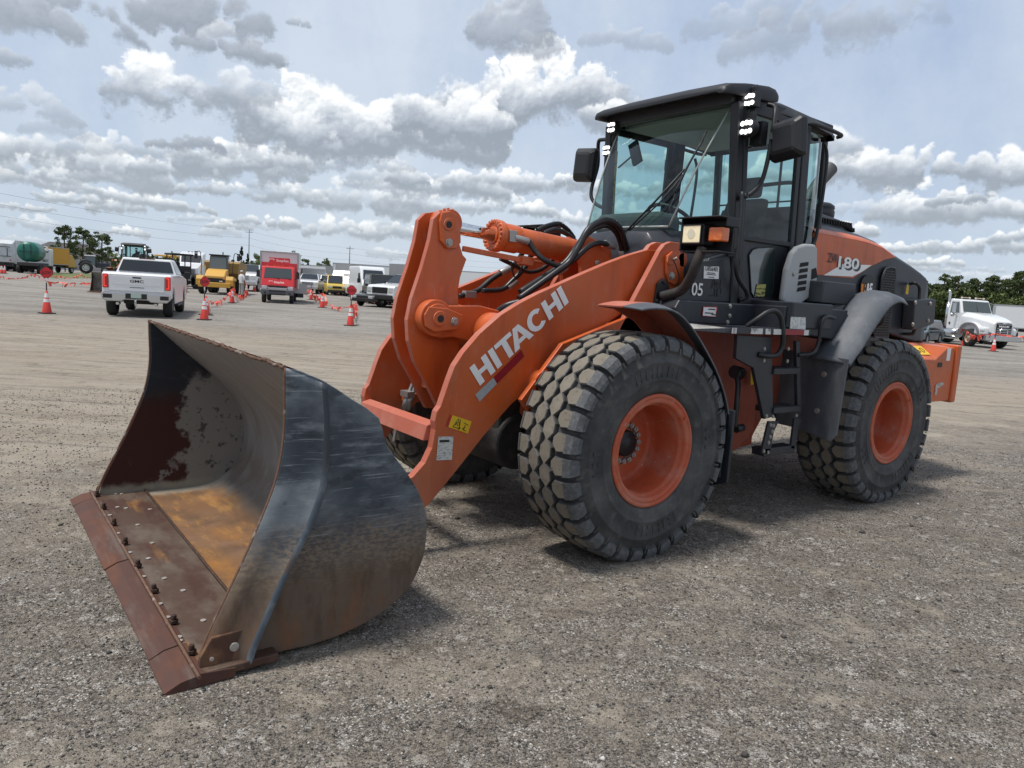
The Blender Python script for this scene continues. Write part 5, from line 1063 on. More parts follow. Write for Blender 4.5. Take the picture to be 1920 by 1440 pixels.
hose([(1020, 438, -.12), (1040, 431, -.14), (1062, 438, -.16), (1078, 452, -.16)], .020)
hose([(860, 556, -.30), (895, 545, -.32), (920, 525, -.34), (940, 512, -.34), (958, 503, -.34), (975, 482, -.3), (990, 455, -.25)], .020)
hose([(905, 545, -.25), (940, 543, -.27), (960, 527, -.27), (985, 500, -.26), (997, 475, -.24), (1008, 452, -.2)], .020)
hose([(938, 485, -.1), (965, 498, -.1), (990, 510, -.12), (1015, 505, -.12), (1035, 488, -.12), (1050, 470, -.1)], .016)
hose([(920, 608, .15), (930, 588, .15), (950, 573, .2), (975, 566, .25)], .022); hose([(925, 615, .2), (938, 592, .2), (958, 577, .24), (985, 566, .28)], .022)
hose([(959, 490, -.05), (960, 505, -.05), (966, 520, -.05), (975, 508, -.05), (984, 492, -.05)], .006)
b = B()
for (X0, Y0, X1, Y1, y0, y1) in ((1166, 470, 1168, 484, .12, .12), (1175, 470, 1177, 484, .14, .14), (965, 446, 990, 453, .10, .11), (1134, 456, 1152, 463, .18, .16), (1045, 512, 1062, 500, .22, .24), (938, 512, 955, 503, -.34, -.34), (952, 540, 968, 527, -.27, -.27)):
    b = B(); b.cyl(P(X0, Y0, 'y', y0), P(X1, Y1, 'y', y1), .026, n=12); b.done('hose_fitting', mat('zinc_fitting', (.38, .38, .36), .4, .6), LD, bevel=.003)
for q, sz in ((P(960, 443, 'y', .095), (.06, .04, .08)), (P(880, 552, 'y', -.31), (.10, .05, .05))): b = B(); b.box(q, sz); b.done('hose_flange', MATS['zinc_fitting'], LD, bevel=.003)
b = B(); b.tube([P(782, 690, 'y', -.34), P(773, 720, 'y', -.34), P(763, 745, 'y', -.34), P(755, 775, 'y', -.34), P(744, 800, 'y', -.34), P(738, 830, 'y', -.33)], .013, 8); b.tube([P(788, 690, 'y', -.30), P(779, 722, 'y', -.30), P(770, 750, 'y', -.31)], .013, 8)
b.box(P(764, 738, 'y', -.33), (.06, .11, .04)); b.cyl(P(766, 735, 'y', -.34), P(757, 770, 'y', -.34), .024, n=10); b.cyl(P(772, 738, 'y', -.3), P(764, 768, 'y', -.32), .022, n=10); b.done('brake_pipe', MATS['zinc_fitting'], LD)
b = B(); b.box(P(770, 745, 'y', -.38), (.10, .10, .06)); b.done('pipe_clamp', M_or, LD, bevel=.006)
# big dark frame/cooler shapes seen through the gap behind the arms
b = B(); b.box((3.45, 0, .80), (.35, .75, .5)); b.cyl((3.45, -.4, .62), (3.45, .4, .62), .2, n=24); b.done('frame_nose', M_ax, LD, bevel=.02)
# lettering on the lift arm
a0, a1, b0_, b1_ = P(900, 723, 'y', .5235), P(1066, 567, 'y', .5235), P(880, 690, 'y', .5235), P(1051, 536, 'y', .5235)
def L_(u, v): return (a0.lerp(a1, u)).lerp(b0_.lerp(b1_, u), v)
def poly(b, pts): b.prism([L_(u, v) for u, v in pts], (0, .0015, 0))
def rect(b, u0, u1, v0, v1): poly(b, [(u0, v0), (u1, v0), (u1, v1), (u0, v1)])
def Hh(b, u, w_): t = .050; rect(b, u, u+t, 0, 1); rect(b, u+w_-t, u+w_, 0, 1); rect(b, u+t, u+w_-t, .40, .61)
b = B(); Hh(b, 0, .165); rect(b, .188, .238, 0, 1)
rect(b, .252, .425, .80, 1); rect(b, .314, .364, 0, .80)
poly(b, [(.372, 0), (.420, 0), (.435, .22), (.511, .22), (.525, 0), (.574, 0), (.508, 1), (.440, 1)]) if False else None
poly(b, [(.378, 0), (.432, 0), (.484, .78), (.484, 1), (.452, 1)]); poly(b, [(.590, 0), (.536, 0), (.484, .78), (.484, 1), (.516, 1)]); poly(b, [(.440, .19), (.528, .19), (.516, .38), (.452, .38)])
n_ = 22; A0, A1_ = math.radians(42), math.radians(318); cx_, cy_ = .672, .5
for i in range(n_):
    t0, t1 = A0+(A1_-A0)*i/n_, A0+(A1_-A0)*(i+1)/n_
    poly(b, [(cx_+.093*math.cos(t0), cy_+.52*math.sin(t0)), (cx_+.093*math.cos(t1), cy_+.52*math.sin(t1)), (cx_+.044*math.cos(t1), cy_+.31*math.sin(t1)), (cx_+.044*math.cos(t0), cy_+.31*math.sin(t0))])
Hh(b, .770, .165); rect(b, .952, 1.002, 0, 1)
b.done('arm_lettering', M_wh, LD)
b = B(); b.prism(T([(977, 656), (983, 668), (931.5, 719.5), (925, 708)], .5235), (0, .0015, 0)); b.done('arm_stripe', M_red, LD)
b = B(); b.prism(T([(925, 708), (931.5, 719.5), (899, 753), (891, 740)], .5235), (0, .0015, 0)); b.done('arm_stripe', M_slv, LD)
b = B(); b.prism(T([(844, 777), (884, 790), (877, 813), (836, 799)], .5235), (0, .0015, 0)); WL = b.done('danger_label', M_yel, LD)
b = B(); b.prism(T([(844, 777), (848, 778.5), (840.5, 800.5), (836, 799)], .5252), (0, .001, 0)); b.done('danger_band', mat('warning_red', (.45, .03, .03), .5), WL)
b = B()
def seg(X0, Y0, X1, Y1, r=.0022): b.cyl(P(X0, Y0, 'y', .526), P(X1, Y1, 'y', .526), r, n=5)
for s_ in ((849, 800, 862, 804), (849, 800, 860, 785), (860, 785, 862, 804), (853, 797, 859, 791), (855, 792, 859, 799), (864, 786, 860, 806), (870, 793, 878, 797), (868, 806, 874, 808), (873, 797, 869, 806), (866, 805, 872, 800)): seg(*s_)
b.done('danger_symbol', M_ink, WL)
b = B(); b.prism(T([(822, 819), (850, 818), (847, 862), (818, 863)], .5235), (0, .0015, 0)); b.done('inspection_label', mat('printed_label', (.66, .66, .62), .6, 0, [((.22, .22, .22), ('n', 130, .52, .58, (.25, 1, 1)), .7)]), LD)
b = B(); b.prism(T([(824, 825), (842, 824.5), (842, 829), (824, 829.5)], .5252), (0, .001, 0)); b.done('label_band', M_ink, LD)
# yellow label by the ladder, hydraulic fittings on the frame
b = B(); b.prism(T([(1408, 690), (1415, 688), (1417, 720), (1407, 722)], .755), (0, .003, 0)); b.done('caution_label', M_yel, LD)
b = B(); b.tube([P(1378, 700, 'y', .9), P(1384, 720, 'y', .92), P(1381, 760, 'y', .95), P(1378, 800, 'y', .95)], .02, 8); b.cyl(P(1376, 697, 'y', .9), P(1388, 700, 'y', .9), .05, n=14); b.tube([P(1380, 805, 'y', .95), P(1392, 801, 'y', .95)], .03, 8, sub=1); b.done('drain_fitting', M_bk, LD)

# ------------------------------------------------------------------ things in the yard behind
M_wp = mat('white_vehicle_paint', (0.72, 0.73, 0.74), 0.3, 0, [((.55, .55, .53), ('n', 2.5, .5, .8), .3)], coat=.6)
M_tire = mat('road_tyre', (0.022, 0.022, 0.022), 0.85)
M_alu = mat('wheel_metal', (0.38, 0.38, 0.38), 0.4, 0.7)
M_chm = mat('chrome_trim', (0.55, 0.56, 0.57), 0.2, 0.9)
M_blk = mat('black_trim', (0.015, 0.015, 0.016), 0.55)
M_tail = mat('red_tail_lamp', (0.5, 0.01, 0.01), 0.25, coat=.5)
M_tll = mat('lit_tail_lamp', (0.9, 0.05, 0.03), 0.3, emit=(1, .08, .05, .3))
M_hl = mat('headlamp_glass', (0.6, 0.62, 0.62), 0.15, 0.3, coat=.6)
M_gw = glass('pale_vehicle_glass', (0.35, 0.42, 0.42), 0.10)
def face_yaw(loc, rel=0.0):
    """heading that points a vehicle's front (+x) at the camera, turned by rel degrees"""
    return math.atan2(CPOS.y-loc.y, CPOS.x-loc.x)+R_(rel)
def wheel_obj(par, x, y, r, w_, rim=M_alu, name='wheel', dish=.55):
    s_ = 1 if y > 0 else -1; b = B()
    b.lathe([(r*.55, w_*.46), (r*.62, w_*.5), (r*.88, w_*.5), (r*.97, w_*.38), (r, w_*.2), (r, -w_*.2), (r*.97, -w_*.38), (r*.88, -w_*.5), (r*.55, -w_*.5)], n=28)
    b.lathe([(r*.58, s_*w_*.44), (r*.54, s_*w_*.44), (r*.50, s_*w_*.2), (r*.22, s_*w_*.22), (r*.18, s_*w_*.40), (0, s_*w_*.40)], n=20, mi=1)
    for i in range(6): a = i*math.pi/3; b.cyl((r*.36*math.cos(a), s_*w_*.21, r*.36*math.sin(a)), (r*.36*math.cos(a), s_*w_*.225, r*.36*math.sin(a)), r*.07, n=8, mi=2)
    return b.done(name, [M_tire, rim, M_blk], par, loc=(x, y, r))
def part(b, name, m, par, bevel=0.0, **k): return b.done(name, m, par, bevel=bevel, **k)
def prof_body(b, prof, w_, inset=0.0, mi=0):
    """side profile (x, z) pushed across the width"""
    return b.prism([Vector((x, -w_/2, z)) for x, z in prof], (0, w_, 0), mi)
def glasshouse(b, x0, x1, x2, x3, z0, z1, w0, w1, mi=0):
    """x0 rear bottom, x1 rear top, x2 front top, x3 front bottom"""
    b.hexa([Vector((x0, -w0/2, z0)), Vector((x3, -w0/2, z0)), Vector((x3, w0/2, z0)), Vector((x0, w0/2, z0))], [Vector((x1, -w1/2, z1)), Vector((x2, -w1/2, z1)), Vector((x2, w1/2, z1)), Vector((x1, w1/2, z1))], mi)
def pane(b, q, off, inset=.1, mi=0):
    """four corners, shrunk towards the centre and set proud"""
    c = sum(q, Vector())/4; n_ = (q[1]-q[0]).cross(q[3]-q[0]).normalized()
    Q = [p.lerp(c, inset)+n_*off for p in q]; b.prism(Q, n_*-.02); return b

# ---- pickup trucks
def pickup(loc, rz, paint, label, cat='pickup truck', group=None, rear=False, scale=1.0, name='pickup_truck', grille=M_chm):
    t = empty(name, loc, rz, label, cat, group, scale)
    W_ = 2.02
    b = B(); prof_body(b, [(-2.75, .62), (-2.78, 1.35), (-2.70, 1.42), (-.55, 1.42), (1.25, 1.38), (2.75, 1.26), (2.90, 1.12), (2.92, .55), (2.45, .45), (2.40, .75), (2.1, .98), (1.7, .98), (1.38, .75), (1.32, .42), (-1.35, .42), (-1.40, .75), (-1.68, .98), (-2.1, .98), (-2.38, .75), (-2.44, .62)], W_)
    part(b, 'body', paint, t, .05, seg=3)
    b = B(); glasshouse(b, -.62, -.40, .75, 1.45, 1.38, 1.93, W_-.10, W_-.48); part(b, 'cabin', paint, t, .05, seg=3)
    B4 = lambda z, k: W_/2-.05-(z-1.38)/.55*.19
    for s_ in (1, -1):
        b = B(); zs = (1.44, 1.86)
        q = [Vector((-.50, s_*(B4(1.44, 0)+.004), 1.44)), Vector((1.28, s_*(B4(1.44, 0)+.004), 1.44)), Vector((.70, s_*(B4(1.86, 0)+.004), 1.86)), Vector((-.36, s_*(B4(1.86, 0)+.004), 1.86))]
        b.prism(q, (0, s_*.006, 0)); b2 = B(); part(b, 'side_window', M_gld, t)
        b = B(); b.box((1.12, s_*(W_/2+.16), 1.42), (.10, .22, .24)); part(b, 'mirror', M_blk, t, .03)
        b = B(); b.box((.05, s_*(W_/2-.02), .38), (2.0, .14, .06)); part(b, 'running_board', M_blk, t, .01)
    b = B(); b.prism([Vector((1.40, -.84, 1.42)), Vector((1.40, .84, 1.42)), Vector((.83, .70, 1.89)), Vector((.83, -.70, 1.89))], (.03, 0, .03)); part(b, 'windscreen', M_gld, t)
    b = B(); b.prism([Vector((-.60, -.86, 1.46)), Vector((-.60, .86, 1.46)), Vector((-.46, .74, 1.84)), Vector((-.46, -.74, 1.84))], (-.03, 0, .01)); part(b, 'rear_window', M_gld, t)
    for x in (1.88, -1.88):
        for s_ in (1, -1): wheel_obj(t, x, s_*(W_/2-.17), .41, .29)
    b = B(); b.box((-2.1, 0, .95), (.9, W_-.5, .3)); b.box((0, 0, .50), (4.6, .9, .18)); part(b, 'underbody', M_blk, t)
    # front: grille, lamps, bumper
    b = B(); b.box((2.915, 0, .98), (.06, 1.15, .34)); part(b, 'grille', grille, t, .03); b = B(); [b.box((2.95, 0, .87+.075*i), (.012, 1.02, .035)) for i in range(4)]; part(b, 'grille_slots', M_blk, t)
    for s_ in (1, -1): b = B(); b.box((2.88, s_*.80, 1.0), (.10, .34, .30)); part(b, 'headlight', M_hl, t, .04)
    b = B(); b.box((2.95, 0, .60), (.14, W_-.06, .26)); part(b, 'front_bumper', M_chm if grille is M_chm else M_blk, t, .05)
    if rear:
        b = B(); b.box((-2.795, 0, 1.10), (.03, 1.60, .52)); tg = part(b, 'tailgate', paint, t, .03, seg=3)
        b = B(); b.box((-2.815, 0, 1.27), (.02, .26, .055)); part(b, 'tailgate_handle', M_blk, tg, .015)
        b = B(); b.prism([Vector((-2.812, y, z)) for y, z in ((-.72, 1.30), (.72, 1.30), (.72, 1.10), (.62, 1.03), (-.62, 1.03), (-.72, 1.10))], (-.008, 0, 0)); part(b, 'tailgate_panel', paint, tg, .004)
        text('GMC', (-2.823, .20, 1.115), (0, -1, 0), (0, 0, 1), .085, M_ink, 'tailgate_letters', tg, bold=.03, width=.40)
        b = B(); b.box((-2.815, 0, .955), (.01, .42, .016)); part(b, 'model_script', M_blk, tg)
        for s_ in (1, -1):
            b = B(); b.box((-2.77, s_*.905, 1.13), (.10, .17, .44)); tl = part(b, 'tail_light', M_tail, t, .03)
            b = B(); b.box((-2.825, s_*.935, 1.13), (.012, .035, .36)); b.box((-2.825, s_*.90, 1.295), (.012, .09, .03)); b.box((-2.825, s_*.90, .965), (.012, .09, .03)); part(b, 'lamp_strip', M_tll, tl)
        b = B(); b.prism([Vector((-2.80, y, z)) for y, z in ((-1.0, .78), (1.0, .78), (1.0, .60), (.9, .50), (.42, .50), (.34, .56), (-.34, .56), (-.42, .50), (-.9, .50), (-1.0, .60))], (-.16, 0, 0)); bp = part(b, 'rear_bumper', M_chm, t, .03)
        for s_ in (1, -1): b = B(); b.box((-2.965, s_*.82, .66), (.02, .26, .13)); part(b, 'bumper_step', M_blk, bp, .01)
        b = B(); b.box((-2.965, 0, .68), (.02, .62, .17)); part(b, 'plate_recess', M_blk, bp)
        b = B(); b.box((-2.98, 0, .70), (.01, .30, .15)); part(b, 'licence_plate', mat('licence_plate', (.5, .58, .53), .5, 0, [((.12, .3, .15), ('n', 60, .5, .6), .8)]), bp)
        b = B(); b.box((-3.0, 0, .46), (.26, .06, .06)); b.cyl((-3.11, 0, .46), (-3.11, 0, .56), .03, n=12); b.cyl((-3.1, 0, .36), (-3.1, 0, .46), .025, n=12); part(b, 'tow_hitch', M_chm, t)
        b = B(); b.box((-.46, 0, 1.915), (.04, .50, .035)); part(b, 'roof_lamp', mat('dark_red_lamp', (.10, .02, .02), .3), t, .01)
        for s_ in (1, -1): b = B(); b.cyl((-2.9, s_*.55, .43), (-2.5, s_*.55, .43), .045, n=14); part(b, 'exhaust_tip', M_chm, t)
    return t
gl = spot(279, 29.6)
pickup(gl, face_yaw(gl, 180-7), M_wp, 'white crew cab pickup truck seen from behind with lit red tail lamps', rear=True, scale=1.0)

# ---- traffic cones, slow signs and flagging tape
M_cor = mat('cone_red_orange', (0.62, 0.045, 0.03), 0.5, 0, [((.35, .06, .05), ('n', 8, .5, .8), .4)])
M_cwh = mat('cone_white_sleeve', (0.75, 0.74, 0.73), 0.4, 0, [((.45, .42, .4), ('n', 12, .5, .8), .4)])
def cone(loc, label, group=None, k=1.0):
    t = empty('traffic_cone', loc, random.uniform(0, 6), label, 'traffic cone', group, k)
    b = B(); rr = lambda z: .145-.115*z/.71
    b.lathe([(rr(.03), .03), (rr(.70), .71), (.022, .715), (.0, .715)], ax=(0, 0, 1), n=24); part(b, 'cone_body', M_cor, t)
    for za, zb in ((.36, .46), (.50, .635)): b = B(); b.lathe([(rr(za)+.004, za), (rr(zb)+.004, zb)], ax=(0, 0, 1), n=24); part(b, 'reflective_sleeve', M_cwh, t)
    b = B(); b.box((0, 0, .018), (.37, .37, .036)); part(b, 'cone_base', M_blk, t, .01); return t
M_sgn = mat('sign_red', (0.62, 0.02, 0.03), 0.45)
def slow_sign(loc, label, k=1.0, blank=False, yaw=0, group='slow paddle signs on cones'):
    t = empty('slow_sign', loc, face_yaw(loc, yaw), label, 'sign', group, k)
    b = B(); b.cyl((0, 0, .55), (0, 0, .96), .018, n=10); b.cyl((0, 0, .96), (0, 0, 1.12), .02, n=10, mi=1); part(b, 'pole', [M_blk, M_cwh], t)
    b = B(); s_ = .175; c = .05; oct_ = [(-c, s_), (c, s_), (s_, c), (s_, -c), (c, -s_), (-c, -s_), (-s_, -c), (-s_, c)]
    z0 = 1.27; b.prism([Vector((.012, y, z0+z)) for y, z in oct_], (-.012, 0, 0)); bd = part(b, 'sign_edge', M_ink, t)
    b = B(); b.prism([Vector((.022, y*.92, z0+z*.92)) for y, z in oct_], (-.009, 0, 0)); part(b, 'sign_face', M_sgn, t)
    text('SLOW', (.024, -.125, z0-.05), (0, 1, 0), (0, 0, 1), .10, M_ink, 'sign_letters', t, bold=.018, width=.25)
    return t
M_tape = mat('orange_flagging_tape', (0.80, 0.10, 0.06), 0.5, 0, [((.85, .55, .5), ('n', 3, .5, .7), .5)])
def tape(pts, name_label, cat='flagging tape', amp=.10, group='orange flagging tape runs'):
    """a crumpled ribbon through ground points, with loose flag ends"""
    rg = random.Random(len(pts)*7+int(pts[0][0]*10)); b = B(); Q = []
    for i in range(len(pts)-1):
        a, c = Vector(pts[i]), Vector(pts[i+1]); n = max(3, int((c-a).length/.30))
        for j in range(n):
            t_ = j/n; q = a.lerp(c, t_); q.z -= 4*t_*(1-t_)*min(.35, (c-a).length*.04); q.z = max(.02, q.z+rg.uniform(-amp, amp)*.35); q += Vector((rg.uniform(-amp, amp), rg.uniform(-amp, amp), 0))*.4; Q.append(q)
    Q.append(Vector(pts[-1]))
    for i in range(len(Q)-1):
        d_ = (Q[i+1]-Q[i]).normalized(); w_ = .045; a1 = rg.uniform(0, 3); up = Vector((0, 0, math.sin(a1)))+d_.cross(Vector((0, 0, 1)))*math.cos(a1)
        b.add([Q[i]-up*w_, Q[i+1]-up*w_, Q[i+1]+up*w_, Q[i]+up*w_], [(0, 1, 2, 3)])
        if rg.random() < .55:
            e = Vector((rg.uniform(-.12, .12), rg.uniform(-.12, .12), rg.uniform(-.30, -.05))); u2 = Vector((rg.uniform(-.1, .1), rg.uniform(-.1, .1), 0)); q0 = Q[i]; q3 = q0+e; q3.z = max(.02, q3.z)
            b.add([q0-u2, q0+u2, q3+u2*.6, q3-u2*.6], [(0, 1, 2, 3)])
    o = b.done('flagging_tape', M_tape); tag(o, name_label, cat, group); return o

CN = []
def cpos(X, Y): return P(X, Y, 'z', 0)
c1 = cpos(88, 588); cone(c1, 'traffic cone carrying the leftmost slow sign on the open gravel', 'traffic cones in the yard'); slow_sign(c1, 'red slow paddle sign on the leftmost cone in open gravel')
c2 = cpos(383, 600); cone(c2, 'traffic cone under the slow sign just right of the white pickup'); slow_sign(c2, 'red slow paddle sign between the white pickup and the yellow dumper', yaw=35)
c3 = cpos(657, 611); cone(c3, 'traffic cone under the slow sign nearest the orange arm of the loader'); slow_sign(c3, 'red slow paddle sign in front of the parked vans')
c4 = cpos(386, 591); cone(c4, 'traffic cone tucked directly behind the cone right of the white pickup')
c5 = cpos(435, 568); cone(c5, 'traffic cone in front of the yellow dump truck, right of its bumper')
c6 = cpos(604, 577); cone(c6, 'traffic cone with a black stick pole halfway between box truck and slow sign')
c7 = cpos(583, 562); cone(c7, 'traffic cone just right of the red and white box truck')
c8 = cpos(692, 569); cone(c8, 'traffic cone in front of the dark sedan and camouflaged truck')
smalls = [(571, 552, 'small distant traffic cone right behind the red box truck'), (563, 549, 'small distant traffic cone nearest the wooden box truck side'), (462, 554, 'traffic cone at the feet of the person in white'), (477, 547, 'distant traffic cone left of the red box truck'), (483, 544, 'most distant traffic cone beside the red box truck wheel'),
          (632, 552, 'traffic cone in front of the yellow sport utility'), (347, 548, 'traffic cone between white pickup and yellow dump truck'), (3, 513, 'traffic cone at the far left edge by the white refuse truck'), (9, 513, 'second traffic cone from the left edge by the white refuse truck')]
for X, Y, lb in smalls: cone(cpos(X, Y), lb, k=1.15)
m1_ = cpos(1862, 659); cone(m1_, 'traffic cone with a stick pole in front of the white tractor truck'); 
cone(cpos(1806, 648), 'white sleeved traffic cone behind the orange counterweight of the loader')
for o in COL.objects:
    if o.name.startswith('traffic_cone'): o['group'] = 'traffic cones in the yard'
for q, lb in ((c6, 'black stick pole standing in the cone right of the box truck'), (m1_, 'black stick pole in the cone before the white tractor truck'), (cpos(1806, 648), 'pale stick pole in the cone behind the loader'), (c7, 'short stick pole in the cone beside the red box truck')):
    b = B(); b.cyl((0, 0, .5), (0, 0, 1.15), .02, n=8); o = b.done('stick_pole', M_blk, loc=q); tag(o, lb, 'pole', 'stick poles in cones')
def lift(v, z): return Vector((v.x, v.y, z))
tape([lift(cpos(440, 545), .9), lift(cpos(436, 567), .75), lift(cpos(388, 578), .35), lift(c4, .65)], 'crumpled orange flagging tape in front of the yellow dump truck')
tape([lift(cpos(436, 567), .75), lift(cpos(452, 562), .3), lift(cpos(462, 556), .45)], 'short orange flagging tape between dumper cone and standing person')
tape([lift(c3, .75), lift(cpos(668, 588), .5), lift(cpos(640, 586), .25), lift(cpos(618, 579), .3), lift(c6, .8)], 'thick bunch of orange flagging tape left of the right slow sign', amp=.16)
tape([lift(c6, .8), lift(cpos(594, 568), .5), lift(c7, .75), lift(cpos(565, 548), .8), lift(cpos(555, 545), .7)], 'orange flagging tape running from the stick pole to the box truck')
tape([lift(cpos(632, 551), 1.0), lift(cpos(655, 556), .9), lift(cpos(684, 562), .7), lift(c8, .8), lift(cpos(715, 574), .35), lift(cpos(742, 572), .5)], 'orange flagging tape in front of the row of parked vans')
tape([lift(cpos(0, 524), .25), lift(cpos(60, 522), .4), lift(cpos(110, 523), .3), lift(cpos(150, 522), .4), lift(cpos(182, 521), .4)], 'long orange flagging tape across the far left of the yard', amp=.3)
tape([lift(cpos(75, 537), .5), lift(cpos(110, 538), .25), lift(cpos(150, 541), .35), lift(cpos(200, 545), .7)], 'orange flagging tape just left of the white pickup', amp=.15)
tape([lift(cpos(1735, 640), .9), lift(cpos(1806, 648), 1.0), lift(cpos(1835, 655), .8), lift(cpos(1862, 658), .95), lift(cpos(1925, 662), .9)], 'orange flagging tape strung before the white tractor truck', amp=.05)

# ---- red and white box truck
def box_truck():
    loc = spot(523, 46.5); t = empty('box_truck', loc, face_yaw(loc, -3), 'red and white box truck facing the camera with a red cab', 'box truck', None, .90)
    M_rd = mat('red_truck_paint', (0.60, 0.025, 0.03), 0.35, coat=.4)
    b = B(); b.box((-3.1, 0, 2.15), (5.6, 2.42, 2.42)); bx = part(b, 'cargo_box', mat('white_box_panel', (.62, .63, .63), .45, 0, [((.5, .5, .48), ('n', 1.5, .5, .8), .4)]), t, .03)
    b = B(); b.box((-.30, 0, 3.30), (.06, 2.46, .10)); [b.box((-.30, s_*1.18, 2.1), (.08, .10, 2.4)) for s_ in (1, -1)]; part(b, 'box_trim', M_alu, bx, .01)
    b = B(); b.prism([Vector((-.292, y, z)) for y, z in ((-1.12, 1.0), (1.12, 1.0), (1.12, 2.62), (.66, 2.62), (.66, 2.94), (-.66, 2.94), (-.66, 2.62), (-1.12, 2.62))], (.012, 0, 0)); part(b, 'red_panel', M_rd, bx)
    text('Staples', (-.272, -.20, 2.69), (0, 1, 0), (0, 0, 1), .17, M_wh, 'box_lettering', bx, bold=.012, width=.78)
    b = B(); b.box((-.276, -.50, 2.84), (.006, .34, .04)); b.box((-.276, -.65, 2.77), (.006, .04, .10)); b.box((-.276, -.35, 2.79), (.006, .04, .07)); part(b, 'box_emblem', M_wh, bx)
    b = B(); prof = [(-.15, .75), (-.15, 2.38), (.85, 2.36), (1.25, 1.55), (1.40, 1.15), (1.42, .85)]; prof_body(b, prof, 2.02); cb = part(b, 'cab', M_rd, t, .07, seg=3)
    b = B(); b.prism([Vector((1.215, -.86, 1.60)), Vector((1.215, .86, 1.60)), Vector((.90, .80, 2.24)), Vector((.90, -.80, 2.24))], (.03, 0, .015)); part(b, 'windscreen', mat('truck_glass', (.05, .06, .065), .08, 0, spec=.8), cb)
    b = B(); [b.cyl((1.27, y, 1.55), (1.16, y-.5, 1.78), .012, n=5) for y in (.1, .8)]; part(b, 'wipers', M_blk, cb)
    text('Staples', (1.42, -.22, 1.30), (0, 1, 0), (-.25, 0, 1), .13, M_wh, 'cab_lettering', cb, bold=.012, width=.62)
    b = B(); b.box((1.40, -.42, 1.42), (.02, .22, .03)); b.box((1.41, -.52, 1.37), (.02, .03, .08)); b.box((1.41, -.32, 1.38), (.02, .03, .05)); part(b, 'box_emblem', M_wh, cb)
    b = B(); b.prism([Vector((1.36, y, z)) for y, z in ((-.75, 1.14), (-.60, 1.02), (.60, 1.02), (.75, 1.14), (.55, .90), (-.55, .90))], (.09, 0, 0)); part(b, 'grille', M_chm, cb, .01)
    b = B(); b.prism([Vector((1.40, y, z)) for y, z in ((-.62, 1.13), (.62, 1.13), (.50, 1.03), (-.50, 1.03))], (.07, 0, 0)); part(b, 'grille_gap', M_blk, cb)
    for s_ in (1, -1):
        b = B(); b.box((1.36, s_*.80, 1.0), (.14, .34, .22)); part(b, 'headlight', M_hl, cb, .04)
        b = B(); b.box((.98, s_*1.22, 1.85), (.08, .20, .42)); b.cyl((.95, s_*1.0, 2.15), (.98, s_*1.25, 2.05), .018, n=6); b.cyl((.95, s_*1.0, 1.6), (.98, s_*1.25, 1.65), .018, n=6); part(b, 'mirror', M_blk, t)
    b = B(); b.box((1.42, 0, .72), (.22, 2.04, .36)); bp = part(b, 'front_bumper', mat('dark_grey_bumper', (.10, .105, .115), .5), t, .06, seg=3)
    b = B(); b.box((1.54, 0, .78), (.02, 1.0, .10)); b.box((1.54, 0, .58), (.02, 1.0, .10)); [b.cyl((1.53, s_*.75, .66), (1.55, s_*.75, .66), .06, n=12) for s_ in (1, -1)]; part(b, 'air_intake', M_blk, bp)
    b = B(); [b.cyl((.75, y, 2.38), (.75, y, 2.44), .04, n=8) for y in (-.7, -.25, 0, .25, .7)]; part(b, 'marker_lights', M_amb, cb)
    b = B(); b.box((-2.5, 0, .75), (6.0, .9, .25)); part(b, 'chassis', M_blk, t)
    for x in (.55, -4.2):
        for s_ in (1, -1): wheel_obj(t, x, s_*.86, .40, .26, M_wp)
box_truck()

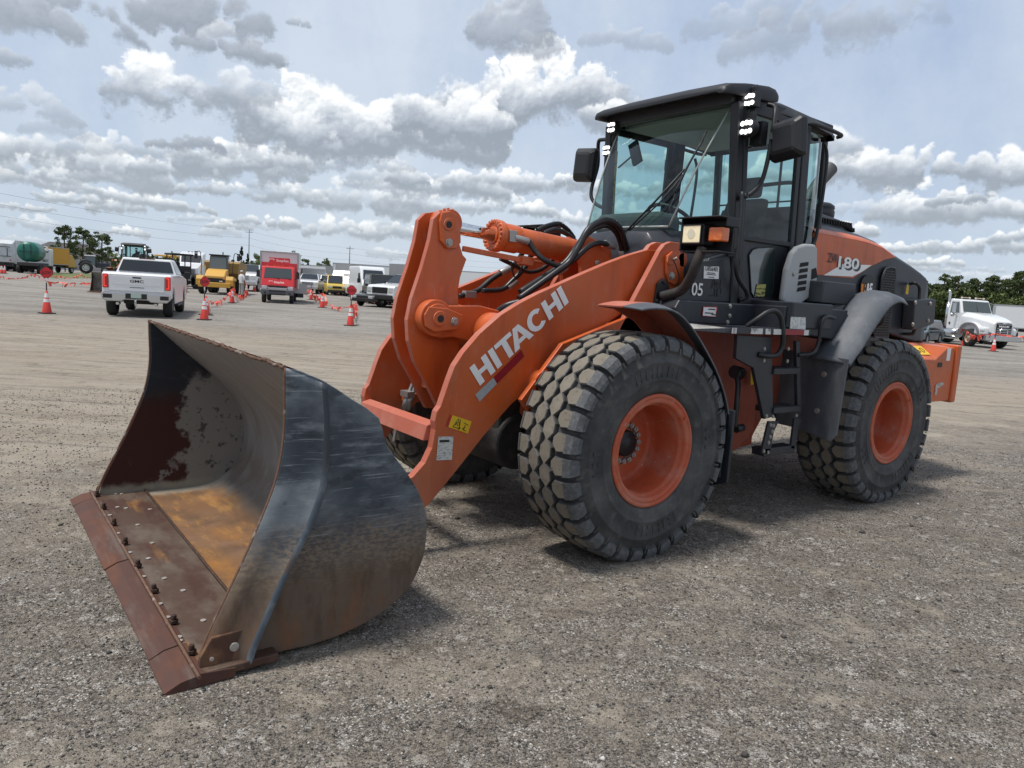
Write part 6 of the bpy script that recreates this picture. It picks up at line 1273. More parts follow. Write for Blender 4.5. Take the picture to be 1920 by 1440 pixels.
# ---- articulated dump truck
M_cy = mat('dumper_yellow', (0.62, 0.34, 0.05), 0.5, 0, [((.45, .30, .12), ('n', 2.5, .45, .75), .5), ((.30, .22, .14), ('n', 6, .55, .8), .4)])
def dump_truck():
    loc = spot(412, 58); t = empty('dump_truck', loc, face_yaw(loc, -9), 'yellow articulated dump truck facing the camera with a dusty bonnet', 'dump truck', None, .84)
    b = B(); b.loft([[Vector((.6, y, z)) for y, z in ((-.85, 1.2), (.85, 1.2), (.80, 2.15), (-.80, 2.15))], [Vector((1.7, y, z)) for y, z in ((-.85, 1.2), (.85, 1.2), (.78, 2.0), (-.78, 2.0))], [Vector((2.5, y, z)) for y, z in ((-.85, 1.25), (.85, 1.25), (.78, 1.55), (-.78, 1.55))]]); part(b, 'bonnet', M_cy, t, .08, seg=3)
    b = B(); b.box((2.45, 0, 1.20), (.12, 1.3, .34)); part(b, 'grille', M_blk, t, .02); b = B(); [b.box((2.515, s_*.5, 1.12), (.02, .26, .10)) for s_ in (1, -1)]; part(b, 'headlights', M_hl, t)
    for s_ in (1, -1):
        b = B(); b.prism([Vector((x, s_*1.45, z)) for x, z in ((.5, 1.35), (2.3, 1.55), (2.5, 1.25), (2.5, .75), (2.3, .75), (2.15, 1.2), (.5, 1.15))], (0, -s_*.6, 0)); part(b, 'mudguard', M_cy, t, .04)
        wheel_obj(t, 1.3, s_*1.12, .78, .55, M_cy)
        for x in (-3.0, -4.7): wheel_obj(t, x, s_*1.12, .78, .55, M_cy)
    b = B(); b.box((2.55, 0, .80), (.25, 2.5, .40)); part(b, 'bumper', M_cy, t, .04)
    b = B(); glasshouse(b, -.5, -.4, .55, .75, 2.0, 3.25, 1.50, 1.40); cb = part(b, 'cab', mat('cab_grey', (.10, .105, .11), .5), t, .06, seg=3)
    b = B(); b.prism([Vector((.76, -.66, 2.12)), Vector((.76, .66, 2.12)), Vector((.60, .60, 3.08)), Vector((.60, -.60, 3.08))], (.03, 0, .003)); part(b, 'windscreen', mat('dusty_glass', (.10, .12, .12), .15, 0, spec=.8), cb)
    for s_ in (1, -1): b = B(); b.prism([Vector((-.35, s_*.752, 2.15)), Vector((.62, s_*.752, 2.15)), Vector((.50, s_*.712, 3.05)), Vector((-.30, s_*.712, 3.05))], (0, s_*.012, 0)); part(b, 'side_window', MATS['dusty_glass'], cb)
    b = B(); b.box((0, 0, 3.30), (1.3, 1.55, .09)); b.cyl((-.3, .2, 3.3), (-.3, .2, 3.6), .05, n=8); part(b, 'cab_roof', M_blk, cb, .03)
    b = B(); b.loft([[Vector((-.95, y, z)) for y, z in ((-1.35, 1.8), (1.35, 1.8), (1.45, 2.7), (-1.45, 2.7))], [Vector((-1.8, y, z)) for y, z in ((-1.35, 1.35), (1.35, 1.35), (1.5, 2.85), (-1.5, 2.85))], [Vector((-5.4, y, z)) for y, z in ((-1.35, 1.35), (1.35, 1.35), (1.5, 2.7), (-1.5, 2.7))], [Vector((-6.2, y, z)) for y, z in ((-1.3, 1.9), (1.3, 1.9), (1.45, 2.6), (-1.45, 2.6))]]); part(b, 'dump_body', mat('dumper_bed_brown', (.30, .18, .05), .6), t, .04)
    for s_ in (1, -1):
        b = B(); b.tube([Vector((1.3, s_*1.2, 1.5)), Vector((1.25, s_*1.32, 3.35)), Vector((1.25, s_*1.6, 3.45)), Vector((1.25, s_*1.72, 3.4))], .03, 6, sub=3); part(b, 'mirror_post', M_blk, t); b = B(); b.box((1.25, s_*1.68, 3.1), (.10, .26, .44)); b.box((1.25, s_*1.68, 3.42), (.10, .26, .14)); part(b, 'mirror', M_blk, t, .03)
    b = B(); [b.cyl((.9, y, 1.4), (.9, y, 2.35), .025, n=6) for y in (-1.4, -1.0)]; b.cyl((.9, -1.4, 2.35), (.9, -1.0, 2.35), .025, n=6); part(b, 'handrail', M_cy, t)
    b = B(); b.box((-1.5, 0, 1.0), (6, .9, .5)); part(b, 'chassis', M_blk, t)
dump_truck()

# ---- people
M_skin = mat('skin', (0.42, 0.22, 0.15), 0.6)
def skin_mesh(name, joints, edges, m, parent, subd=2):
    me = bpy.data.meshes.new(name); me.from_pydata([j[0] for j in joints], edges, []); o = bpy.data.objects.new(name, me); COL.objects.link(o)
    sk = o.modifiers.new('skin', 'SKIN'); sk.use_smooth_shade = True
    for v, j in zip(me.skin_vertices[0].data, joints): v.radius = (j[1], j[2] if len(j) > 2 else j[1])
    me.skin_vertices[0].data[0].use_root = True
    ss = o.modifiers.new('subd', 'SUBSURF'); ss.levels = subd; ss.render_levels = subd; me.materials.append(m); o.parent = parent; return o
def person_standing(loc, rz):
    t = empty('person', loc, rz, 'person in a white shirt and light trousers standing beside the yellow dump truck', 'person')
    J = [((0, 0, .95), .13), ((0, 0, 1.20), .13), ((0, 0, 1.42), .14), ((0, 0, 1.52), .055), ((.02, 0, 1.60), .075), ((.02, 0, 1.68), .09), ((.01, 0, 1.76), .06)]
    E = [(0, 1), (1, 2), (2, 3), (3, 4), (4, 5), (5, 6)]
    for s_ in (1, -1):
        k = len(J); J += [((0, s_*.19, 1.42), .06), ((.02, s_*.26, 1.15), .045), ((.12, s_*.24, .93), .033), ((.16, s_*.23, .86), .028)]; E += [(2, k), (k, k+1), (k+1, k+2), (k+2, k+3)]
        for i, (dx_, dz_) in enumerate(((.05, -.07), (.04, -.09), (.02, -.09), (.0, -.08), (.06, -.02))):
            J.append(((.16+dx_, s_*(.25-.02*i), .86+dz_), .008)); E.append((k+3, len(J)-1))
        k = len(J); J += [((0, s_*.10, .90), .095), ((.02, s_*.12, .50), .062), ((-.02, s_*.13, .10), .042), ((.10, s_*.14, .04), .035)]; E += [(0, k), (k, k+1), (k+1, k+2), (k+2, k+3)]
    body = skin_mesh('body', J, E, M_skin, t, 1)
    b = B(); b.lathe([(.16, .90), (.165, 1.1), (.185, 1.35), (.17, 1.46), (.07, 1.53)], ax=(0, 0, 1), n=20); b.v = [(x*.75, y*1.15, z) for x, y, z in b.v]
    k0 = len(b.v); [b.tube([Vector((0, s_*.18, 1.44)), Vector((.01, s_*.25, 1.28)), Vector((.03, s_*.265, 1.12))], .068, 10) for s_ in (1, -1)]; part(b, 'shirt', mat('white_shirt', (.66, .67, .68), .9), t)
    b = B(); [b.tube([Vector((0, s_*.085, .98)), Vector((.02, s_*.11, .52)), Vector((-.01, s_*.13, .10))], .092, 12) for s_ in (1, -1)]; part(b, 'trousers', mat('grey_trousers', (.33, .32, .30), .9), t)
    b = B(); b.lathe([(.0, 1.80), (.07, 1.785), (.102, 1.73), (.105, 1.69)], c=(.01, 0, 0), ax=(0, 0, 1), n=16); b.box((.13, 0, 1.695), (.10, .14, .015)); part(b, 'cap', mat('pale_cap', (.5, .5, .48), .9), t)
    b = B(); [b.box((.06, s_*.14, .045), (.28, .10, .09)) for s_ in (1, -1)]; part(b, 'boots', mat('brown_boots', (.05, .035, .025), .8), t, .03)
pl_ = spot(453, 55.5); person_standing(pl_, face_yaw(pl_, 130))

# ---- second loader, seen beyond the pickup (copies of this loader's parts)
def second_loader():
    loc = spot(249, 51.5); hd = face_yaw(loc, -16)
    c, s_ = math.cos(hd), math.sin(hd); o_ = Vector((loc.x-1.6*c, loc.y-1.6*s_, 0))
    r = dup(LD, o_, hd, 'red orange wheel loader facing the camera, partly hidden behind the white pickup'); r['category'] = 'wheel loader'; r.scale = (.9,)*3; o_ = o_
    t = empty('person', o_+Vector((.88*c, .88*s_, 1.85)), hd, 'person in dark clothes sitting at the controls of the far orange loader', 'person')
    J = [((0, 0, .02), .13), ((-.05, 0, .28), .13), ((-.06, 0, .48), .13), ((-.03, 0, .60), .05), ((0, 0, .68), .085), ((0, 0, .78), .075)]; E = [(0, 1), (1, 2), (2, 3), (3, 4), (4, 5)]
    for q in (1, -1):
        k = len(J); J += [((-.05, q*.19, .46), .06), ((.12, q*.25, .24), .045), ((.38, q*.16, .26), .035), ((.46, q*.14, .28), .028)]; E += [(2, k), (k, k+1), (k+1, k+2), (k+2, k+3)]
        k = len(J); J += [((.06, q*.10, .03), .09), ((.42, q*.14, .05), .07), ((.50, q*.14, -.30), .045), ((.60, q*.14, -.33), .04)]; E += [(0, k), (k, k+1), (k+1, k+2), (k+2, k+3)]
    skin_mesh('body', J, E, mat('dark_work_clothes', (.03, .035, .045), .9), t, 1)
    b = B(); b.lathe([(0, .90), (.08, .87), (.095, .80)], ax=(0, 0, 1), n=14); part(b, 'hair', M_blk, t)
second_loader()

# ---- farther vehicles on the left
def tractor():
    loc = spot(176, 128); t = empty('farm_tractor', loc, face_yaw(loc, 88), 'dark farm tractor with white cab roof and big white wheel centre', 'tractor')
    M_b = mat('dark_tractor_blue', (.03, .035, .05), .4)
    for s_ in (1, -1): wheel_obj(t, -1.0, s_*.85, .88, .5, mat('white_rim', (.6, .6, .6), .5)); wheel_obj(t, 1.5, s_*.8, .58, .4, MATS['white_rim'])
    b = B(); b.box((1.15, 0, 1.35), (1.9, .75, .75)); part(b, 'bonnet', M_b, t, .08)
    b = B(); glasshouse(b, -1.2, -1.1, .15, .3, 1.35, 2.6, 1.5, 1.4); part(b, 'cab_glass', mat('tractor_glass', (.08, .11, .12), .1, 0, spec=.8), t, .03)
    b = B(); [b.cyl((x, y, 1.3), (x*.92, y*.94, 2.62), .05, n=6) for x in (-1.2, .25) for y in (-.74, .74)]; part(b, 'cab_posts', M_b, t)
    b = B(); b.box((-.48, 0, 2.68), (1.5, 1.55, .16)); part(b, 'cab_roof', M_wp, t, .05)
    for s_ in (1, -1): b = B(); b.tube([Vector((-1.95, s_*.85, 1.2)), Vector((-1.6, s_*.85, 1.8)), Vector((-1.0, s_*.85, 1.95)), Vector((-.3, s_*.85, 1.75))], .10, 6); part(b, 'mudguard', M_b, t)
    b = B(); b.cyl((1.2, .3, 1.6), (1.2, .3, 2.4), .04, n=8); part(b, 'exhaust', M_blk, t)
tractor()
def refuse_truck():
    loc = spot(15, 112); t = empty('refuse_truck', loc, face_yaw(loc, 168), 'white refuse truck seen from behind at the far left edge', 'truck')
    b = B(); b.box((1.5, 0, 2.35), (8.0, 2.7, 2.9)); part(b, 'body', mat('dirty_white_body', (.55, .57, .58), .5, 0, [((.25, .26, .27), ('n', 1.3, .5, .7), .6)]), t, .08)
    b = B(); b.loft([[Vector((-2.5, y, z)) for y, z in ((-1.3, 1.0), (1.3, 1.0), (1.3, 3.75), (-1.3, 3.75))], [Vector((-3.6, y, z)) for y, z in ((-1.25, 1.1), (1.25, 1.1), (1.25, 3.3), (-1.25, 3.3))]]); part(b, 'hopper', MATS['dirty_white_body'], t, .06)
    b = B(); [b.box((-3.62, y, z), (.06, w_, h_)) for y, z, w_, h_ in ((0, 2.9, 2.0, .06), (0, 1.8, 2.2, .06), (-.7, 2.3, .06, .9), (.6, 2.4, .06, .9))]; part(b, 'hopper_ribs', M_blk, t)
    for s_ in (1, -1): b = B(); b.box((-3.64, s_*1.0, 1.35), (.05, .16, .16)); part(b, 'tail_light', M_tail, t)
    b = B(); b.box((1, 0, .75), (8.5, 2.2, .35)); part(b, 'chassis', M_blk, t)
    for x in (-1.6, -.4, 4.4):
        for s_ in (1, -1): wheel_obj(t, x, s_*1.05, .52, .4, M_wp)
    b = B(); b.box((6.4, 0, 2.0), (1.8, 2.4, 2.2)); part(b, 'cab', M_wp, t, .1)
refuse_truck()
def tanker():
    loc = spot(62, 104); t = empty('tank_truck', loc, face_yaw(loc, 170), 'green round vacuum tank truck seen from behind', 'truck')
    M_gt = mat('green_tank', (.015, .13, .10), .4, 0, [((.03, .25, .18), ('n', 1.6, .5, .7), .5)])
    b = B(); b.lathe([(0, -3.1), (.7, -3.08), (1.05, -2.9), (1.13, -2.6), (1.13, 1.0), (1.0, 1.3), (0, 1.4)], c=(0, 0, 2.45), ax=(1, 0, 0), n=36); part(b, 'tank', M_gt, t)
    b = B(); [b.box((-3.12, y, 2.45), (.06, .08, 1.7)) for y in (-.35, .35)]; b.box((-3.12, 0, 2.45), (.06, 1.8, .08)); b.cyl((-3.2, -.5, 2.0), (-3.05, -.5, 2.0), .2, n=14); part(b, 'tank_fittings', mat('dark_green', (.01, .06, .045), .5), t)
    b = B(); b.box((.5, 0, 1.05), (8.0, 1.9, .35)); b.box((0, 0, .7), (3, 2.2, .5)); part(b, 'chassis', mat('grimy_chassis', (.05, .045, .045), .8), t, .03)
    b = B(); b.tube([Vector((2.9, -.8, 1.6)), Vector((1.2, -1.2, 1.6)), Vector((-1.0, -1.25, 1.55))], .16, 8); b.tube([Vector((3.3, -.6, 3.2)), Vector((2.6, -1.0, 3.1)), Vector((1.5, -1.2, 2.6))], .12, 8); part(b, 'suction_hose', mat('grey_hose', (.25, .24, .22), .7), t)
    b = B(); b.box((4.7, 0, 1.95), (2.0, 2.3, 2.1)); part(b, 'cab', M_wp, t, .12)
    for x in (-2.2, -1.0, 4.9):
        for s_ in (1, -1): wheel_obj(t, x, s_*.98, .5, .4)
tanker()
def simple_box(name, X, dist, rel, L, W_, z0, z1, m, label, cat, wheels=(), extra=None):
    loc = spot(X, dist); t = empty(name, loc, face_yaw(loc, rel), label, cat)
    b = B(); b.box((0, 0, (z0+z1)/2), (L, W_, z1-z0)); bx = part(b, 'cargo_box', m, t, .04)
    if L < 1: return t
    b = B(); [b.box((s_*(L/2), 0, (z0+z1)/2), (.06, W_+.04, z1-z0+.02)) for s_ in (1, -1)]; [b.box((0, s_*(W_/2), z), (L+.06, .05, .08)) for s_ in (1, -1) for z in (z0+.04, z1-.04)]; part(b, 'box_trim', M_alu, bx)
    b = B(); b.box((0, 0, z0-.15), (L*1.05, W_*.5, .25)); part(b, 'chassis', M_blk, t)
    for x in wheels:
        for s_ in (1, -1): wheel_obj(t, x, s_*(W_/2-.2), .48, .35)
    if extra: extra(t, L, W_)
    return t
def cabx(m):
    def f(t, L, W_):
        b = B(); prof = [(L/2+.15, .8), (L/2+.15, 2.5), (L/2+1.1, 2.5), (L/2+1.7, 1.7), (L/2+1.9, .8)]; prof_body(b, prof, 2.1); c = part(b, 'cab', m, t, .08)
        b = B(); b.prism([Vector((L/2+1.66, -.9, 1.78)), Vector((L/2+1.66, .9, 1.78)), Vector((L/2+1.16, .85, 2.4)), Vector((L/2+1.16, -.85, 2.4))], (.03, 0, .02)); part(b, 'windscreen', M_gld, c)
        b = B(); b.box((L/2+1.9, 0, .85), (.15, 2.1, .3)); part(b, 'bumper', M_blk, c); [wheel_obj(t, L/2+.9, s_*.9, .48, .3) for s_ in (1, -1)]
    return f
simple_box('semi_trailer', 46, 125, 150, 8, 2.5, 1.2, 3.7, mat('pinkish_white_panel', (.52, .45, .44), .5), 'pale pinkish semi trailer between the refuse truck and green tanker', 'trailer', (-2.5, -1.5))
simple_box('box_truck', 88, 118, 148, 6, 2.4, 1.1, 3.4, mat('yellow_orange_box', (.55, .27, .01), .5), 'yellow orange box truck beyond the green tanker', 'box truck', (-1.8,), cabx(mat('yellow_cab', (.5, .3, .05), .4)))
def yellow_machine(X, dist, rel, label, kind=0):
    loc = spot(X, dist); t = empty('road_roller' if kind else 'motor_grader', loc, face_yaw(loc, rel), label, 'roller' if kind else 'grader')
    for s_ in (1, -1):
        wheel_obj(t, 1.6, s_*.9, .65, .45, M_cy); wheel_obj(t, -1.3, s_*.9, .65, .45, M_cy)
    b = B(); b.box((-1.2, 0, 1.35), (2.2, 1.3, .9)); part(b, 'engine_cover', M_blk if kind else M_cy, t, .06)
    b = B(); b.box((.6, 0, 1.0), (2.6, .5, .35)); part(b, 'frame', M_blk, t)
    b = B(); [b.cyl((x, y, 1.2), (x, y, 2.75), .05, n=6) for x in (-.5, .8) for y in (-.75, .75)]; part(b, 'canopy_posts', M_blk, t)
    b = B(); b.box((.15, 0, 2.82), (1.9, 1.75, .16)); part(b, 'canopy', M_cy if kind < 2 else M_blk, t, .05)
    b = B(); b.box((.0, 0, 1.55), (.6, .6, .5)); b.box((-.25, 0, 1.9), (.12, .5, .5)); part(b, 'seat', M_blk, t, .05)
    b = B(); b.box((1.0, 0, 1.6), (.3, 1.3, .55)); part(b, 'dash', M_blk, t, .05)
    return t
yellow_machine(334, 70, 20, 'black roller with an open canopy just right of the white pickup roof', 2)
yellow_machine(312, 84, 60, 'yellow canopied machine showing above the white pickup roof', 0)
yellow_machine(331, 92, -40, 'yellow canopied machine left of the white motor coach', 0)
def coach():
    loc = spot(361, 78); t = empty('semi_truck', loc, face_yaw(loc, -8), 'white semi truck facing the camera between grader and yellow dumper', 'semi truck')
    b = B(); b.loft([[Vector((-.5, y, z)) for y, z in ((-1.1, 1.0), (1.1, 1.0), (1.1, 3.3), (-1.1, 3.3))], [Vector((.6, y, z)) for y, z in ((-1.1, 1.0), (1.1, 1.0), (1.0, 3.1), (-1.0, 3.1))], [Vector((1.2, y, z)) for y, z in ((-1.1, 1.0), (1.1, 1.0), (.95, 2.2), (-.95, 2.2))], [Vector((2.6, y, z)) for y, z in ((-.95, .9), (.95, .9), (.8, 1.8), (-.8, 1.8))]]); part(b, 'cab', M_wp, t, .08, seg=3)
    b = B(); b.prism([Vector((1.12, -.85, 2.28)), Vector((1.12, .85, 2.28)), Vector((.68, .85, 2.95)), Vector((.68, -.85, 2.95))], (.04, 0, .03)); part(b, 'windscreen', M_gld, t)
    b = B(); b.box((2.64, 0, 1.35), (.08, 1.2, .7)); part(b, 'grille', M_chm, t, .03); b = B(); b.box((2.7, 0, .75), (.2, 2.2, .35)); part(b, 'bumper', M_chm, t, .05)
    b = B(); [b.box((.3, y, 3.28), (.2, .12, .06)) for y in (-.3, 0, .3)]; part(b, 'roof_lights', M_blk, t)
    for x in (1.9, -2.5):
        for s_ in (1, -1): wheel_obj(t, x, s_*.95, .5, .32)
    b = B(); b.box((-2.2, 0, .9), (4, .9, .3)); part(b, 'chassis', M_blk, t)
coach()
pl2 = spot(472, 74); pickup(pl2, face_yaw(pl2, -14), M_wp, 'white truck parked behind the person, left of the red box truck', 'truck', name='parked_truck', scale=1.25)
# ---- right-hand row of parked vehicles
pw = spot(583, 78); pickup(pw, face_yaw(pw, -6), M_wp, 'white pickup truck facing the camera right of the red box truck')
simple_box('dark_trailer', 574, 92, 20, 5, 2.6, .9, 2.6, mat('black_box_panel', (.02, .022, .022), .6), 'black box trailer behind the distant white pickup', 'trailer', (-1,))
simple_box('storage_container', 590, 118, 60, 5, 2.4, .9, 3.4, mat('weathered_white_panel', (.62, .64, .65), .6), 'white container standing between the distant pickup and the trees', 'container')
simple_box('notice_board', 604, 100, 0, .15, 1.3, 1.0, 2.2, MATS['weathered_white_panel'], 'small white board standing right of the distant white pickup', 'board')
# plywood loading deck beside the box truck
simple_box('stake_trailer', 555, 52, 8, 4, .8, .55, 1.15, mat('rusty_wood_side', (.26, .18, .10), .8, 0, [((.4, .32, .22), ('n', 3, .5, .7), .5)]), 'low rusty trailer just right of the box truck wheel', 'trailer', ())
def suv(X, dist, rel, m, label, cat, name, L=4.6, H=1.8, W_=1.9, hood=.95, k=1.0, group=None, boxy=.25):
    loc = spot(X, dist); t = empty(name, loc, face_yaw(loc, rel), label, cat, group, k)
    b = B(); h1 = H*.58; prof_body(b, [(-L/2, .35), (-L/2, h1), (L/2-hood, h1), (L/2-.1, h1*.93), (L/2, h1*.75), (L/2, .35), (L/2-.45, .30), (L/2-.55, .62), (L/2-.95, .74), (L/2-1.3, .60), (L/2-1.4, .28), (-L/2+1.4, .28), (-L/2+1.3, .6), (-L/2+.95, .74), (-L/2+.55, .6), (-L/2+.45, .3)], W_); part(b, 'body', m, t, .07, seg=3)
    b = B(); glasshouse(b, -L/2+.06, -L/2+boxy, L/2-hood-.5-boxy, L/2-hood+.05, h1-.02, H, W_-.12, W_-.42); part(b, 'cabin', m, t, .06, seg=3)
    x0, x1 = L/2-hood+.05, L/2-hood-.5-boxy
    b = B(); b.prism([Vector((x0-.05, -W_/2+.16, h1+.05)), Vector((x0-.05, W_/2-.16, h1+.05)), Vector((x1+.08, W_/2-.27, H-.07)), Vector((x1+.08, -W_/2+.27, H-.07))], (.04, 0, .03)); part(b, 'windscreen', M_gld, t)
    for s_ in (1, -1):
        b = B(); b.prism([Vector((-L/2+.35, s_*(W_/2-.075), h1+.04)), Vector((x0-.25, s_*(W_/2-.075), h1+.04)), Vector((x1-.02, s_*(W_/2-.195), H-.09)), Vector((-L/2+.45, s_*(W_/2-.195), H-.09))], (0, s_*.015, 0)); part(b, 'side_window', M_gld, t)
        b = B(); b.box((L/2-.02, s_*(W_/2-.28), h1*.72), (.08, .34, .18)); part(b, 'headlight', M_hl, t, .03)
        b = B(); b.box((x0-.3, s_*(W_/2+.09), h1+.10), (.10, .18, .14)); part(b, 'mirror', M_blk, t, .02)
        for x in (L/2-.95, -L/2+.95): wheel_obj(t, x, s_*(W_/2-.13), .35, .23)
    b = B(); b.box((L/2+.01, 0, h1*.70), (.05, W_*.45, .22)); part(b, 'grille', M_blk, t, .02)
    b = B(); b.box((L/2+.02, 0, .42), (.12, W_-.06, .22)); part(b, 'bumper', M_blk, t, .03)
    return t
suv(613, 88, 6, M_wp, 'white sport utility vehicle parked left of the yellow one', 'car', 'parked_car', H=1.95)
suv(628, 76, 6, mat('faded_yellow_paint', (.62, .46, .10), .4), 'yellow sport utility vehicle in the distant row', 'car', 'parked_car', H=1.95)
suv(645, 82, -18, mat('dark_car_paint', (.03, .032, .035), .35, coat=.5), 'black pickup sized car right of the yellow vehicle', 'car', 'parked_car')
simple_box('box_truck', 664, 82, -18, 5, 2.4, 1.0, 3.15, mat('black_box_panel'  , (.02, .022, .022), .6), 'black box truck with white cab in the parked row', 'box truck', (-1.5,), cabx(M_wp))
def van(X, dist, rel, m, label, H=2.75, k=1.0):
    loc = spot(X, dist); t = empty('panel_van', loc, face_yaw(loc, rel), label, 'van', None, k)
    b = B(); prof_body(b, [(-3.0, .4), (-3.0, H), (1.2, H), (1.55, H-.12), (2.25, 1.65), (2.9, 1.25), (3.0, .95), (3.0, .35), (2.5, .3), (2.4, .65), (2.0, .8), (1.6, .65), (1.5, .3), (-1.4, .3), (-1.5, .65), (-1.9, .8), (-2.3, .65), (-2.4, .3)], 2.0); bd = part(b, 'body', m, t, .10, seg=3)
    b = B(); b.prism([Vector((2.18, -.86, 1.75)), Vector((2.18, .86, 1.75)), Vector((1.66, .76, H-.32)), Vector((1.66, -.76, H-.32))], (.05, 0, .035)); part(b, 'windscreen', M_gld, t)
    for s_ in (1, -1):
        b = B(); b.prism([Vector((.95, s_*.995, 1.55)), Vector((1.95, s_*.995, 1.55)), Vector((1.55, s_*.995, 2.2)), Vector((.95, s_*.995, 2.2))], (0, s_*.012, 0)); part(b, 'side_window', M_gld, t)
        b = B(); b.box((2.93, s_*.76, 1.0), (.14, .30, .28)); part(b, 'headlight', M_hl, t, .04); b = B(); b.box((1.9, s_*1.13, 1.6), (.12, .24, .34)); part(b, 'mirror', M_blk, t, .03)
        for x in (2.0, -1.9): wheel_obj(t, x, s_*.85, .36, .25)
    b = B(); b.box((3.0, 0, .82), (.06, 1.1, .34)); part(b, 'grille', M_blk, t, .03); b = B(); b.box((3.02, 0, .48), (.12, 1.9, .24)); part(b, 'bumper', M_blk, t, .04)
van(674, 72, 12, M_wp, 'smaller white van tucked behind the tall white van', 2.2)
van(690, 62, 12, M_wp, 'tall white panel van facing the camera in the parked row')
suv(714, 56, 8, mat('camouflage_paint', (.09, .085, .06), .7, 0, [((.03, .035, .03), ('n', 1.6, .5, .56), .8), ((.16, .14, .10), ('n', 2.2, .55, .6), .7)]), 'camouflaged boxy military truck right of the tall white van', 'military truck', 'military_truck', L=4.8, H=2.15, W_=2.15, boxy=.05)
suv(719, 50, -34, mat('slate_car_paint', (.05, .055, .06), .3, coat=.6), 'dark grey sedan in front of the camouflaged truck', 'car', 'parked_car', L=4.6, H=1.42, W_=1.8, boxy=.45, hood=1.2)
pw = spot(776, 50); pickup(pw, face_yaw(pw, -40), M_wp, 'white work truck half hidden by the orange bell crank, black front guard', 'work truck', name='work_truck', grille=M_blk, scale=1.12)
pw = spot(765, 52); simple_box('dump_trailer', 788, 58, -38, 4.5, 2.4, 1.2, 3.0, mat('weathered_grey_boards', (.30, .28, .25), .9, 0, [((.16, .15, .13), ('n', 3, .45, .65, (6, 6, .3)), .8)]), 'grey boarded dump bed behind the orange bell crank', 'dump trailer', (-1, 1))
simple_box('semi_trailer', 722, 96, 70, 13, 2.6, 1.1, 3.6, MATS['weathered_white_panel'], 'long white semi trailer behind the tall van, crossing the view', 'trailer', (-5, -4, 4))
simple_box('semi_trailer', 905, 110, 70, 14, 2.6, 1.2, 3.9, MATS['weathered_white_panel'], 'long white semi trailer seen between the bell crank and lift arm', 'trailer', (-5, -4))

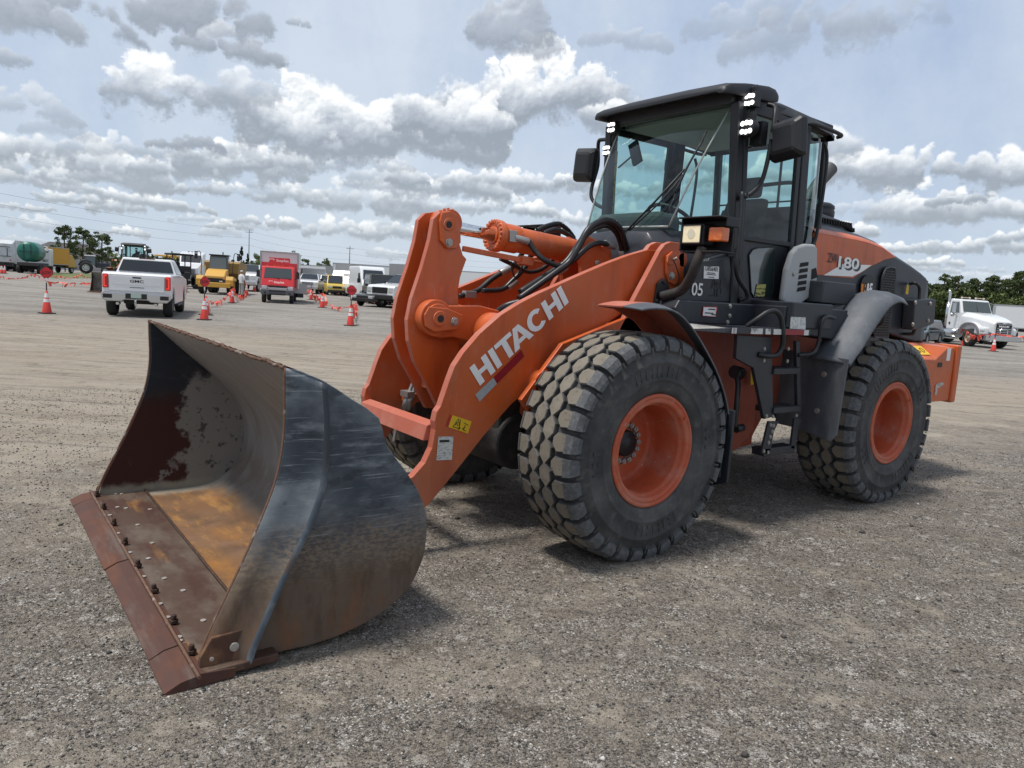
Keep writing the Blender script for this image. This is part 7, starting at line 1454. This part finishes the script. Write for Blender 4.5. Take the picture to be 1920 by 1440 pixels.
# ---- white tractor truck on the right
def mack():
    loc = spot(1852, 53.0, 0); t = empty('tractor_truck', loc, face_yaw(loc, 36), 'white long nosed tractor truck parked at the right edge', 'tractor truck')
    M_w2 = M_wp
    xf = 1.4        # front of the bonnet
    b = B(); ring_ = lambda x, w_, z0, z1, zs: [Vector((x, y, z)) for y, z in ((-w_, z0), (-w_, zs), (-w_*.72, z1), (w_*.72, z1), (w_, zs), (w_, z0))]
    b.loft([ring_(-1.05, .98, 1.0, 2.06, 1.80), ring_(-.2, .92, 1.0, 1.98, 1.74), ring_(.7, .82, 1.0, 1.82, 1.60), ring_(1.30, .66, .9, 1.66, 1.48), ring_(1.42, .60, .85, 1.58, 1.42)], 0, True); part(b, 'bonnet', M_w2, t, .05, seg=3)
    b = B(); b.hexa([Vector((-2.35, -1.0, .95)), Vector((-1.0, -1.0, .95)), Vector((-1.0, 1.0, .95)), Vector((-2.35, 1.0, .95))], [Vector((-2.35, -1.0, 2.0)), Vector((-1.0, -1.0, 2.0)), Vector((-1.0, 1.0, 2.0)), Vector((-2.35, 1.0, 2.0))])
    b.hexa([Vector((-2.35, -1.0, 2.0)), Vector((-1.0, -1.0, 2.0)), Vector((-1.0, 1.0, 2.0)), Vector((-2.35, 1.0, 2.0))], [Vector((-2.30, -.92, 2.85)), Vector((-1.38, -.92, 2.80)), Vector((-1.38, .92, 2.80)), Vector((-2.30, .92, 2.85))]); cb = part(b, 'cab', M_w2, t, .07, seg=3)
    b = B(); b.prism([Vector((-1.02, -.88, 2.07)), Vector((-1.02, .88, 2.07)), Vector((-1.32, .82, 2.70)), Vector((-1.32, -.82, 2.70))], (.035, 0, .015)); ws_ = part(b, 'windscreen', mat('truck_glass2', (.07, .085, .085), .08, 0, spec=.8), cb); b = B(); b.cyl((-.98, 0, 2.08), (-1.28, 0, 2.70), .014, n=6); part(b, 'centre_bar', M_blk, cb)
    for s_ in (1, -1):
        b = B(); b.prism([Vector((-2.10, s_*1.002, 1.98)), Vector((-1.20, s_*1.002, 1.98)), Vector((-1.42, s_*.93, 2.66)), Vector((-2.10, s_*.93, 2.66))], (0, s_*.012, 0)); part(b, 'side_window', MATS['truck_glass2'], cb)
        b = B(); b.prism([Vector((x, s_*1.004, z)) for x, z in ((-2.2, 1.0), (-1.12, 1.0), (-1.12, 1.95), (-2.2, 1.95))], (0, s_*.006, 0)); dr = part(b, 'door', M_w2, cb, .004)
        b = B(); b.box((-2.0, s_*1.02, 1.32), (.14, .02, .14)); part(b, 'door_vent', M_blk, dr)
        b = B(); b.box((-1.35, s_*1.28, 2.28), (.08, .20, .55)); b.cyl((-1.35, s_*1.0, 2.65), (-1.35, s_*1.28, 2.6), .02, n=6); b.cyl((-1.35, s_*1.0, 1.7), (-1.35, s_*1.28, 1.98), .02, n=6); b.lathe([(0, .0), (.10, .03), (.12, .1)], c=(-1.35, s_*1.28, 1.84), ax=(-1, 0, 0), n=14); part(b, 'mirror', M_chm, t)
        # front wing with grey plastic arch
        arc = [(x, z) for x, z in ((-.95, .75), (-.82, 1.10), (-.55, 1.32), (-.20, 1.42), (.25, 1.40), (.60, 1.25), (.80, 1.0), (.86, .75))]
        arc = smooth2(arc, 2)
        b = B(); b.loft([[Vector((.12+(x-.12)*k, s_*y, .5+(z-.5)*k)) for x, z in arc] for k, y in ((1.0, 1.10), (1.04, 1.0), (1.05, .6))], 0, True, caps=False, closed=False); part(b, 'front_wing', M_w2, t)
        b = B(); b.loft([[Vector((.05+(x-.05)*k, s_*y, .5+(z-.5)*k)) for x, z in arc] for k, y in ((.93, 1.13), (1.02, 1.135), (1.03, 1.05))], 0, True, caps=False, closed=False); part(b, 'wheel_arch', mat('grey_arch_plastic', (.12, .12, .13), .6), t)
        b = B(); b.box((1.02, s_*.88, 1.02), (.34, .36, .24)); part(b, 'headlight', M_hl, t, .08)
        b = B(); b.box((.75, s_*.84, .98), (.9, .4, .5)); part(b, 'wing_front', M_w2, t, .12)
        wheel_obj(t, 0, s_*.95, .53, .32, mat('rusty_cream_rim', (.55, .42, .30), .6, 0, [((.2, .08, .04), ('n', 8, .5, .7), .6)]))
        for x in (-4.9, -6.2): wheel_obj(t, x, s_*.92, .53, .5)
    b = B(); b.prism([Vector((1.40, y, z)) for y, z in ((-.46, .80), (.46, .80), (.46, 1.48), (.2, 1.52), (0, 1.46), (-.2, 1.52), (-.46, 1.48))], (.07, 0, 0)); gr = part(b, 'grille', M_blk, t, .01)
    b = B(); [b.box((1.475, 0, z), (.02, .86, .035)) for z in (.88, .98, 1.08, 1.18, 1.44)]; [b.cyl((1.48, y, .55), (1.48, y, 1.15), .035, n=8) for y in (-.22, .22)]; b.cyl((1.48, -.22, 1.15), (1.48, .22, 1.15), .035, n=8); part(b, 'grille_bars', M_chm, gr)
    text('MACK', (1.48, -.34, 1.27), (0, 1, 0), (0, 0, 1), .10, M_wh, 'grille_letters', gr, bold=.05, width=.66)
    b = B(); b.box((1.45, 0, .62), (.22, 2.2, .34)); part(b, 'bumper', M_chm, t, .04)
    b = B(); b.cyl((-2.55, -.85, 1.1), (-2.55, -.85, 2.6), .12, n=16); b.tube([Vector((-2.55, -.85, 2.6)), Vector((-2.55, -.85, 3.05)), Vector((-2.60, -.85, 3.25)), Vector((-2.70, -.85, 3.35))], .075, 10); part(b, 'exhaust_stack', M_chm, t)
    b = B(); b.box((-4.4, 0, .98), (5.0, .85, .28)); b.box((-3.2, 0, 1.25), (1.2, 1.5, .1)); part(b, 'chassis', M_blk, t)
    for s_ in (1, -1): b = B(); b.cyl((-1.1, s_*.95, .72), (-2.7, s_*.95, .72), .28, n=20); b.box((-1.9, s_*1.1, .40), (1.7, .25, .06)); part(b, 'fuel_tank', M_chm, t)
    for y in (.45, -.45):
        b = B(); b.box((-1.6, y, 2.93), (.08, .5, .05)); [b.cyl((-1.6, y+q, 2.86), (-1.6, y+q, 2.97), .06, n=10) for q in (-.25, .25)]; part(b, 'roof_beacon', mat('cream_lamp', (.6, .5, .4), .4), cb)
    b = B(); b.cyl((-4.6, .3, 1.2), (-2.8, .3, 2.6), .05, n=8); b.box((-3.0, .3, 1.75), (.35, .5, .5)); part(b, 'hoist_mast', M_blk, t)
mack()
suv(1724, 50, -15, mat('blue_grey_paint', (.12, .17, .20), .3, coat=.5), 'blue grey car peeking out behind the loader, left of the tractor truck', 'car', 'parked_car', L=4.5, H=1.45, boxy=.4)
simple_box('flatbed_trailer', 1760, 60, -80, 9, 2.4, .95, 1.25, M_blk, 'dark flatbed trailer behind the tractor truck', 'trailer', (-3, -2))
simple_box('semi_trailer', 2030, 75, -95, 12, 2.5, 1.1, 3.0, MATS['weathered_white_panel'], 'white trailer at the right edge beyond the tractor truck', 'trailer', (-4, -3))

# ------------------------------------------------------------------ trees, house, poles
def leaf_mat(name, c1_, c2_):
    m = bpy.data.materials.new(name); m.use_nodes = True; t = m.node_tree; n = NT(t); bs = t.nodes['Principled BSDF']; gm = n.n('NewGeometry')
    n.put(bs.inputs['Base Color'], n.mix(gm.outputs['Random Per Island'], c1_, c2_)); bs.inputs['Roughness'].default_value = .8; bs.inputs['Specular IOR Level'].default_value = .2; MATS[name] = m; return m
M_lf = [leaf_mat('pine_needles', (.035, .058, .022), (.125, .155, .06)), leaf_mat('broad_leaves', (.045, .07, .025), (.15, .18, .065)), leaf_mat('cedar_foliage', (.012, .024, .012), (.04, .06, .025))]
M_brk = mat('bark', (.09, .065, .048), .9, 0, [((.16, .12, .09), ('n', 3, .45, .7, (1, 1, .3)), .6)])
def leaf_cloud(blobs, size, seed, per=60):
    r = np.random.default_rng(seed); V = []; F = []; k = 0
    for (x, y, z, rx, rz) in blobs:
        n = per; d = r.standard_normal((n, 3)); d /= np.linalg.norm(d, axis=1)[:, None]; q = d*(r.random((n, 1))**.45); q = q*np.array([rx, rx, rz])+np.array([x, y, z])
        a = r.standard_normal((n, 3)); a /= np.linalg.norm(a, axis=1)[:, None]; b_ = r.standard_normal((n, 3)); b_ -= a*(a*b_).sum(1)[:, None]; b_ /= np.linalg.norm(b_, axis=1)[:, None]
        s_ = size*(.5+r.random((n, 1))); V.append(np.stack([q-a*s_-b_*s_*.4, q+a*s_-b_*s_*.5, q+a*s_*.7+b_*s_*.6, q-a*s_*.6+b_*s_*.5], 1).reshape(-1, 3)); F += [(k+4*i, k+4*i+1, k+4*i+2, k+4*i+3) for i in range(n)]; k += 4*n
    me = bpy.data.meshes.new('crown'); me.from_pydata([tuple(v) for v in np.concatenate(V)], [], F); return me
def tree_kind(kind, seed):
    r = random.Random(seed); bl = []; b = B()
    if kind == 'pine':      # open crown of separate tufts on a bare trunk, 10 units tall
        b.tube([Vector((0, 0, 0)), Vector((r.uniform(-.1, .1), 0, 4)), Vector((r.uniform(-.2, .2), 0, 9.3))], .13, 7, sub=3)
        for i in range(58):
            z = r.uniform(2.9, 9.7); a = r.uniform(0, 6.28); L_r = (1.0-abs((z-5.6)/5.0)**1.8)*2.7*r.uniform(.35, 1)+.1; p = Vector((math.cos(a)*L_r, math.sin(a)*L_r, z+r.uniform(0, .4)))
            bl.append((p.x, p.y, p.z, r.uniform(.42, .80), r.uniform(.32, .58))); b.tube([Vector((0, 0, z-.5)), p], .035, 4, sub=1)
        return leaf_cloud(bl, .14, seed, 75), b, 0
    if kind == 'tall':      # tall forest pine, 20 units
        b.tube([Vector((0, 0, 0)), Vector((r.uniform(-.3, .3), 0, 10)), Vector((0, 0, 19))], .2, 6, sub=2)
        for i in range(20):
            z = r.uniform(9.5, 19.6); a = r.uniform(0, 6.28); q = (1-((z-9)/12)**2)**.5*2.6*r.uniform(.3, 1); bl.append((math.cos(a)*q, math.sin(a)*q, z, r.uniform(.8, 1.5), r.uniform(.5, .9)))
        return leaf_cloud(bl, .24, seed, 110), b, 0
    if kind == 'cedar':
        b.tube([Vector((0, 0, 0)), Vector((0, 0, 8))], .15, 6, sub=1)
        for i in range(24): z = r.uniform(.8, 9.6); q = (1-z/10.2)*1.9*r.uniform(.4, 1); a = r.uniform(0, 6.28); bl.append((math.cos(a)*q, math.sin(a)*q, z, r.uniform(.35, .75)*(1.15-z/12), r.uniform(.5, .8)))
        return leaf_cloud(bl, .16, seed, 70), b, 2
    b.tube([Vector((0, 0, 0)), Vector((.2, 0, 3)), Vector((0, .1, 6.5))], .22, 7, sub=2)
    for i in range(26):
        a = r.uniform(0, 6.28); z = r.uniform(2.0, 9.2); q = (1-((z-5)/5.2)**2)**.5*3.2*r.uniform(.3, 1); p = Vector((math.cos(a)*q, math.sin(a)*q, z)); bl.append((p.x, p.y, p.z, r.uniform(.6, 1.1), r.uniform(.4, .8))); b.tube([Vector((0, 0, max(1.5, z-2))), p], .05, 4, sub=1)
    return leaf_cloud(bl, .20, seed, 70), b, 1
TK = {}
def tree(kind, var, loc, k, label, group, name):
    key = (kind, var)
    t = empty(name, loc, random.uniform(0, 6.28), label, 'tree', group, k)
    if key not in TK:
        me, b, mi = tree_kind(kind, 11*var+len(kind)); me.materials.append(M_lf[mi]); tr = b.done('trunk', M_brk, t); TK[key] = (me, tr.data)
    else: o = bpy.data.objects.new('trunk', TK[key][1]); COL.objects.link(o); o.parent = t
    o = bpy.data.objects.new('crown', TK[key][0]); COL.objects.link(o); o.parent = t
    return t
GL = 'trees along the far edge of the yard'
def tpx(kind, var, X, dist, hpx, label, name): tree(kind, var, spot(X, dist), hpx*dist/CF/(20 if kind == 'tall' else 10), label, GL, name)
tpx('pine', 0, 122, 138, 72, 'leftmost of three open crowned pines left of the far loader', 'pine_tree')
tpx('pine', 1, 156, 144, 70, 'middle of three open crowned pines left of the far loader', 'pine_tree')
tpx('pine', 2, 191, 141, 68, 'rightmost of three open crowned pines, beside the far loader cab', 'pine_tree')
for i, (kd, X, d_, h_, lb) in enumerate([('cedar', 20, 190, 34, 'pointed dark cedar above the white refuse truck'), ('cedar', 31, 195, 22, 'small dark cedar right of the refuse truck roof'), ('broad', 76, 190, 32, 'dark bushy tree above the green tanker'), ('broad', 88, 185, 24, 'low dark tree over the yellow orange box'), ('broad', 160, 175, 26, 'pale bushy tree behind the farm tractor'), ('broad', 143, 178, 22, 'bushy tree right of the grey roofed house'),
        ('broad', 205, 170, 24, 'low bushy tree left of the far loader'), ('broad', 280, 170, 32, 'dark tree just right of the far loader cab'), ('cedar', 322, 175, 40, 'pointed cedar above the yellow machines'), ('cedar', 347, 190, 30, 'small pointed cedar above the white semi truck'), ('cedar', 452, 160, 60, 'tall cedar right of the yellow dumper'), ('cedar', 464, 165, 46, 'narrow cedar left of the red box truck'),
        ('broad', 486, 150, 52, 'bushy tree hidden half behind the left of the box truck'), ('broad', 556, 150, 62, 'bushy tree right behind the box truck'), ('cedar', 577, 158, 44, 'pointed cedar above the distant white pickup'), ('broad', 607, 150, 52, 'leafy tree above the yellow utility vehicle'), ('broad', 622, 156, 42, 'darker leafy tree right of the leafy one over the yellow vehicle'), ('cedar', 645, 165, 36, 'pointed cedar above the black box truck'),
        ('broad', 664, 185, 30, 'low tree left of the tall white van'), ('broad', 680, 200, 28, 'low tree over the tall white van'), ('broad', 712, 195, 34, 'spindly tree above the long white trailer'), ('cedar', 743, 170, 36, 'dark cedar touching the orange bell crank'), ('broad', 0, 200, 14, 'low dark bush at the far left edge')]):
    tpx(kd, i % 3, X, d_, h_, lb, {'cedar': 'cedar_tree', 'broad': 'broadleaf_tree'}[kd])
rt = random.Random(31)
for i in range(46):
    X = 1725+i*5.4+rt.uniform(-3, 3); d_ = rt.uniform(225, 262); h_ = rt.uniform(11.0, 14.6)*(1.06 if i > 26 else .93)
    tree('tall', i % 5, spot(X, d_), h_/20, 'tall dark pine in the dense line on the right horizon', 'pine wall on the right horizon', 'pine_tree')
# undergrowth at the foot of the forest: one mass
r_ = np.random.default_rng(5); bl = []
for i in range(520):
    p = spot(1722+rt.uniform(0, 250), rt.uniform(222, 262)); bl.append((p.x, p.y, rt.uniform(.5, 8.5), rt.uniform(1.0, 2.2), rt.uniform(.9, 1.9)))
me = leaf_cloud(bl, .34, 77, 90); me.materials.append(M_lf[1]); o = bpy.data.objects.new('undergrowth', me); COL.objects.link(o); tag(o, 'dense green undergrowth filling the foot of the pine forest', 'undergrowth', kind='stuff')
bl = []
for i in range(760):
    p = spot(rt.uniform(-60, 780) if i < 420 else rt.uniform(780, 1725), rt.uniform(195, 250)); bl.append((p.x, p.y, rt.uniform(.3, 3.9), rt.uniform(1.2, 2.4), rt.uniform(.8, 1.5)))
me = leaf_cloud(bl, .42, 78, 50); me.materials.append(M_lf[1]); o = bpy.data.objects.new('hedgerow', me); COL.objects.link(o); tag(o, 'low dark hedgerow along the horizon left of and behind the big loader', 'hedge', kind='stuff')
# grass verge at far left
b = B(); q = [P(95, 521.5, 'z', .004), P(182, 522, 'z', .004), P(182, 513.5, 'z', .004), P(95, 511, 'z', .004)]; b.add(q, [(0, 1, 2, 3)]); o = b.done('grass_verge', mat('verge_grass', (.10, .13, .04), .9, 0, [((.20, .19, .09), ('n', .6, .45, .65), .7)])); tag(o, kind='structure')
# house
def house():
    loc = spot(128, 172); t = empty('house', loc, face_yaw(loc, 15), 'small house with a grey hipped roof and white gable behind the pines', 'house')
    b = B(); b.box((0, 0, 1.4), (8, 13, 2.8)); part(b, 'wall', mat('pale_stucco', (.42, .40, .38), .9), t)
    b = B(); b.loft([[Vector((x*4.6, y*7.1, 2.8)) for x, y in ((-1, -1), (1, -1), (1, 1), (-1, 1))], [Vector((x*.3, y*3.2, 5.2)) for x, y in ((-1, -1), (1, -1), (1, 1), (-1, 1))]]); part(b, 'roof', mat('grey_shingles', (.10, .095, .095), .9), t)
    b = B(); b.prism([Vector((5.2, -5, 0)), Vector((5.2, -.5, 0)), Vector((5.2, -.5, 2.7)), Vector((5.2, -2.75, 4.0)), Vector((5.2, -5, 2.7))], (-3, 0, 0)); part(b, 'gable', mat('white_gable', (.6, .6, .6), .8), t)
    b = B(); b.box((5.22, -2.75, 1.2), (.06, 1.5, 1.9)); part(b, 'garage_door', mat('grey_door', (.25, .25, .26), .7), t)
    for y in (1.5, 4): b = B(); b.box((4.02, y, 1.6), (.06, 1.0, 1.1)); part(b, 'window', M_gld, t)
house()
# power poles and lines
M_pl = mat('grey_pole', (.16, .15, .14), .9)
def pole(X, dist, h_, label):
    loc = spot(X, dist); t = empty('power_pole', loc, face_yaw(loc, 0), label, 'power pole', 'power poles on the horizon')
    b = B(); b.cyl((0, 0, 0), (0, 0, h_), .16, .11, n=10); part(b, 'pole', M_pl, t); b = B(); b.box((0, 0, h_-.8), (.12, 2.2, .12)); part(b, 'crossarm', M_pl, t); return loc
pA_, pB_, pC_ = pole(654, 230, 11.5, 'tall pole left of the tall white van'), pole(466, 250, 15.0, 'thin pole left of the red box truck'), pole(-60, 160, 13.5, 'pole just beyond the left edge')
pD_ = pole(1010, 260, 11.5, 'pole hidden behind the loader')
def wire(p, q, h0, h1, sag, label):
    b = B(); n = 24; b.tube([p.lerp(q, i/n)+Vector((0, 0, h0+(h1-h0)*i/n-4*sag*(i/n)*(1-i/n))) for i in range(n+1)], .02, 4, sub=1); o = b.done('power_line', M_blk); tag(o, label, 'power line', 'power lines')
for i, dz in enumerate((0, -2.0, -4.0)):
    nm = ('highest', 'middle', 'lowest')[i]
    wire(pC_, pB_, 13.2+dz, 14.6+dz*1.1, 1.0, nm+' power line crossing the left sky'); wire(pB_, pA_, 14.6+dz*1.1, 11.0+dz*.9, .8, nm+' power line above the red box truck'); wire(pA_, pD_, 11.0+dz*.9, 11.0+dz*.9, 1.0, nm+' power line right of the tall pole')
